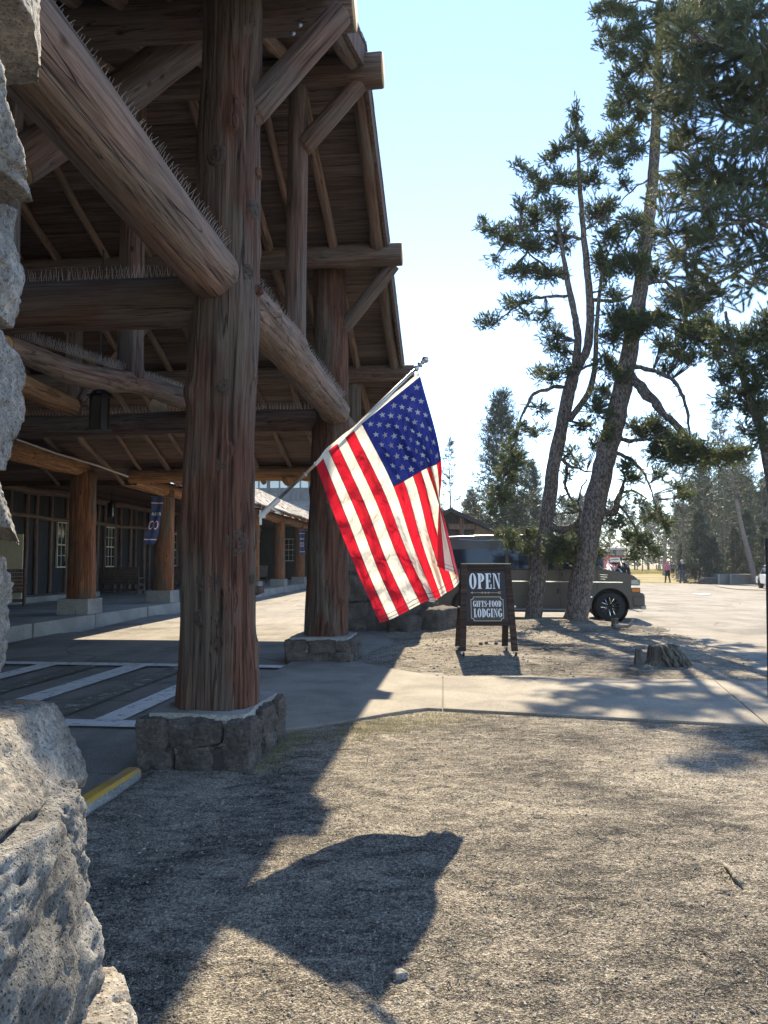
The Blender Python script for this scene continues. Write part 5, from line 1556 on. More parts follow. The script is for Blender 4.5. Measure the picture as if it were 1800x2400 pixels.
# dark hatch with the bike carrier, standing behind the van; it faces away to the left
p = G(1424, 1378, 0); SX = P(1424, 1340, 27.6)
MS = Matrix.Translation((SX.x, SX.y + 1.9, 0)) @ Matrix.Rotation(math.pi, 4, 'Z') @ Matrix.Translation((4.7, 0, 0))
suv = car('hatchback', 'dark hatchback mostly hidden behind the van, bikes on its tail', MS, 4.7, 1.9, 1.95, 'suv_paint')
p = G(1773, 1384)
MW = Matrix.Translation((p.x + .75, p.y, 0)) @ Matrix.Rotation(rad(74), 4, 'Z') @ Matrix.Translation((4.5, -1.9, 0))
wcar = car('parked_car', 'white car parked at the right edge, tail toward the car park', MW, 4.5, 1.85, 1.5, 'white_car', 'sedan')
# ------------------------------------------------------------------ bikes on the carrier
def bike(Mx, label, frame_mat):
    t = thing('bicycle', label, 'bicycle', Mx.translation, 0, 'bicycles on the hatchback carrier')
    def part(nm, fn, mat, par=None, smooth=True):
        mb = MB(); fn(mb); return put(nm, mb.mesh(nm, [M[mat]], smooth), par or t, Mx)
    # along local Y: rear wheel at y=0 (toward the camera), front at y=1.1
    for y in (0, 1.12):
        w = part('wheel', lambda m: m.lathe((0, y, .36), [(.27, -.03), (.34, -.055), (.365, -.03), (.372, 0), (.365, .03), (.34, .055), (.27, .03)], 28, axis='X'), 'black_rubber')
        part('spoke', lambda m: [m.tube([(0, y, .36), (0.0, y + .28 * math.cos(a), .36 + .28 * math.sin(a))], .003, 3) for a in np.arange(14) * math.pi / 7], 'steel', w)
        part('fender', lambda m: m.lathe((0, y, .36), [(.375, -.05), (.39, 0), (.375, .05)], 28, axis='X'), 'white_plastic' if frame_mat == 'white_plastic' else 'black_metal', w)
    part('frame', lambda m: [m.tube([(0, 0, .36), (0, .42, .34)], .03, 8), m.tube([(0, .42, .34), (0, .30, .82)], .035, 8), m.tube([(0, .40, .38), (0, .98, .86)], .05, 8), m.tube([(0, .32, .72), (0, .97, .92)], .032, 8), m.tube([(0, .02, .38), (0, .33, .70)], .02, 8)], frame_mat)
    part('fork', lambda m: [m.tube([(s * .06, 1.12, .36), (s * .06, 1.02, .72), (0, .99, .80)], .022, 8) for s in (-1, 1)] + [m.tube([(0, .99, .78), (0, .94, 1.02)], .03, 8)], frame_mat)
    part('handlebar', lambda m: m.tube([(-.37, .84, 1.08), (-.22, .90, 1.09), (0, .94, 1.04), (.22, .90, 1.09), (.37, .84, 1.08)], .018, 8), 'black_metal')
    part('saddle', lambda m: m.box((0, .24, .93), (.20, .26, .06)), 'black_rubber', None, False)
    part('seat_post', lambda m: m.tube([(0, .28, .80), (0, .26, .92)], .016, 8), 'black_metal')
    for s in (-1, 1): part('pedal', lambda m: m.box((s * .16, .42 + s * .1, .30 - s * .12), (.10, .09, .025)), 'black_metal', None, False)
b0 = P(1447, 1310, 28.2); b1 = P(1466, 1300, 27.0)
bike(Matrix.Translation((b0.x - .05, b0.y - .3, b0.z - 1.09)) @ Matrix.Rotation(.12, 4, 'Z'), 'white bicycle with black saddle, nearer to the red bus on the carrier', 'white_plastic')
bike(Matrix.Translation((b1.x, b1.y - .1, b1.z - 1.09)) @ Matrix.Rotation(-.1, 4, 'Z'), 'black bicycle with the higher handlebar, outermost on the carrier', 'black_metal')
rk = thing('bike_carrier', 'black hitch carrier holding two bicycles behind the dark hatchback', 'bike rack', (SX.x + .5, SX.y + .95, .6))
mb = MB(); mb.bar((SX.x - .1, SX.y + .95, .55), (b1.x + .25, SX.y + .95, .55), .07, .07); mb.build('arm', M['black_metal'], rk)
for b_ in (b0, b1):
    mb = MB(); mb.bar((b_.x, SX.y - .6, b_.z - 1.11), (b_.x, SX.y + 1.6, b_.z - 1.11), .12, .04); mb.bar((b_.x, SX.y + .95, .5), (b_.x, SX.y + .95, b_.z - 1.1), .05, .05, up=(0, 1, 0)); mb.build('wheel_tray', M['black_metal'], rk)

# ------------------------------------------------------------------ red coach
bp = P(1444, 1318, 108)
MBUS = Matrix.Translation((bp.x, bp.y, -.1)) @ Matrix.Rotation(rad(6), 4, 'Z')
bus = thing('coach_bus', 'red coach with cream roof and dark rear windows beyond the van hood', 'bus', MBUS.translation)
def bpart(nm, fn, mat, bev=0):
    mb = MB(); fn(mb); o = put(nm, mb.mesh(nm, [M[mat]]), bus, MBUS)
    if bev: bevel(o, bev, 3)
    return o
bpart('body', lambda m: m.box((0, 5, 1.55), (2.5, 10.5, 2.5)), 'bus_red', .12)
bpart('roof', lambda m: m.box((0, 5, 3.30), (2.48, 10.45, .98)), 'bus_cream', .25)
bpart('rear_window', lambda m: m.box((0, -.26, 3.0), (2.05, .06, .95)), 'car_glass', .02)
bpart('engine_window', lambda m: m.box((.05, -.26, 2.05), (2.1, .06, .62)), 'glass_sky', .02)
for k in range(6): bpart('side_window', lambda m: m.box((-1.255, .9 + k * 1.6, 2.95), (.05, 1.45, .85)), 'car_glass')
for k in range(5): bpart('marker_lamp', lambda m: m.box((-.5 + k * .25, -.24, 3.62), (.1, .06, .05)), 'red_lens')
for x in (-1.0, 1.0): bpart('tail_light', lambda m: m.box((x, -.27, 1.2), (.2, .05, .4)), 'red_lens')
for y in (2.2, 8.2): wheel(bus, -1.0, y, .5, .5, .3, MBUS @ Matrix.Rotation(0, 4, 'Z')); 

# ================================================================== PEOPLE
def skin(name, verts, edges, radii, mat, parent, Mx, sub=2, root=0):
    me = bpy.data.meshes.new(name); me.from_pydata(verts, edges, []); 
    o = bpy.data.objects.new(name, me); C.objects.link(o)
    m = o.modifiers.new('skin', 'SKIN'); m.use_smooth_shade = True
    for i, r in enumerate(radii):
        r = (r, r) if np.isscalar(r) else r
        o.data.skin_vertices[0].data[i].radius = r
        o.data.skin_vertices[0].data[i].use_root = (i == root)
    s = o.modifiers.new('sub', 'SUBSURF'); s.levels = sub; s.render_levels = sub
    dg = bpy.context.evaluated_depsgraph_get()
    nm = bpy.data.meshes.new_from_object(o.evaluated_get(dg))
    bpy.data.objects.remove(o); bpy.data.meshes.remove(me)
    nm.name = name; nm.materials.clear(); nm.materials.append(M[mat])
    for p in nm.polygons: p.use_smooth = True
    return put(name, nm, parent, Mx)
M['skin'] = m_simple('skin', (.48, .28, .20), .55, 0, .08)
for k, c in (('pink', (.62, .20, .27)), ('dark_cloth', (.018, .018, .022)), ('jeans', (.045, .07, .12)), ('navy_cloth', (.015, .018, .032)), ('teal', (.035, .12, .17)), ('grey_hair', (.38, .36, .33)), ('brown_hair', (.06, .035, .02)), ('cap_white', (.55, .54, .50))):
    M[k] = m_simple('cloth_' + k if 'hair' not in k else k, c, .8, 0, .15)
def person(label, at, h, heading, stride, shirt, legs, kind):
    t = thing('person', label, 'person', at, heading)
    Mx = WM[t.name] @ Matrix.Scale(h / 1.75, 4)
    s = stride
    hipL, hipR = (-.10, 0, .93), (.10, 0, .93)
    kL, kR = (-.10, .10 * s + .02, .50), (.10, -.06 * s + .03, .50)
    fL, fR = (-.10, .20 * s, .07), (.10, -.24 * s, .09)
    sw = .20 if kind != 'woman' else .17
    shL, shR = (-sw, 0, 1.44), (sw, 0, 1.44)
    eL, eR = (-sw - .10, -.10 * s, 1.16), (sw + .10, .06 * s, 1.16)
    hL, hR = (-sw - .15, -.05 * s + .06, .92), (sw + .13, .16 * s, .93)
    V = [(0, 0, .98), (0, 0, 1.2), (0, 0, 1.42), (0, .01, 1.52), (0, .02, 1.63), (0, .02, 1.72), hipL, kL, fL, (-.10, fL[1] + .15, .04), hipR, kR, fR, (.10, fR[1] + .15, .05),
         shL, eL, hL, (hL[0] - .01, hL[1] + .03, hL[2] - .14), shR, eR, hR, (hR[0] + .01, hR[1] + .03, hR[2] - .14)]
    E = [(0, 1), (1, 2), (2, 3), (3, 4), (4, 5), (0, 6), (6, 7), (7, 8), (8, 9), (0, 10), (10, 11), (11, 12), (12, 13), (2, 14), (14, 15), (15, 16), (16, 17), (2, 18), (18, 19), (19, 20), (20, 21)]
    R = [(.15, .11), (.14, .10), (.13, .09), .052, .088, .075, .09, .06, .042, .035, .09, .06, .042, .035, .06, .042, .03, .026, .06, .042, .03, .026]
    skin('body', V, E, R, 'skin', t, Mx)
    # face and ears point along +y
    mb = MB(); mb.lathe((0, .105, 1.63), [(.001, .02), (.014, .012), (.017, -.01), (.001, -.02)], 6)
    for q in (-1, 1): mb.lathe((q * .088, .02, 1.635), [(.001, .03), (.013, .02), (.013, -.02), (.001, -.03)], 6)
    put('ear_and_nose', mb.mesh('ear_and_nose', [M['skin']], True), t, Mx)
    mb = MB()
    for q in (-1, 1): mb.lathe((q * .033, .103, 1.655), [(.001, .008), (.009, 0), (.001, -.008)], 6)
    mb.box((0, .105, 1.585), (.05, .01, .01)); put('eye', mb.mesh('eye', [M['dark_cloth']]), t, Mx)
    # hands: five fingers each
    mb = MB()
    for (hx, hy, hz), q in ((V[17], -1), (V[21], 1)):
        for k in range(4): mb.tube([(hx, hy - .03 + .02 * k, hz), (hx + q * .004, hy - .03 + .02 * k, hz - .05), (hx - q * .012, hy - .028 + .02 * k, hz - .085 + .006 * abs(k - 1.5))], [.0095, .009, .007], 5)
        mb.tube([(hx, hy + .035, hz + .05), (hx - q * .01, hy + .06, hz + .01)], [.011, .008], 5)
    put('finger', mb.mesh('finger', [M['skin']], True), t, Mx)
    # clothes
    long_ = kind != 'boy'
    tw = (.175, .125) if kind == 'woman' else (.20, .145)
    V2_ = [(0, 0, .90 if kind != 'man' else .80), (0, 0, 1.2), (0, 0, 1.42), (0, 0, 1.49), shL, eL, tuple(np.array(hL) + (np.array([0, 0, 0]) if long_ else (np.array(eL) - np.array(hL)) * .95)), shR, eR, tuple(np.array(hR) + (np.array([0, 0, 0]) if long_ else (np.array(eR) - np.array(hR)) * .95))]
    skin('jacket' if kind == 'man' else ('hoodie' if kind == 'woman' else 't_shirt'), V2_, [(0, 1), (1, 2), (2, 3), (2, 4), (4, 5), (5, 6), (2, 7), (7, 8), (8, 9)],
         [tw, (tw[0] * .98, tw[1]), (tw[0] * .9, tw[1] * .88), .075, .085, .062, .048 if long_ else .062, .085, .062, .048 if long_ else .062], shirt, t, Mx)
    leg_end = .10 if kind != 'boy' else .48
    def lerp_(a, b, f): return tuple(np.array(a) + (np.array(b) - np.array(a)) * f)
    if kind == 'boy': pl = [(0, 0, .97), hipL, lerp_(hipL, kL, .9), lerp_(hipL, kL, 1.0), hipR, lerp_(hipR, kR, .9), lerp_(hipR, kR, 1.0)]
    else: pl = [(0, 0, .97), hipL, kL, lerp_(kL, fL, .93), hipR, kR, lerp_(kR, fR, .93)]
    skin('shorts' if kind == 'boy' else 'trousers', pl, [(0, 1), (1, 2), (2, 3), (0, 4), (4, 5), (5, 6)], [(.16, .125), .105, .078 if kind != 'boy' else .095, .062 if kind != 'boy' else .098, .105, .078 if kind != 'boy' else .095, .062 if kind != 'boy' else .098], legs, t, Mx)
    for f in (fL, fR):
        mb = MB(); V_, Q_ = _CS[4]; sp_ = V_ / np.linalg.norm(V_, axis=1)[:, None] * .6 + V_ * .4
        mb.add(sp_ * np.array([.055, .15, .055]) + np.array([f[0], f[1] + .06, max(f[2] - .03, .045)]), Q=Q_); put('shoe', mb.mesh('shoe', [M['dark_cloth']], True), t, Mx)
    Vs, Qs = _CS[8]; sph = Vs / np.linalg.norm(Vs, axis=1)[:, None]
    mb = MB()
    if kind == 'woman':
        hd = sph * np.array([.125, .13, .145]) + np.array([0, -.005, 1.645]); keep = [q for q in Qs if not np.all(sph[q][:, 1] > .55)]
        mb.add(hd, Q=keep); put('hood', mb.mesh('hood', [M[shirt]], True), t, Mx)
        mb = MB(); prof = [(.155, 1.08), (.165, 1.02), (.215, .80), (.235, .58)]
        mb.lathe((0, 0, 0), prof, 20); V_ = mb.V[0]; V_[:, 1] *= .72; V_[:, 2] += .05 * np.sin(np.arctan2(V_[:, 1], V_[:, 0]) * 3) * (V_[:, 2] < .7)
        put('tied_jacket', mb.mesh('tied_jacket', [M['dark_cloth']], True), t, Mx)
    else:
        hd = sph * np.array([.098, .108, .105]) + np.array([0, 0, 1.675]); keep = [q for q in Qs if np.mean(hd[q][:, 2]) > 1.62 or np.mean(sph[q][:, 1]) < -.1]
        mb.add(hd, Q=keep); put('hair', mb.mesh('hair', [M['grey_hair' if kind == 'man' else 'brown_hair']], True), t, Mx)
        mb = MB(); cp = sph * np.array([.106, .118, .085]) + np.array([0, 0, 1.715]); keep = [q for q in Qs if np.mean(cp[q][:, 2]) > 1.70]
        mb.add(cp, Q=keep); mb.box((0, .15, 1.705), (.16, .12, .012)); put('cap', mb.mesh('cap', [M['cap_white' if kind == 'man' else 'navy_cloth']], True), t, Mx)
    return t
g = G(1565, 1365.5); person('person in pink hoodie with hood up and dark jacket tied at the waist', g, 1.66, .08, 1, 'pink', 'dark_cloth', 'woman')
g = G(1599.5, 1367); person('person in long dark jacket, jeans and pale cap, walking by the trees', g, 1.76, -.05, .55, 'navy_cloth', 'jeans', 'man')
g = G(1577, 1354); person('person in teal t-shirt and dark shorts between the two others, farther off', g, 1.66, -.5, .9, 'teal', 'dark_cloth', 'boy')
# ================================================================== TREES
def tuft(n, L, nl, w, seed, droop=.2):
    """a shoot of needles, local +Z along the shoot: verts, tris"""
    rs = np.random.default_rng(seed); V = []; T = []
    for i in range(n):
        f = (i + .5) / n; z = L * f ** .8; a = i * 2.39996 + rs.uniform(-.3, .3); tilt = rad(rs.uniform(38, 66)) * (1 - .45 * f)
        d = np.array([math.cos(a) * math.sin(tilt), math.sin(a) * math.sin(tilt), math.cos(tilt)]); s = np.array([-math.sin(a), math.cos(a), 0]) * w / 2
        b = np.array([0, 0, z]); e = b + d * nl * rs.uniform(.75, 1.1); e[2] -= 0
        k = len(V); V += [b - s, b + s, e]; T.append((k, k + 1, k + 2))
    return np.array(V), np.array(T)
def instances(tpl, pos, dirs, scale, rs):
    """numpy realisation of many shoots; tpl list of (V,T)"""
    pos = np.asarray(pos); dirs = np.asarray(dirs, float); dirs /= np.linalg.norm(dirs, axis=1)[:, None] + 1e-9
    n = len(pos); pick = rs.integers(0, len(tpl), n); Vs = []; Ts = []; base = 0
    ref = rs.normal(size=(n, 3)); x = np.cross(dirs, ref); x /= np.linalg.norm(x, axis=1)[:, None] + 1e-9; y = np.cross(dirs, x)
    for k, (V, T) in enumerate(tpl):
        i = np.where(pick == k)[0]
        if not len(i): continue
        R = np.stack([x[i], y[i], dirs[i]], 2) * np.asarray(scale)[i][:, None, None]
        v = np.einsum('nij,kj->nki', R, V) + pos[i][:, None]
        Vs.append(v.reshape(-1, 3)); t = T[None] + (np.arange(len(i)) * len(V))[:, None, None] + base; Ts.append(t.reshape(-1, 3)); base += len(i) * len(V)
    return np.concatenate(Vs), np.concatenate(Ts)
def cat_path(pts, n):
    a = np.array(pts, float); return np.array([crom(a, t) for t in np.linspace(0, 1, n)])

def sighted_pine(name, label, Y, trunks, limbs, blobs, tpl, mats, group=None, tuft_s=1.0, dens=.045, seed=1, base=None, sides=14, depth=1.0):
    """a pine whose stems and foliage masses stand at their real places around distance Y"""
    rs = np.random.default_rng(seed)
    b0 = P(trunks[0][0][0], trunks[0][0][1], Y); bz = isle_h(b0.x, b0.y) if base is None else base
    t = thing(name, label, 'tree', (b0.x, b0.y, bz), 0, group)
    skel = []
    def world(pts, dy0, dy1, n):
        c = cat_path([(p[0], p[1], p[2]) for p in pts], n); out = []; rr = []
        for i, (px, py, w) in enumerate(c):
            yy = Y + dy0 + (dy1 - dy0) * (i / (n - 1)) ** 1.2
            out.append(P(px, py, yy)); rr.append(max(.004, w / 2 * yy / 1803))
            skel.append((px, py, yy))
        return out, rr
    for k, tr in enumerate(trunks):
        n = max(8, len(tr) * 7); pts, rr = world(tr, tr[0][3] if len(tr[0]) > 3 else 0, tr[-1][3] if len(tr[-1]) > 3 else 0, n)
        if k == 0:
            pts[0] = Vector((pts[0].x, pts[0].y, bz - .12)); rr[0] *= 1.18
        pts = [p + Vector((rs.normal(), rs.normal(), 0)) * .004 for p in pts]
        mb = MB(); mb.tube(pts, rr, sides); V_ = mb.V[0]
        nv = len(pts) * sides; cen = np.repeat(np.array([tuple(p) for p in pts]), sides, 0)
        V_[:nv] = cen + (V_[:nv] - cen) * (1 + .09 * fbm(V_[:nv] * 5, 3, seed + k))[:, None]
        mb.build('trunk' if k == 0 else 'stem', [mats[0]], t, smooth=True)
    stubs = MB()
    for k, (lm, dy) in enumerate(limbs):
        n = max(8, len(lm) * 7); pts, rr = world(lm, 0, dy, n)
        a_ = np.array([tuple(p) for p in pts]); ramp_ = np.minimum(1, np.arange(n) / 4)[:, None]; a_ += ramp_ * np.stack([fbm(a_ * 3.1 + 5 * q, 3, seed + 200 + 7 * k + q) for q in range(3)], 1) * .045
        for q_ in range(2, n - 1, 3):
            dd = rs.normal(size=3); dd /= np.linalg.norm(dd); ln_ = rs.uniform(.06, .35); e_ = a_[q_] + dd * ln_ * .5 + np.array([0, 0, .02]); stubs.tube([tuple(a_[q_]), tuple(e_), tuple(e_ + dd * ln_ * .4 + rs.normal(size=3) * .05)], [rr[q_] * .45, rr[q_] * .3, .003], 4, cap=False)
        pts = [tuple(p) for p in a_]; rr = [r_ * (1 + .18 * math.sin(q_ * 2.3 + k) * math.sin(q_ * 1.1)) for q_, r_ in enumerate(rr)]
        mb = MB(); mb.tube(pts, rr, 8); mb.build('branch', [mats[0]], t, smooth=True)
    sk = np.array(skel)
    tw = MB(); pos = []; dirs = []; sc = []
    for (cx, cy, rx, ry) in blobs:
        m = Y / 1803
        j = np.argmin((sk[:, 0] - cx) ** 2 + ((sk[:, 1] - cy) * 1.0 - ry * .2) ** 2 + rs.uniform(0, 200, len(sk)))
        anc = P(sk[j, 0], sk[j, 1], sk[j, 2])
        dyb = sk[j, 2] + rs.uniform(-.6, .6) * depth
        n = int(rx * ry * dens + 5); ntw = max(2, n // 5)
        inner = np.array([cx, cy]) * .75 + sk[j, :2] * .25
        for q in range(ntw):
            a = rs.uniform(0, 6.283); r = math.sqrt(rs.uniform(.05, 1))
            ex, ey = cx + rx * 1.08 * r * math.cos(a), cy + ry * 1.05 * r * math.sin(a)
            e = P(ex, ey, dyb + rs.uniform(-1, 1) * rx * m * .9 * depth)
            mid0 = P(inner[0] + rs.normal() * rx * .25, inner[1] + rs.normal() * ry * .25, (dyb + e.y) / 2)
            path = cat_path([tuple(anc), tuple(mid0), tuple(e)], 9)
            if q < max(3, ntw * .6):
                tw.tube(path, np.linspace(.011, .004, 9) * tuft_s ** .5, 3, cap=False)
            for u in range(5):
                f = rs.uniform(.52, 1.0) if u else 1.0
                i = min(7, int(f * 8)); p = path[i] + (path[i + 1] - path[i]) * (f * 8 - i) + rs.normal(size=3) * .05 * tuft_s
                d = (path[8] - path[6]); d = d / (np.linalg.norm(d) + 1e-9) + rs.normal(size=3) * .55 + np.array([0, 0, .45])
                pos.append(p); dirs.append(d); sc.append(rs.uniform(.75, 1.2) * tuft_s)
    V, T = instances(tpl, pos, dirs, np.array(sc), rs)
    put('crown', mesh_arrays('crown', V, T, None, [mats[1]]), t)['kind'] = 'stuff'
    if stubs.n: stubs.build('dead_twigs', [mats[0]], t)['kind'] = 'stuff'
    if tw.n: tw.build('twigs', [mats[0]], t)['kind'] = 'stuff'
    return t
TUFT = [tuft(44, .135, .062, .0098, s) for s in range(5)]
TUFT_N = [tuft(100, .27, .072, .0072, s + 10) for s in range(4)]

T1 = [[(1248, 1472, 46), (1253, 1420, 38), (1262, 1350, 37), (1280, 1230, 35), (1297, 1100, 32), (1320, 980, 30), (1338, 900, 30), (1346, 865, 26)],
      [(1346, 880, 22), (1354, 800, 18), (1347, 740, 16), (1332, 670, 14), (1322, 610, 11), (1310, 540, 7), (1300, 480, 4)],
      [(1344, 885, 22), (1362, 848, 20), (1378, 810, 20), (1383, 720, 19), (1375, 620, 16), (1365, 520, 13), (1358, 420, 10), (1354, 330, 7), (1351, 250, 3)],
      [(1334, 985, 16), (1360, 950, 15), (1380, 920, 15), (1394, 860, 13), (1398, 770, 11), (1404, 700, 9), (1412, 620, 6)]]
L1 = [([(1325, 908, 10), (1290, 910, 9), (1252, 922, 8), (1236, 950, 8), (1222, 990, 6), (1206, 1040, 5), (1186, 1100, 4), (1168, 1170, 2)], -1.0),
      ([(1328, 694, 8), (1275, 695, 7), (1228, 706, 5), (1192, 735, 4), (1150, 760, 2)], -.8), ([(1322, 655, 7), (1262, 612, 5), (1205, 565, 4), (1140, 540, 2)], .6),
      ([(1357, 436, 6), (1285, 425, 5), (1235, 400, 3), (1205, 384, 2)], -.5), ([(1360, 560, 7), (1290, 540, 5), (1210, 545, 3)], 1.0), ([(1355, 350, 4), (1320, 350, 3), (1290, 368, 2)], .3),
      ([(1368, 540, 6), (1410, 515, 4), (1450, 520, 2)], .6), ([(1378, 700, 9), (1430, 705, 9), (1480, 695, 6)], .8), ([(1380, 745, 5), (1420, 735, 3)], .4),
      ([(1318, 1076, 9), (1330, 1088, 9), (1350, 1096, 6), (1385, 1108, 3)], .4), ([(1330, 1090, 8), (1326, 1130, 7), (1333, 1160, 6), (1345, 1175, 5), (1356, 1172, 3)], .3), ([(1331, 1158, 4), (1312, 1172, 4), (1290, 1198, 3)], -.2),
      ([(1284, 1205, 17), (1290, 1228, 19), (1312, 1242, 20), (1338, 1238, 20), (1360, 1222, 19), (1372, 1204, 15)], -.45), ([(1358, 1210, 5), (1356, 1180, 5), (1362, 1150, 4), (1376, 1125, 3)], -.5),
      ([(1358, 1196, 6), (1330, 1203, 5), (1305, 1206, 4), (1295, 1216, 3)], -.2), ([(1252, 1229, 3), (1235, 1238, 3), (1212, 1242, 3), (1190, 1246, 2)], -.8), ([(1300, 880, 7), (1275, 875, 5), (1250, 870, 3)], .5),
      ([(1268, 1260, 4), (1300, 1275, 3), (1330, 1285, 2)], -.6), ([(1350, 870, 6), (1390, 850, 6), (1432, 818, 3)], -.5), ([(1383, 690, 6), (1405, 680, 4), (1440, 640, 3)], .7), ([(1360, 380, 4), (1400, 360, 2)], .4)]
B1 = [(1350, 262, 14, 26), (1345, 312, 22, 22), (1375, 335, 24, 20), (1322, 345, 28, 16), (1300, 362, 18, 12), (1402, 357, 32, 22), (1288, 375, 20, 12), (1213, 388, 14, 12), (1240, 410, 22, 18), (1265, 440, 28, 28), (1322, 420, 36, 22), (1382, 420, 36, 28),
      (1222, 478, 16, 24), (1255, 510, 34, 28), (1302, 490, 36, 28), (1213, 532, 30, 18), (1155, 536, 32, 16), (1130, 526, 12, 16), (1192, 560, 38, 24), (1252, 572, 42, 28), (1312, 560, 36, 36), (1157, 615, 16, 9), (1197, 640, 22, 16), (1232, 642, 36, 20), (1288, 640, 40, 26),
      (1402, 500, 36, 32), (1432, 560, 36, 36), (1402, 610, 30, 28), (1195, 712, 16, 20), (1227, 705, 28, 14), (1150, 752, 24, 15), (1125, 762, 12, 10), (1240, 742, 18, 10), (1280, 745, 18, 24), (1292, 790, 26, 32), (1310, 822, 22, 22), (1257, 870, 18, 12), (1292, 880, 40, 18), (1330, 860, 18, 18),
      (1268, 960, 18, 16), (1260, 1012, 26, 13), (1230, 1002, 16, 9), (1205, 1012, 10, 14), (1196, 1060, 20, 24), (1185, 1110, 22, 22), (1170, 1160, 26, 22), (1216, 1082, 22, 20), (1150, 1190, 16, 10),
      (1180, 1250, 20, 11), (1202, 1268, 26, 14), (1240, 1255, 30, 14), (1265, 1290, 28, 16), (1227, 1286, 18, 9), (1322, 1272, 40, 24), (1372, 1262, 34, 20), (1390, 1300, 34, 20), (1332, 1310, 30, 14), (1300, 1300, 30, 16), (1355, 1290, 30, 18),
      (1340, 1062, 18, 14), (1357, 1082, 20, 12), (1330, 1112, 14, 11), (1370, 1002, 26, 16), (1395, 1040, 20, 14), (1418, 640, 20, 30), (1440, 690, 30, 16), (1345, 1190, 12, 7), (1425, 480, 28, 20)]
sighted_pine('pine_tree', 'left leaning pine with forked trunk, behind the sandwich board and in front of the van', 19.8, T1, L1, B1, TUFT, (M['bark'], M['needles']), 'leaning pines on the bare earth', 1.0, .28, 3)
T2 = [[(1345, 1478, 62), (1352, 1430, 54), (1372, 1300, 52), (1395, 1180, 51), (1425, 1050, 49), (1450, 950, 46), (1470, 850, 42), (1490, 750, 37), (1505, 640, 33), (1520, 520, 29), (1530, 420, 26), (1537, 300, 24), (1543, 150, 21), (1548, 0, 17), (1552, -150, 12), (1556, -330, 4)]]
L2 = [([(1475, 850, 13), (1505, 862, 11), (1560, 882, 10), (1596, 915, 9), (1612, 980, 7), (1616, 1030, 4)], -1.2), ([(1468, 880, 14), (1500, 920, 15), (1545, 960, 14), (1590, 1000, 11), (1625, 1040, 6), (1690, 1075, 3)], -1.6), ([(1470, 870, 14), (1510, 905, 16), (1560, 970, 13), (1600, 1020, 7)], -.6),
      ([(1440, 1020, 12), (1480, 1035, 10), (1530, 1025, 7), (1570, 1010, 3)], -.8), ([(1438, 1060, 10), (1480, 1080, 9), (1510, 1110, 6), (1530, 1150, 4), (1540, 1200, 2)], -.6),
      ([(1405, 1190, 16), (1425, 1202, 19), (1443, 1192, 17), (1447, 1170, 13), (1456, 1150, 10), (1462, 1122, 5), (1452, 1100, 3)], -.5), ([(1455, 1155, 7), (1480, 1153, 6), (1515, 1168, 3)], -.4), ([(1448, 1180, 7), (1468, 1200, 5), (1490, 1240, 4), (1512, 1275, 2)], -.8), ([(1410, 1230, 5), (1440, 1210, 4), (1470, 1215, 3)], .3),
      ([(1520, 540, 10), (1560, 560, 8), (1600, 600, 5)], .9), ([(1510, 665, 12), (1560, 660, 9), (1600, 690, 5), (1650, 740, 3)], -1.0), ([(1495, 735, 12), (1550, 735, 9), (1620, 760, 5), (1690, 820, 3)], .4), ([(1532, 460, 8), (1575, 455, 8), (1620, 458, 5)], .5), ([(1530, 400, 9), (1560, 430, 6), (1590, 480, 3)], -.5),
      ([(1545, 190, 6), (1500, 210, 5), (1450, 260, 2)], -.6), ([(1542, 250, 6), (1495, 280, 5), (1440, 325, 2)], .5), ([(1546, 60, 6), (1490, 70, 5), (1420, 110, 2)], -.4), ([(1548, 10, 6), (1490, 5, 4), (1425, 20, 2)], .5), ([(1538, 320, 6), (1495, 350, 4), (1450, 390, 2)], -.7), ([(1530, 410, 5), (1490, 440, 4), (1445, 480, 2)], -.3),
      ([(1546, 100, 6), (1590, 130, 4), (1610, 200, 2)], .4), ([(1540, 260, 6), (1580, 285, 4), (1610, 330, 2)], -.4), ([(1548, 20, 6), (1600, 40, 4), (1650, 20, 2)], .4), ([(1530, 500, 6), (1490, 530, 4), (1450, 600, 3)], -.6), ([(1485, 780, 8), (1450, 770, 6), (1420, 800, 3)], -.8), ([(1455, 930, 7), (1425, 930, 6), (1395, 960, 3)], -.6)]
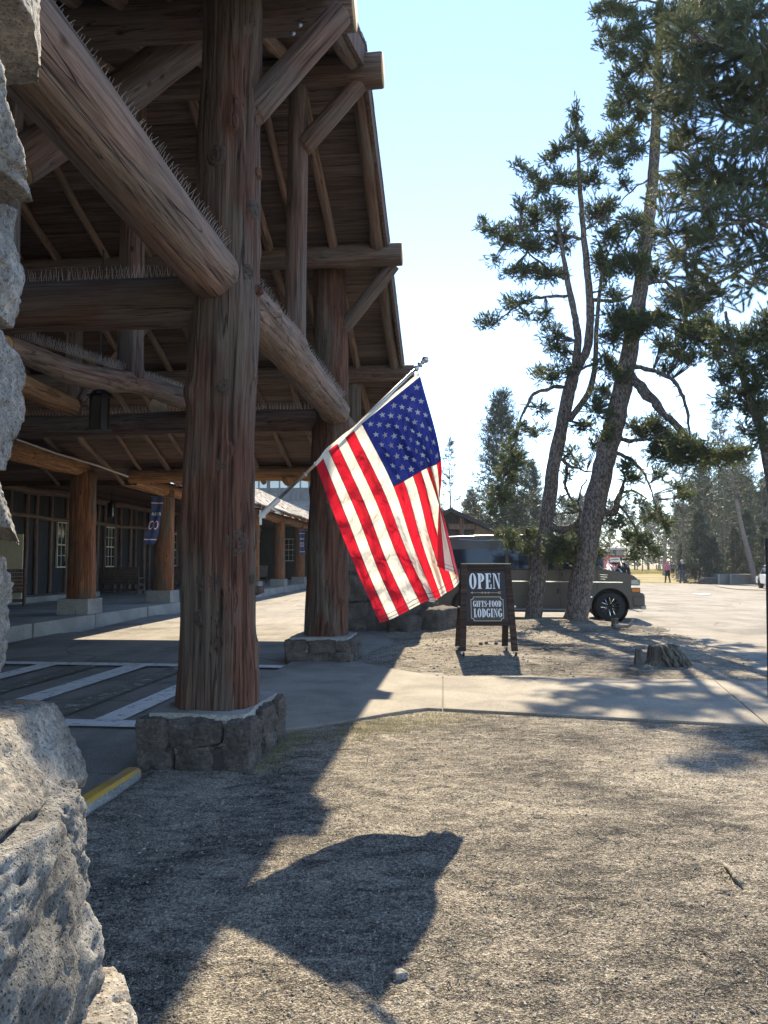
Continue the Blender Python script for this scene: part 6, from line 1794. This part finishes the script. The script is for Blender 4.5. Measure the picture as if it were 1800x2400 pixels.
B2 = [(1430, 15, 28, 18), (1460, 32, 38, 22), (1425, 72, 20, 14), (1470, 88, 42, 22), (1413, 112, 16, 9), (1455, 132, 32, 20), (1492, 60, 28, 24), (1500, 152, 28, 28), (1460, 177, 22, 18), (1440, 212, 12, 10), (1482, 220, 36, 24), (1462, 246, 32, 16), (1500, 270, 22, 24), (1440, 270, 28, 14), (1470, 312, 32, 18), (1442, 322, 28, 20), (1486, 350, 26, 24), (1450, 382, 28, 16), (1430, 342, 28, 16), (1460, 432, 16, 14), (1410, 30, 20, 14),
      (1580, 30, 28, 28), (1602, 62, 28, 24), (1640, 20, 36, 18), (1572, 100, 22, 24), (1592, 160, 28, 28), (1576, 230, 22, 28), (1600, 252, 28, 24), (1590, 330, 28, 24), (1602, 420, 28, 18), (1540, 40, 22, 28), (1520, 110, 22, 24), (1520, 230, 20, 24),
      (1482, 520, 32, 22), (1512, 562, 26, 28), (1490, 620, 36, 30), (1452, 620, 28, 30), (1532, 640, 30, 22), (1582, 602, 28, 18), (1440, 740, 28, 24), (1472, 752, 42, 28), (1502, 770, 36, 28), (1542, 750, 36, 22), (1440, 792, 32, 24), (1420, 850, 28, 22), (1452, 880, 26, 22), (1552, 802, 28, 18), (1410, 920, 22, 22), (1400, 962, 26, 26),
      (1582, 700, 42, 26), (1622, 722, 42, 26), (1602, 772, 36, 28), (1642, 792, 42, 30), (1592, 822, 32, 22), (1622, 842, 28, 16), (1662, 762, 36, 28), (1682, 832, 32, 28), (1562, 862, 18, 14), (1502, 1002, 36, 20), (1542, 992, 36, 20), (1562, 1032, 42, 26), (1602, 1042, 42, 24), (1582, 1072, 36, 22), (1542, 1062, 28, 22), (1612, 1082, 28, 14), (1642, 1052, 32, 18), (1667, 1076, 36, 18), (1702, 1070, 32, 16), (1742, 1062, 28, 16),
      (1482, 1122, 22, 14), (1470, 1092, 22, 14), (1500, 1182, 16, 10), (1522, 1212, 16, 10), (1550, 1112, 22, 12), (1586, 1142, 22, 10), (1602, 1166, 22, 10), (1560, 1232, 10, 22), (1546, 1202, 16, 14), (1450, 1232, 22, 14), (1482, 1262, 28, 16), (1510, 1272, 22, 14), (1532, 1292, 16, 10), (1492, 1302, 16, 10), (1420, 1020, 20, 16), (1470, 1160, 12, 9)]
sighted_pine('pine_tree', 'right leaning pine with one thick straight trunk, in front of the van door', 18.9, T2, L2, B2, TUFT, (M['bark'], M['needles']), 'leaning pines on the bare earth', 1.0, .32, 9, sides=18)
T3 = [[(2110, 1620, 60), (2090, 1200, 56), (2060, 800, 52), (2030, 400, 46), (2000, 0, 38), (1980, -300, 26), (1960, -600, 8)]]
L3 = [([(2040, 420, 22), (1930, 370, 18), (1840, 290, 15), (1770, 245, 12), (1700, 210, 8), (1640, 180, 4)], .4), ([(2045, 620, 20), (1900, 560, 15), (1790, 520, 12), (1700, 520, 9), (1620, 545, 6), (1560, 540, 3)], -.4), ([(2050, 700, 20), (1900, 640, 14), (1800, 610, 11), (1720, 640, 9), (1640, 690, 5), (1590, 690, 3)], .5),
      ([(2020, 220, 18), (1900, 140, 14), (1800, 110, 10), (1720, 110, 7), (1650, 100, 4)], -.6), ([(2010, 60, 16), (1880, 30, 12), (1780, 40, 9), (1690, 50, 5)], .6), ([(2050, 560, 16), (1900, 470, 12), (1800, 440, 9), (1700, 420, 6), (1640, 390, 3)], .9), ([(2055, 740, 16), (1920, 700, 11), (1830, 670, 8), (1750, 665, 4)], -.8)]
B3 = [(1600, 60, 40, 30), (1590, 120, 40, 30), (1570, 200, 36, 30), (1575, 270, 36, 26), (1600, 340, 40, 24), (1590, 420, 40, 24), (1640, 440, 40, 24), (1560, 480, 30, 20), (1650, 30, 50, 30), (1720, 10, 50, 30), (1702, 60, 55, 36), (1762, 40, 46, 46), (1662, 122, 55, 36), (1722, 132, 55, 40), (1782, 122, 36, 46), (1632, 192, 42, 26), (1692, 202, 55, 30), (1752, 222, 50, 36), (1792, 262, 28, 36), (1652, 252, 50, 26), (1712, 282, 55, 26), (1772, 312, 36, 28), (1682, 332, 46, 20), (1722, 362, 46, 20), (1622, 300, 28, 16), (1652, 392, 42, 20), (1702, 412, 46, 20), (1682, 452, 50, 20), (1742, 432, 46, 26), (1652, 482, 32, 16), (1702, 502, 46, 20), (1762, 492, 42, 26),
      (1572, 542, 32, 18), (1622, 562, 42, 20), (1682, 562, 42, 20), (1742, 562, 42, 20), (1612, 612, 36, 20), (1662, 642, 42, 20), (1722, 622, 36, 18), (1602, 682, 32, 18), (1642, 702, 42, 20), (1692, 692, 42, 18), (1752, 662, 36, 20), (1790, 180, 30, 40), (1790, 420, 24, 40), (1790, 580, 24, 40), (1830, 300, 50, 60), (1830, 120, 50, 60), (1840, 480, 50, 50), (1880, 220, 50, 60), (1850, 620, 50, 40)]
sighted_pine('pine_tree', 'big near pine whose long-needled boughs hang in from the right edge', 11.5, T3, L3, B3, TUFT_N, (M['bark'], M['needles_near']), None, 1.0, .062, 17, base=0.0, depth=1.3)
T4 = [[(1842, 1480, 40), (1825, 1250, 36), (1803, 1080, 30), (1780, 990, 26), (1756, 930, 22), (1738, 865, 17), (1716, 800, 12), (1700, 730, 7)]]
L4 = [([(1760, 940, 10), (1725, 915, 7), (1690, 905, 3)], .5), ([(1785, 1000, 9), (1760, 1010, 6), (1730, 1000, 3)], -.4), ([(1745, 880, 9), (1780, 850, 6), (1800, 820, 3)], .4), ([(1725, 830, 7), (1690, 830, 4), (1660, 860, 2)], .4)]
B4 = [(1702, 880, 36, 26), (1742, 852, 36, 26), (1782, 900, 32, 36), (1722, 932, 32, 20), (1762, 962, 28, 24), (1786, 1022, 22, 28), (1692, 950, 20, 16), (1730, 800, 36, 26), (1770, 790, 36, 30), (1700, 790, 30, 20), (1790, 960, 22, 24), (1750, 1010, 18, 14), (1800, 850, 30, 40), (1810, 760, 40, 40)]
sighted_pine('pine_tree', 'curved pine stem just inside the right edge, below the long-needled boughs', 16.0, T4, L4, B4, TUFT, (M['bark'], M['needles']), None, 1.05, .2, 29, base=-.02)

# ------------------------------------------------------------------ conifers standing farther off
def spray_tpl(n, L, w, seed):
    rs = np.random.default_rng(seed); V = []; T = []
    for i in range(n):
        a = rs.uniform(0, 6.283); tl = rs.uniform(.15, 1.0); b = np.array([0, 0, rs.uniform(0, L * .7)])
        d = np.array([math.cos(a) * math.sin(tl), math.sin(a) * math.sin(tl), math.cos(tl)]); s = np.cross(d, rs.normal(size=3)); s = s / np.linalg.norm(s) * w / 2
        k = len(V); e = b + d * L * rs.uniform(.5, .9)
        V += [b - s * .6, b + s * .6, e + s * .5, e - s * .5]; T += [(k, k + 1, k + 2), (k, k + 2, k + 3)]
    return np.array(V), np.array(T)
SPR = [spray_tpl(9, .42, .05, s) for s in range(4)]
SPRC = [spray_tpl(7, .70, .11, s + 20) for s in range(3)]
def conifer(name, label, h, r, seed, bare=.1, whorl=.42, nb=6, spr=SPR, step=.30, shape=.8, trunk_r=.16, droop=.25, sparse=0.0, foliage='needles_far', lean=0.0, bark='bark_pale', group=None, ragged=.3):
    rs = np.random.default_rng(seed)
    t = thing(name, label, 'tree', (0, 0, 0), 0, group)
    n = 14; zs = np.linspace(0, h, n); pts = [(lean * z + .06 * math.sin(z * .7 + seed), .05 * math.sin(z * .5), z - .3) for z in zs]
    tb = MB(); tb.tube(pts, np.linspace(trunk_r, .012, n) * np.where(np.arange(n) == 0, 1.15, 1), 8)
    pos = []; dirs = []; sc = []
    z = h * bare
    while z < h - .15:
        f = (z / h - bare) / (1 - bare); L0 = r * min(1, (1 - f) ** shape + .04) * (1 if f > .12 else .55 + f * 3.7)
        for k in range(nb):
            if rs.uniform() < sparse: continue
            L = L0 * rs.uniform(1 - ragged * 1.4, 1 + ragged * .6); a = rs.uniform(0, 6.283); el = rs.uniform(-.15, .35) + .5 * f
            base = np.array([lean * z, 0, z]); d = np.array([math.cos(a) * math.cos(el), math.sin(a) * math.cos(el), math.sin(el)])
            m = max(2, int(L / step)); pp = []
            for q in range(m + 1):
                s = L * q / m; p = base + d * s - np.array([0, 0, droop * (s / max(r, .1)) ** 2 * r * .5 - .12 * (q == m)]); pp.append(p)
            tb.tube(pp, np.linspace(.028 * (trunk_r / .16) * (1 - f * .6), .006, m + 1), 3, cap=False)
            for q in range(1, m + 1):
                if q / m < .22: continue
                for e in range(2 if q < m else 1):
                    pos.append(pp[q] + rs.normal(size=3) * .08); dirs.append(d + rs.normal(size=3) * .55 + np.array([0, 0, .15])); sc.append(rs.uniform(.7, 1.15))
        z += whorl * rs.uniform(.6, 1.3) * (1 - .45 * f)
    for q in range(6): pos.append(np.array([lean * h, 0, h - .12 * q - .2])); dirs.append(np.array([rs.normal() * .3, rs.normal() * .3, 1])); sc.append(.6)
    V, T = instances(spr, pos, dirs, np.array(sc), rs)
    tb.build('trunk', [M[bark]], t, smooth=True)
    put('crown', mesh_arrays('crown', V, T, None, [M[foliage]]), t)['kind'] = 'stuff'
    return t
def at_px(px, Y, s=1.0, rz=0.0, z=-.12):
    p = P(px, 1318, Y); return Matrix.Translation((p.x, p.y, z)) @ Matrix.Rotation(rz, 4, 'Z') @ Matrix.Scale(s, 4)
def height_for(top_py, Y): return P(900, top_py, Y).z + .12
protoA = conifer('spruce_tree', 'full broad spruce rising behind the dark gabled cabin, left of the leaning pines', 15.6, 3.5, 5, .04, .32, 9, shape=.58, ragged=.25)
WM[protoA.name] = at_px(1178, 58, height_for(922, 58) / 15.6); protoA.matrix_basis = WM[protoA.name]
protoB = conifer('lodgepole_pine', 'thin open pine showing between the flag and the broad spruce', 15, 1.75, 8, .22, .55, 5, shape=.6, sparse=.25, ragged=.4)
WM[protoB.name] = at_px(1055, 72, height_for(1028, 72) / 15); protoB.matrix_basis = WM[protoB.name]
protoC = conifer('fir_tree', 'bushy dark fir reaching the ground right of the walking people', 9, 2.6, 11, .02, .32, 8, shape=.75)
WM[protoC.name] = at_px(1640, 60, height_for(1205, 60) / 9, .4); protoC.matrix_basis = WM[protoC.name]
protoD = conifer('lodgepole_pine', 'tall pine with pale trunk directly above the person in the dark jacket', 14, 2.3, 14, .30, .5, 6, shape=.55, sparse=.18, ragged=.4, trunk_r=.19)
WM[protoD.name] = at_px(1604, 66, height_for(1038, 66) / 14); protoD.matrix_basis = WM[protoD.name]
protoL = conifer('lodgepole_pine', 'pale pine trunk leaning left from behind the concrete planter', 17, 2.6, 19, .50, .6, 6, shape=.5, sparse=.2, ragged=.4, trunk_r=.30, lean=-.20)
WM[protoL.name] = at_px(1772, 56, height_for(960, 56) / 17); protoL.matrix_basis = WM[protoL.name]
protoF = conifer('far_pine', 'hazy lodgepole pine standing in the far treeline', 12, 1.9, 23, .12, .7, 6, spr=SPRC, step=.5, shape=.65, sparse=.1, trunk_r=.13, group='pines of the far treeline')
WM[protoF.name] = at_px(1430, 128, 1.0); protoF.matrix_basis = WM[protoF.name]
def place(proto, px, Y, top, h, label, rz=0.0, group=None):
    return copy_tree(proto, at_px(px, Y, height_for(top, Y) / h, rz), label, group)
place(protoA, 1246, 66, 1085, 15.6, 'shorter spruce beside the left leaning trunk, right of the broad spruce', 1.3)
place(protoA, 1105, 70, 1150, 15.6, 'low spruce filling the gap above the cabin gable beside the flag', 2.4)
place(protoB, 1020, 80, 1120, 15, 'slim pine hugging the right side of the flag', 2.0)
place(protoC, 1120, 62, 1190, 9, 'round fir just above the cabin roof', .5)
place(protoC, 1215, 60, 1170, 9, 'dense fir behind the left leaning trunk, above the van roof', 1.5)
place(protoC, 1600, 70, 1270, 9, 'low fir right behind the pink hoodie and teal shirt', 2.0)
place(protoC, 1672, 58, 1262, 9, 'dark fir left of the concrete planter', 2.8)
place(protoD, 1652, 62, 1080, 14, 'pine rising from the fir clump, midway between people and planter', 1.9)
place(protoB, 1700, 72, 1100, 15, 'straight thin pine above the left end of the concrete planter', .7)
place(protoD, 1738, 68, 1020, 14, 'tallest dark pine just left of the leaning pale trunk', 3.0)
place(protoC, 1724, 64, 1240, 9, 'fir behind the middle of the concrete planter', .2)
place(protoC, 1795, 60, 1225, 9, 'fir above the white parked car', 1.1)
place(protoD, 1790, 62, 1130, 14, 'pine at the right edge above the white parked car', .9)
place(protoB, 1690, 80, 985, 15, 'tall open pine whose top shows left of the curved stem', 1.4)
place(protoC, 1755, 66, 1200, 9, 'shaded fir behind the leaning pale trunk', 1.9)
place(protoB, 1630, 84, 1110, 15, 'thin pine between the pale trunk and the fir clump', 2.9)
place(protoC, 1835, 55, 1180, 9, 'fir beyond the right edge of the view', 2.2)
for px, Y, top, rz in ((1585, 88, 1180, .2), (1612, 92, 1120, 1.1), (1668, 76, 1060, 2.2), (1712, 84, 1040, .9), (1760, 78, 1080, 2.8), (1800, 74, 1100, 1.7)):
    place(protoD, px, Y, top, 14, 'dark pine behind the planter, ' + {1585: 'lowest, beside the pink hoodie', 1612: 'just above the dark jacket', 1668: 'left of the straight thin pine', 1712: 'between the straight thin pine and the tallest pine', 1760: 'right behind the leaning pale trunk', 1800: 'cut by the right edge'}[px], rz)
rs = np.random.default_rng(77)
spots = []
for k in range(130):
    Y = rs.uniform(126, 210); px = rs.uniform(940, 1900)
    spots.append((px, Y))
for k in range(40):
    Y = rs.uniform(95, 130); px = rs.uniform(1620, 1960); spots.append((px, Y))
for px, Y in spots:
    s = rs.uniform(.65, 1.25) * (1.0 if Y < 150 else 1.1)
    copy_tree(protoF, at_px(px, Y, s, rs.uniform(0, 6.28)))
for k in range(24):   # woods continuing left behind the lodge and right of the view
    a = rs.uniform(-1, 1); 
    x = -130 + rs.uniform(-60, 40) if k < 12 else rs.uniform(70, 170); y = rs.uniform(60, 220)
    copy_tree(protoF, Matrix.Translation((x, y, -.12)) @ Matrix.Rotation(rs.uniform(0, 6), 4, 'Z') @ Matrix.Scale(rs.uniform(.8, 1.3), 4))
# pale dead snag
sn = P(1556, 1318, 100)
log('dead_snag', None, (sn.x, sn.y, -.1), (sn.x + .2, sn.y, 6.2), .26, .16, 'deadwood', sides=12, ring=.5)
tag(bpy.data.objects['dead_snag'], 'pale bare snag standing above the pink hoodie', 'tree trunk')

# ================================================================== SMALL THINGS ON THE GROUND
# cabin behind the van
cb = thing('cabin', 'dark cabin with low gable roof behind the back of the van', 'cabin', P(1090, 1318, 42) * 1.0)
def cpart(nm, pts0, d, mat):
    mb = MB(); n = len(pts0); V = [tuple(p) for p in pts0] + [(p[0], p[1] + d, p[2]) for p in pts0]
    mb.add(V, T=[(0, i, i + 1) for i in range(1, n - 1)] + [(n, n + i + 1, n + i) for i in range(1, n - 1)], Q=[(i, n + i, n + (i + 1) % n, (i + 1) % n) for i in range(n)]); return mb.build(nm, M[mat], cb)
Yc_ = 42
def cp(px, py): return P(px, py, Yc_)
g0 = -.1
def at0(px): q = cp(px, 1318); return Vector((q.x, q.y, g0))
M['cabin_tan'] = m_simple('cabin_boards', (.20, .165, .13), .85, 0, .25, .2, 5)
cpart('wall', [at0(960), at0(1112), cp(1112, 1222), cp(1056, 1200), cp(990, 1228), cp(960, 1243)], 9, 'wall_dark')
cpart('end_wall', [at0(1112.4), at0(1160), cp(1160, 1243), cp(1112.4, 1224)], .3, 'cabin_tan')
for a, b in (((1052, 1192), (1172, 1246)), ((1054, 1192), (935, 1246))):
    A, B = cp(*a), cp(*b); A.y -= .9; B.y -= .9
    cpart('roof', [A, B, B - Vector((0, 0, .22)), A - Vector((0, 0, .22))], 10.5, 'wall_dark')
q = cp(1080, 1213); mb = MB(); mb.tube([(q.x, q.y - .3, g0), (q.x, q.y - .3, q.z)], .14, 12); mb.build('post', M['log_dark'], cb)
mb = MB(); mb.bar(cp(1050, 1235) - Vector((0, .3, 0)), cp(1114, 1235) - Vector((0, .3, 0)), .2, .3); mb.build('cross_beam', M['log_dark'], cb)
# concrete planter
pl = thing('concrete_planter', 'long low concrete planter wall beside the leaning pale trunk', 'planter', G(1690, 1368))
for px0, px1, yy in ((1684.5, 1712, 0), (1713.5, 1775, .12)):
    a, b = G(px0, 1369), G(px1, 1369); Yp = 56.5; a = P(px0, 1369, Yp); b = P(px1, 1369, Yp)
    mb = MB(); mb.box(((a.x + b.x) / 2, Yp + .7 + yy, .33), (b.x - a.x, 1.4, .80)); bevel(mb.build('panel', M['concrete_dark'], pl), .03)
for px in (1684.5, 1712.5):
    a = P(px, 1369, 56.3); mb = MB(); mb.box((a.x, 56.28, .35), (.10, .12, .84)); mb.build('pilaster', M['concrete_grey'], pl)
# low rock by the planter
r_ = put_rock('boulder', None, P(1668, 1366, 57) * 1.0 + Vector((0, 0, .1)), (1.7, .9, .6), 910, 14, 0, .06, 'stone_dark', .5, 3); tag(r_, 'low dark boulder lying left of the concrete planter', 'boulder')
# far kerb and dry grass edge, white parking marks, light gutter
mb = MB(); mb.bar((-20, 116.4, -.02), (26, 115.6, -.02), .3, .3); struct(mb.build('far_kerb', M['concrete_grey']))
mb = MB()
for (a, b, c, d) in (((1628, 1390), (1666, 1391.5), (1660, 1394), (1622, 1392.5)),):
    mb.poly([tuple(G(*q, z=.03)) for q in (d, c, b, a)])
struct(mb.build('parking_mark', M['paint_white']))
pts = [(1668, 1369.5), (1690, 1376), (1730, 1381), (1800, 1383), (1850, 1384), (1850, 1376), (1760, 1374), (1700, 1371.5)]
mb = MB(); V = [tuple(G(*q, z=.03)) for q in pts]; mb.add(V, T=[(0, 1, 7), (1, 6, 7), (1, 2, 6), (2, 5, 6), (2, 3, 5), (3, 4, 5)]); struct(mb.build('gutter_apron', M['concrete']))
fl = P(1578, 1334, 122); o = log('fallen_log', None, (fl.x - 2.6, fl.y, .45), (fl.x + 2.6, fl.y + .5, .25), .16, .12, 'deadwood', sides=10, ring=.5); tag(o, 'pale fallen log lying in dry grass beyond the car park', 'log')
# thin dark post at the right edge
q = P(1799.5, 1450, 9.0); mb = MB(); a, b = P(1804, 1640, 9.0), P(1799, 1262, 9.0)
mb.tube([(a.x, a.y, -.1), tuple(b)], .025, 10); tag(mb.build('sign_post', M['black_metal']), 'thin black post cut by the right edge of the view', 'post')

# small stump, fallen branch, hollow stump, stick
def stump_mesh(name, r, h, seed, hollow=0.0, n=40):
    rs = np.random.default_rng(seed); th = np.arange(n) * 2 * math.pi / n; mb = MB()
    top = h * (1 + (.10 if hollow else .04) * np.array([vnoise(np.array([[math.cos(a) * 1.6, math.sin(a) * 1.6, seed]]), seed)[0] for a in th]))
    V = []; lv = [0, .15, .35, .6, .85, 1.0]
    for f in lv:
        rr = r * (1 + .55 * math.exp(-f * 5)) * (1 + .09 * np.sin(th * 5 + seed) + .05 * np.sin(th * 9 + f * 4) + .03 * rs.normal(size=n))
        for k in range(n): V.append((rr[k] * math.cos(th[k]), rr[k] * math.sin(th[k]), -.05 + (top[k] + .05) * f))
    m = len(lv)
    Q = [(i * n + k, i * n + (k + 1) % n, (i + 1) * n + (k + 1) % n, (i + 1) * n + k) for i in range(m - 1) for k in range(n)]
    T = []
    if hollow:
        for f in (1.0, .6, .1):
            for k in range(n): V.append((r * hollow * math.cos(th[k]) * (1 - .1 * (1 - f)), r * hollow * math.sin(th[k]) * (1 - .1 * (1 - f)), top[k] * f - (.01 if f == 1 else 0)))
        Q += [(i * n + k, i * n + (k + 1) % n, (i + 1) * n + (k + 1) % n, (i + 1) * n + k) for i in range(m - 1, m + 2) for k in range(n)]
        V.append((0, 0, .04)); c = len(V) - 1; b = (m + 2) * n; T = [(c, b + k, b + (k + 1) % n) for k in range(n)]
    else:
        V.append((0, 0, h * 1.01)); c = len(V) - 1; b = (m - 1) * n; T = [(c, b + k, b + (k + 1) % n) for k in range(n)]
    mb.add(V, T=T, Q=Q); return mb.mesh(name, [M['stump_wood']], smooth=True)
g = G(1441, 1481); g.z = isle_h(g.x, g.y)
o = put('tree_stump', stump_mesh('tree_stump', .075, .19, 3), None, Matrix.Translation(g)); tag(o, 'small grey cut stump beside a crooked branch, right of the pine trunks', 'stump')
g = G(1568, 1572); g.z = isle_h(g.x, g.y + .25)
st = thing('hollow_stump', 'big weathered hollow stump with splintered side on the bare earth', 'stump', g)
MS_ = Matrix.Translation(g + Vector((.02, .25, 0)))
put('shell', stump_mesh('shell', .21, .27, 8, .80, 56), st, MS_)
mb = MB(); rs = np.random.default_rng(5)
for k in range(9):
    a0 = rs.uniform(-2.5, -.6); x0 = .21 * math.cos(a0); y0 = .20 * math.sin(a0); h0_ = rs.uniform(.16, .30)
    pts = [(x0 * .9, y0 * .9 + .25, h0_), (x0 * 1.15 + .03, y0 * 1.2 + .25, h0_ * .7), (x0 * 1.3 + .09, y0 * 1.4 + .25, h0_ * .32), (x0 * 1.4 + .12, y0 * 1.75 + .25, -.03)]
    c = cat_path(pts, 8); mb.tube([tuple(q) for q in c], np.array([.012, .018, .024, .026, .028, .026, .03, .02]) * rs.uniform(.8, 1.5), 5)
put('splinter', mb.mesh('splinter', [M['stump_wood']], True), st, Matrix.Translation(g))
V, Q = rock((.11, .10, .27), 77, 8, .05, .2, 2); V[:, :2] *= (1 - .5 * (V[:, 2:3] / .3)) 
put('side_piece', mesh_arrays('side_piece', V, None, Q, [M['stump_wood']], smooth=False), st, Matrix.Translation(g + Vector((-.36, .25, .11))))
mb = MB(); mb.tube([tuple(G(1486, 1538) + Vector((0, 0, .05))), tuple(G(1497, 1546) + Vector((0, 0, .04))), tuple(G(1506, 1552) + Vector((0, 0, .02)))], [.02, .03, .022], 7)
tag(mb.build('wood_chunk', M['deadwood'], smooth=True), 'short bleached wood chunk left of the hollow stump', 'wood')
pts = []
for px, py, dz in ((1438, 1470, .05), (1455, 1466, .06), (1470, 1462, .07), (1478, 1455, .12), (1485, 1446, .24)):
    Y = 17.6; q = P(px, py, Y); gz = isle_h(q.x, q.y); pts.append((q.x, q.y, gz + dz))
mb = MB(); c = cat_path(pts, 14); mb.tube([tuple(q) for q in c], np.linspace(.05, .028, 14) * (1 + .15 * np.sin(np.arange(14) * 2.1)), 9); tag(mb.build('fallen_branch', M['deadwood'], smooth=True), 'crooked bleached branch lying behind the small stump', 'branch')
a, b = G(1698, 2052), G(1740, 2104); a.z = yard_h(a.x, a.y) + .012; b.z = yard_h(b.x, b.y) + .012
mb = MB(); m_ = (a + b) / 2; mb.tube([tuple(a), tuple(a.lerp(b, .3) + Vector((.004, 0, .006))), tuple(a.lerp(b, .7) + Vector((-.004, 0, .005))), tuple(b)], [.008, .013, .014, .004], 7)
tag(mb.build('wood_stick', M['stick'] if 'stick' in M else M['deadwood'], smooth=True), 'short pale split stick on the sunny gravel at lower right', 'stick')
# pine cones by the sign
for k, (px, py, where) in enumerate(((1127, 1522, 'left'), (1140, 1520, 'middle'), (1163, 1521, 'right'))):
    g = G(px, py); g.z = isle_h(g.x, g.y) + .02
    V, Q = rock((.07, .05, .05), 400 + k, 8, .15, .9, 0); o = put('pine_cone', mesh_arrays('pine_cone', V, None, Q, [M['bark']], smooth=True), None, Matrix.Translation(g) @ Matrix.Rotation(k, 4, 'Z')); tag(o, where + ' pine cone of three lying under the sandwich board', 'pine cone', 'pine cones under the sign')
g = G(938, 2312); g.z = yard_h(g.x, g.y) + .01; o = put_rock('stone', None, g, (.055, .045, .035), 31, 14, .3, .06, 'stone', .6, 2); tag(o, 'pale egg-sized stone at the edge of the flag shadow', 'stone')

# gravel scattered over the bare earth
def gravel(n, xr, yr, hf, s0, s1, seed, ymin_pow=1.0):
    rs = np.random.default_rng(seed); tpls = []
    for k in range(6):
        bm = bmesh.new(); bmesh.ops.create_icosphere(bm, subdivisions=1, radius=1); V = np.array([v.co[:] for v in bm.verts]); T = np.array([[v.index for v in f.verts] for f in bm.faces]); bm.free()
        V = V * (1 + .25 * rs.normal(size=(len(V), 1))) * np.array([1, rs.uniform(.6, 1), rs.uniform(.4, .7)]); tpls.append((V, T))
    y = yr[0] + (yr[1] - yr[0]) * rs.uniform(size=n) ** ymin_pow; x = rs.uniform(xr[0], xr[1], n) * np.clip(y / yr[1] + .35, 0, 1) + (0 if xr[0] > -3 else 0)
    z = hf(x, y); ok = z > -.03; x, y, z = x[ok], y[ok], z[ok]
    s = s0 + (s1 - s0) * rs.uniform(size=len(x)) ** 5
    d = np.stack([rs.normal(size=len(x)) * .25, rs.normal(size=len(x)) * .25, np.ones(len(x))], 1)
    return instances(tpls, np.stack([x, y, z + s * .15], 1), d, s, rs)
V, T = gravel(42000, (-2.6, 5.0), (1.7, 8.6), yard_z, .0022, .0095, 3, 1.5)
stuff(put('gravel', mesh_arrays('gravel', V, T, None, [M['pebble']])))
V, T = gravel(5000, (-1.2, 7.2), (10.3, 20.5), isle_z, .006, .03, 6, 1.0)
stuff(put('gravel', mesh_arrays('gravel', V, T, None, [M['pebble']])))
# needle and twig litter, and a little grass by the walk
rs = np.random.default_rng(15); mb = MB()
for k in range(1300):
    if k < 900: x, y, hf = rs.uniform(-1.6, 3.8), rs.uniform(2.4, 8.4), yard_h
    else: x, y, hf = rs.uniform(.2, 6.4), rs.uniform(11, 20), isle_h
    z = hf(x, y)
    if z < -.03: continue
    a = rs.uniform(0, 6.28); L = rs.uniform(.03, .09) * (1 if k < 900 else 2); mb.tube([(x, y, z + .004), (x + L * .5 * math.cos(a), y + L * .5 * math.sin(a), z + .010), (x + L * math.cos(a + .3), y + L * math.sin(a + .3), z + .005)], .0021 if k < 900 else .005, 3, cap=False)
stuff(mb.build('twig_litter', M['deadwood']))
M['grass'] = m_leaf('dry_grass', (.16, .16, .05), (.30, .26, .10), .3, (.3, .28, .08))
rs = np.random.default_rng(8); V = []; T = []
def blade(x, y, z, h):
    a = rs.uniform(0, 6.28); w = .002; dx, dy = math.cos(a), math.sin(a); k = len(V); l = h * rs.uniform(.2, .9)
    V.extend([(x - dy * w, y + dx * w, z), (x + dy * w, y - dx * w, z), (x + dx * l, y + dy * l, z + h)]); T.append((k, k + 1, k + 2))
for k in range(2200):
    t = rs.uniform(); x = -.8 + 1.5 * t + rs.normal() * .25; y = 7.0 + 1.15 * t - abs(rs.normal()) * .30
    z = yard_h(x, y) 
    if z > -.03: blade(x, y, z - .003, rs.uniform(.015, .05))
for k in range(500):
    v = rs.uniform(5.7, 7.2); p = W(-1.6 + abs(rs.normal()) * .12, v); z = yard_h(p.x, p.y)
    if z > -.03: blade(p.x, p.y, z, rs.uniform(.02, .06))
stuff(put('grass_tufts', mesh_arrays('grass_tufts', V, T, None, [M['grass']])))
# dry grass beyond the far kerb
V = []; T = []
for k in range(9000):
    x = rs.uniform(-10, 60); y = 117 + rs.uniform() ** 1.5 * 14; h = rs.uniform(.25, .6); w = .05; a = rs.uniform(0, 3.14); kk = len(V)
    V += [(x - math.cos(a) * w, y, -.15), (x + math.cos(a) * w, y, -.15), (x + rs.normal() * .12, y, -.15 + h)]; T.append((kk, kk + 1, kk + 2))
stuff(put('dry_grass', mesh_arrays('dry_grass', V, T, None, [M['grass']])))

# ================================================================== HAZE
if HAZE:
    mb = MB(); mb.box((0, 150, 13.9), (1500, 1000, 30.2))
    n = bpy.data.materials.new('haze'); n.use_nodes = True; n.node_tree.nodes.clear()
    o_ = n.node_tree.nodes.new('ShaderNodeOutputMaterial'); pv = n.node_tree.nodes.new('ShaderNodeVolumePrincipled')
    pv.inputs['Color'].default_value = (.80, .88, .95, 1); pv.inputs['Density'].default_value = HAZE; pv.inputs['Anisotropy'].default_value = .1
    n.node_tree.links.new(pv.outputs[0], o_.inputs['Volume'])
    stuff(mb.build('haze', n))
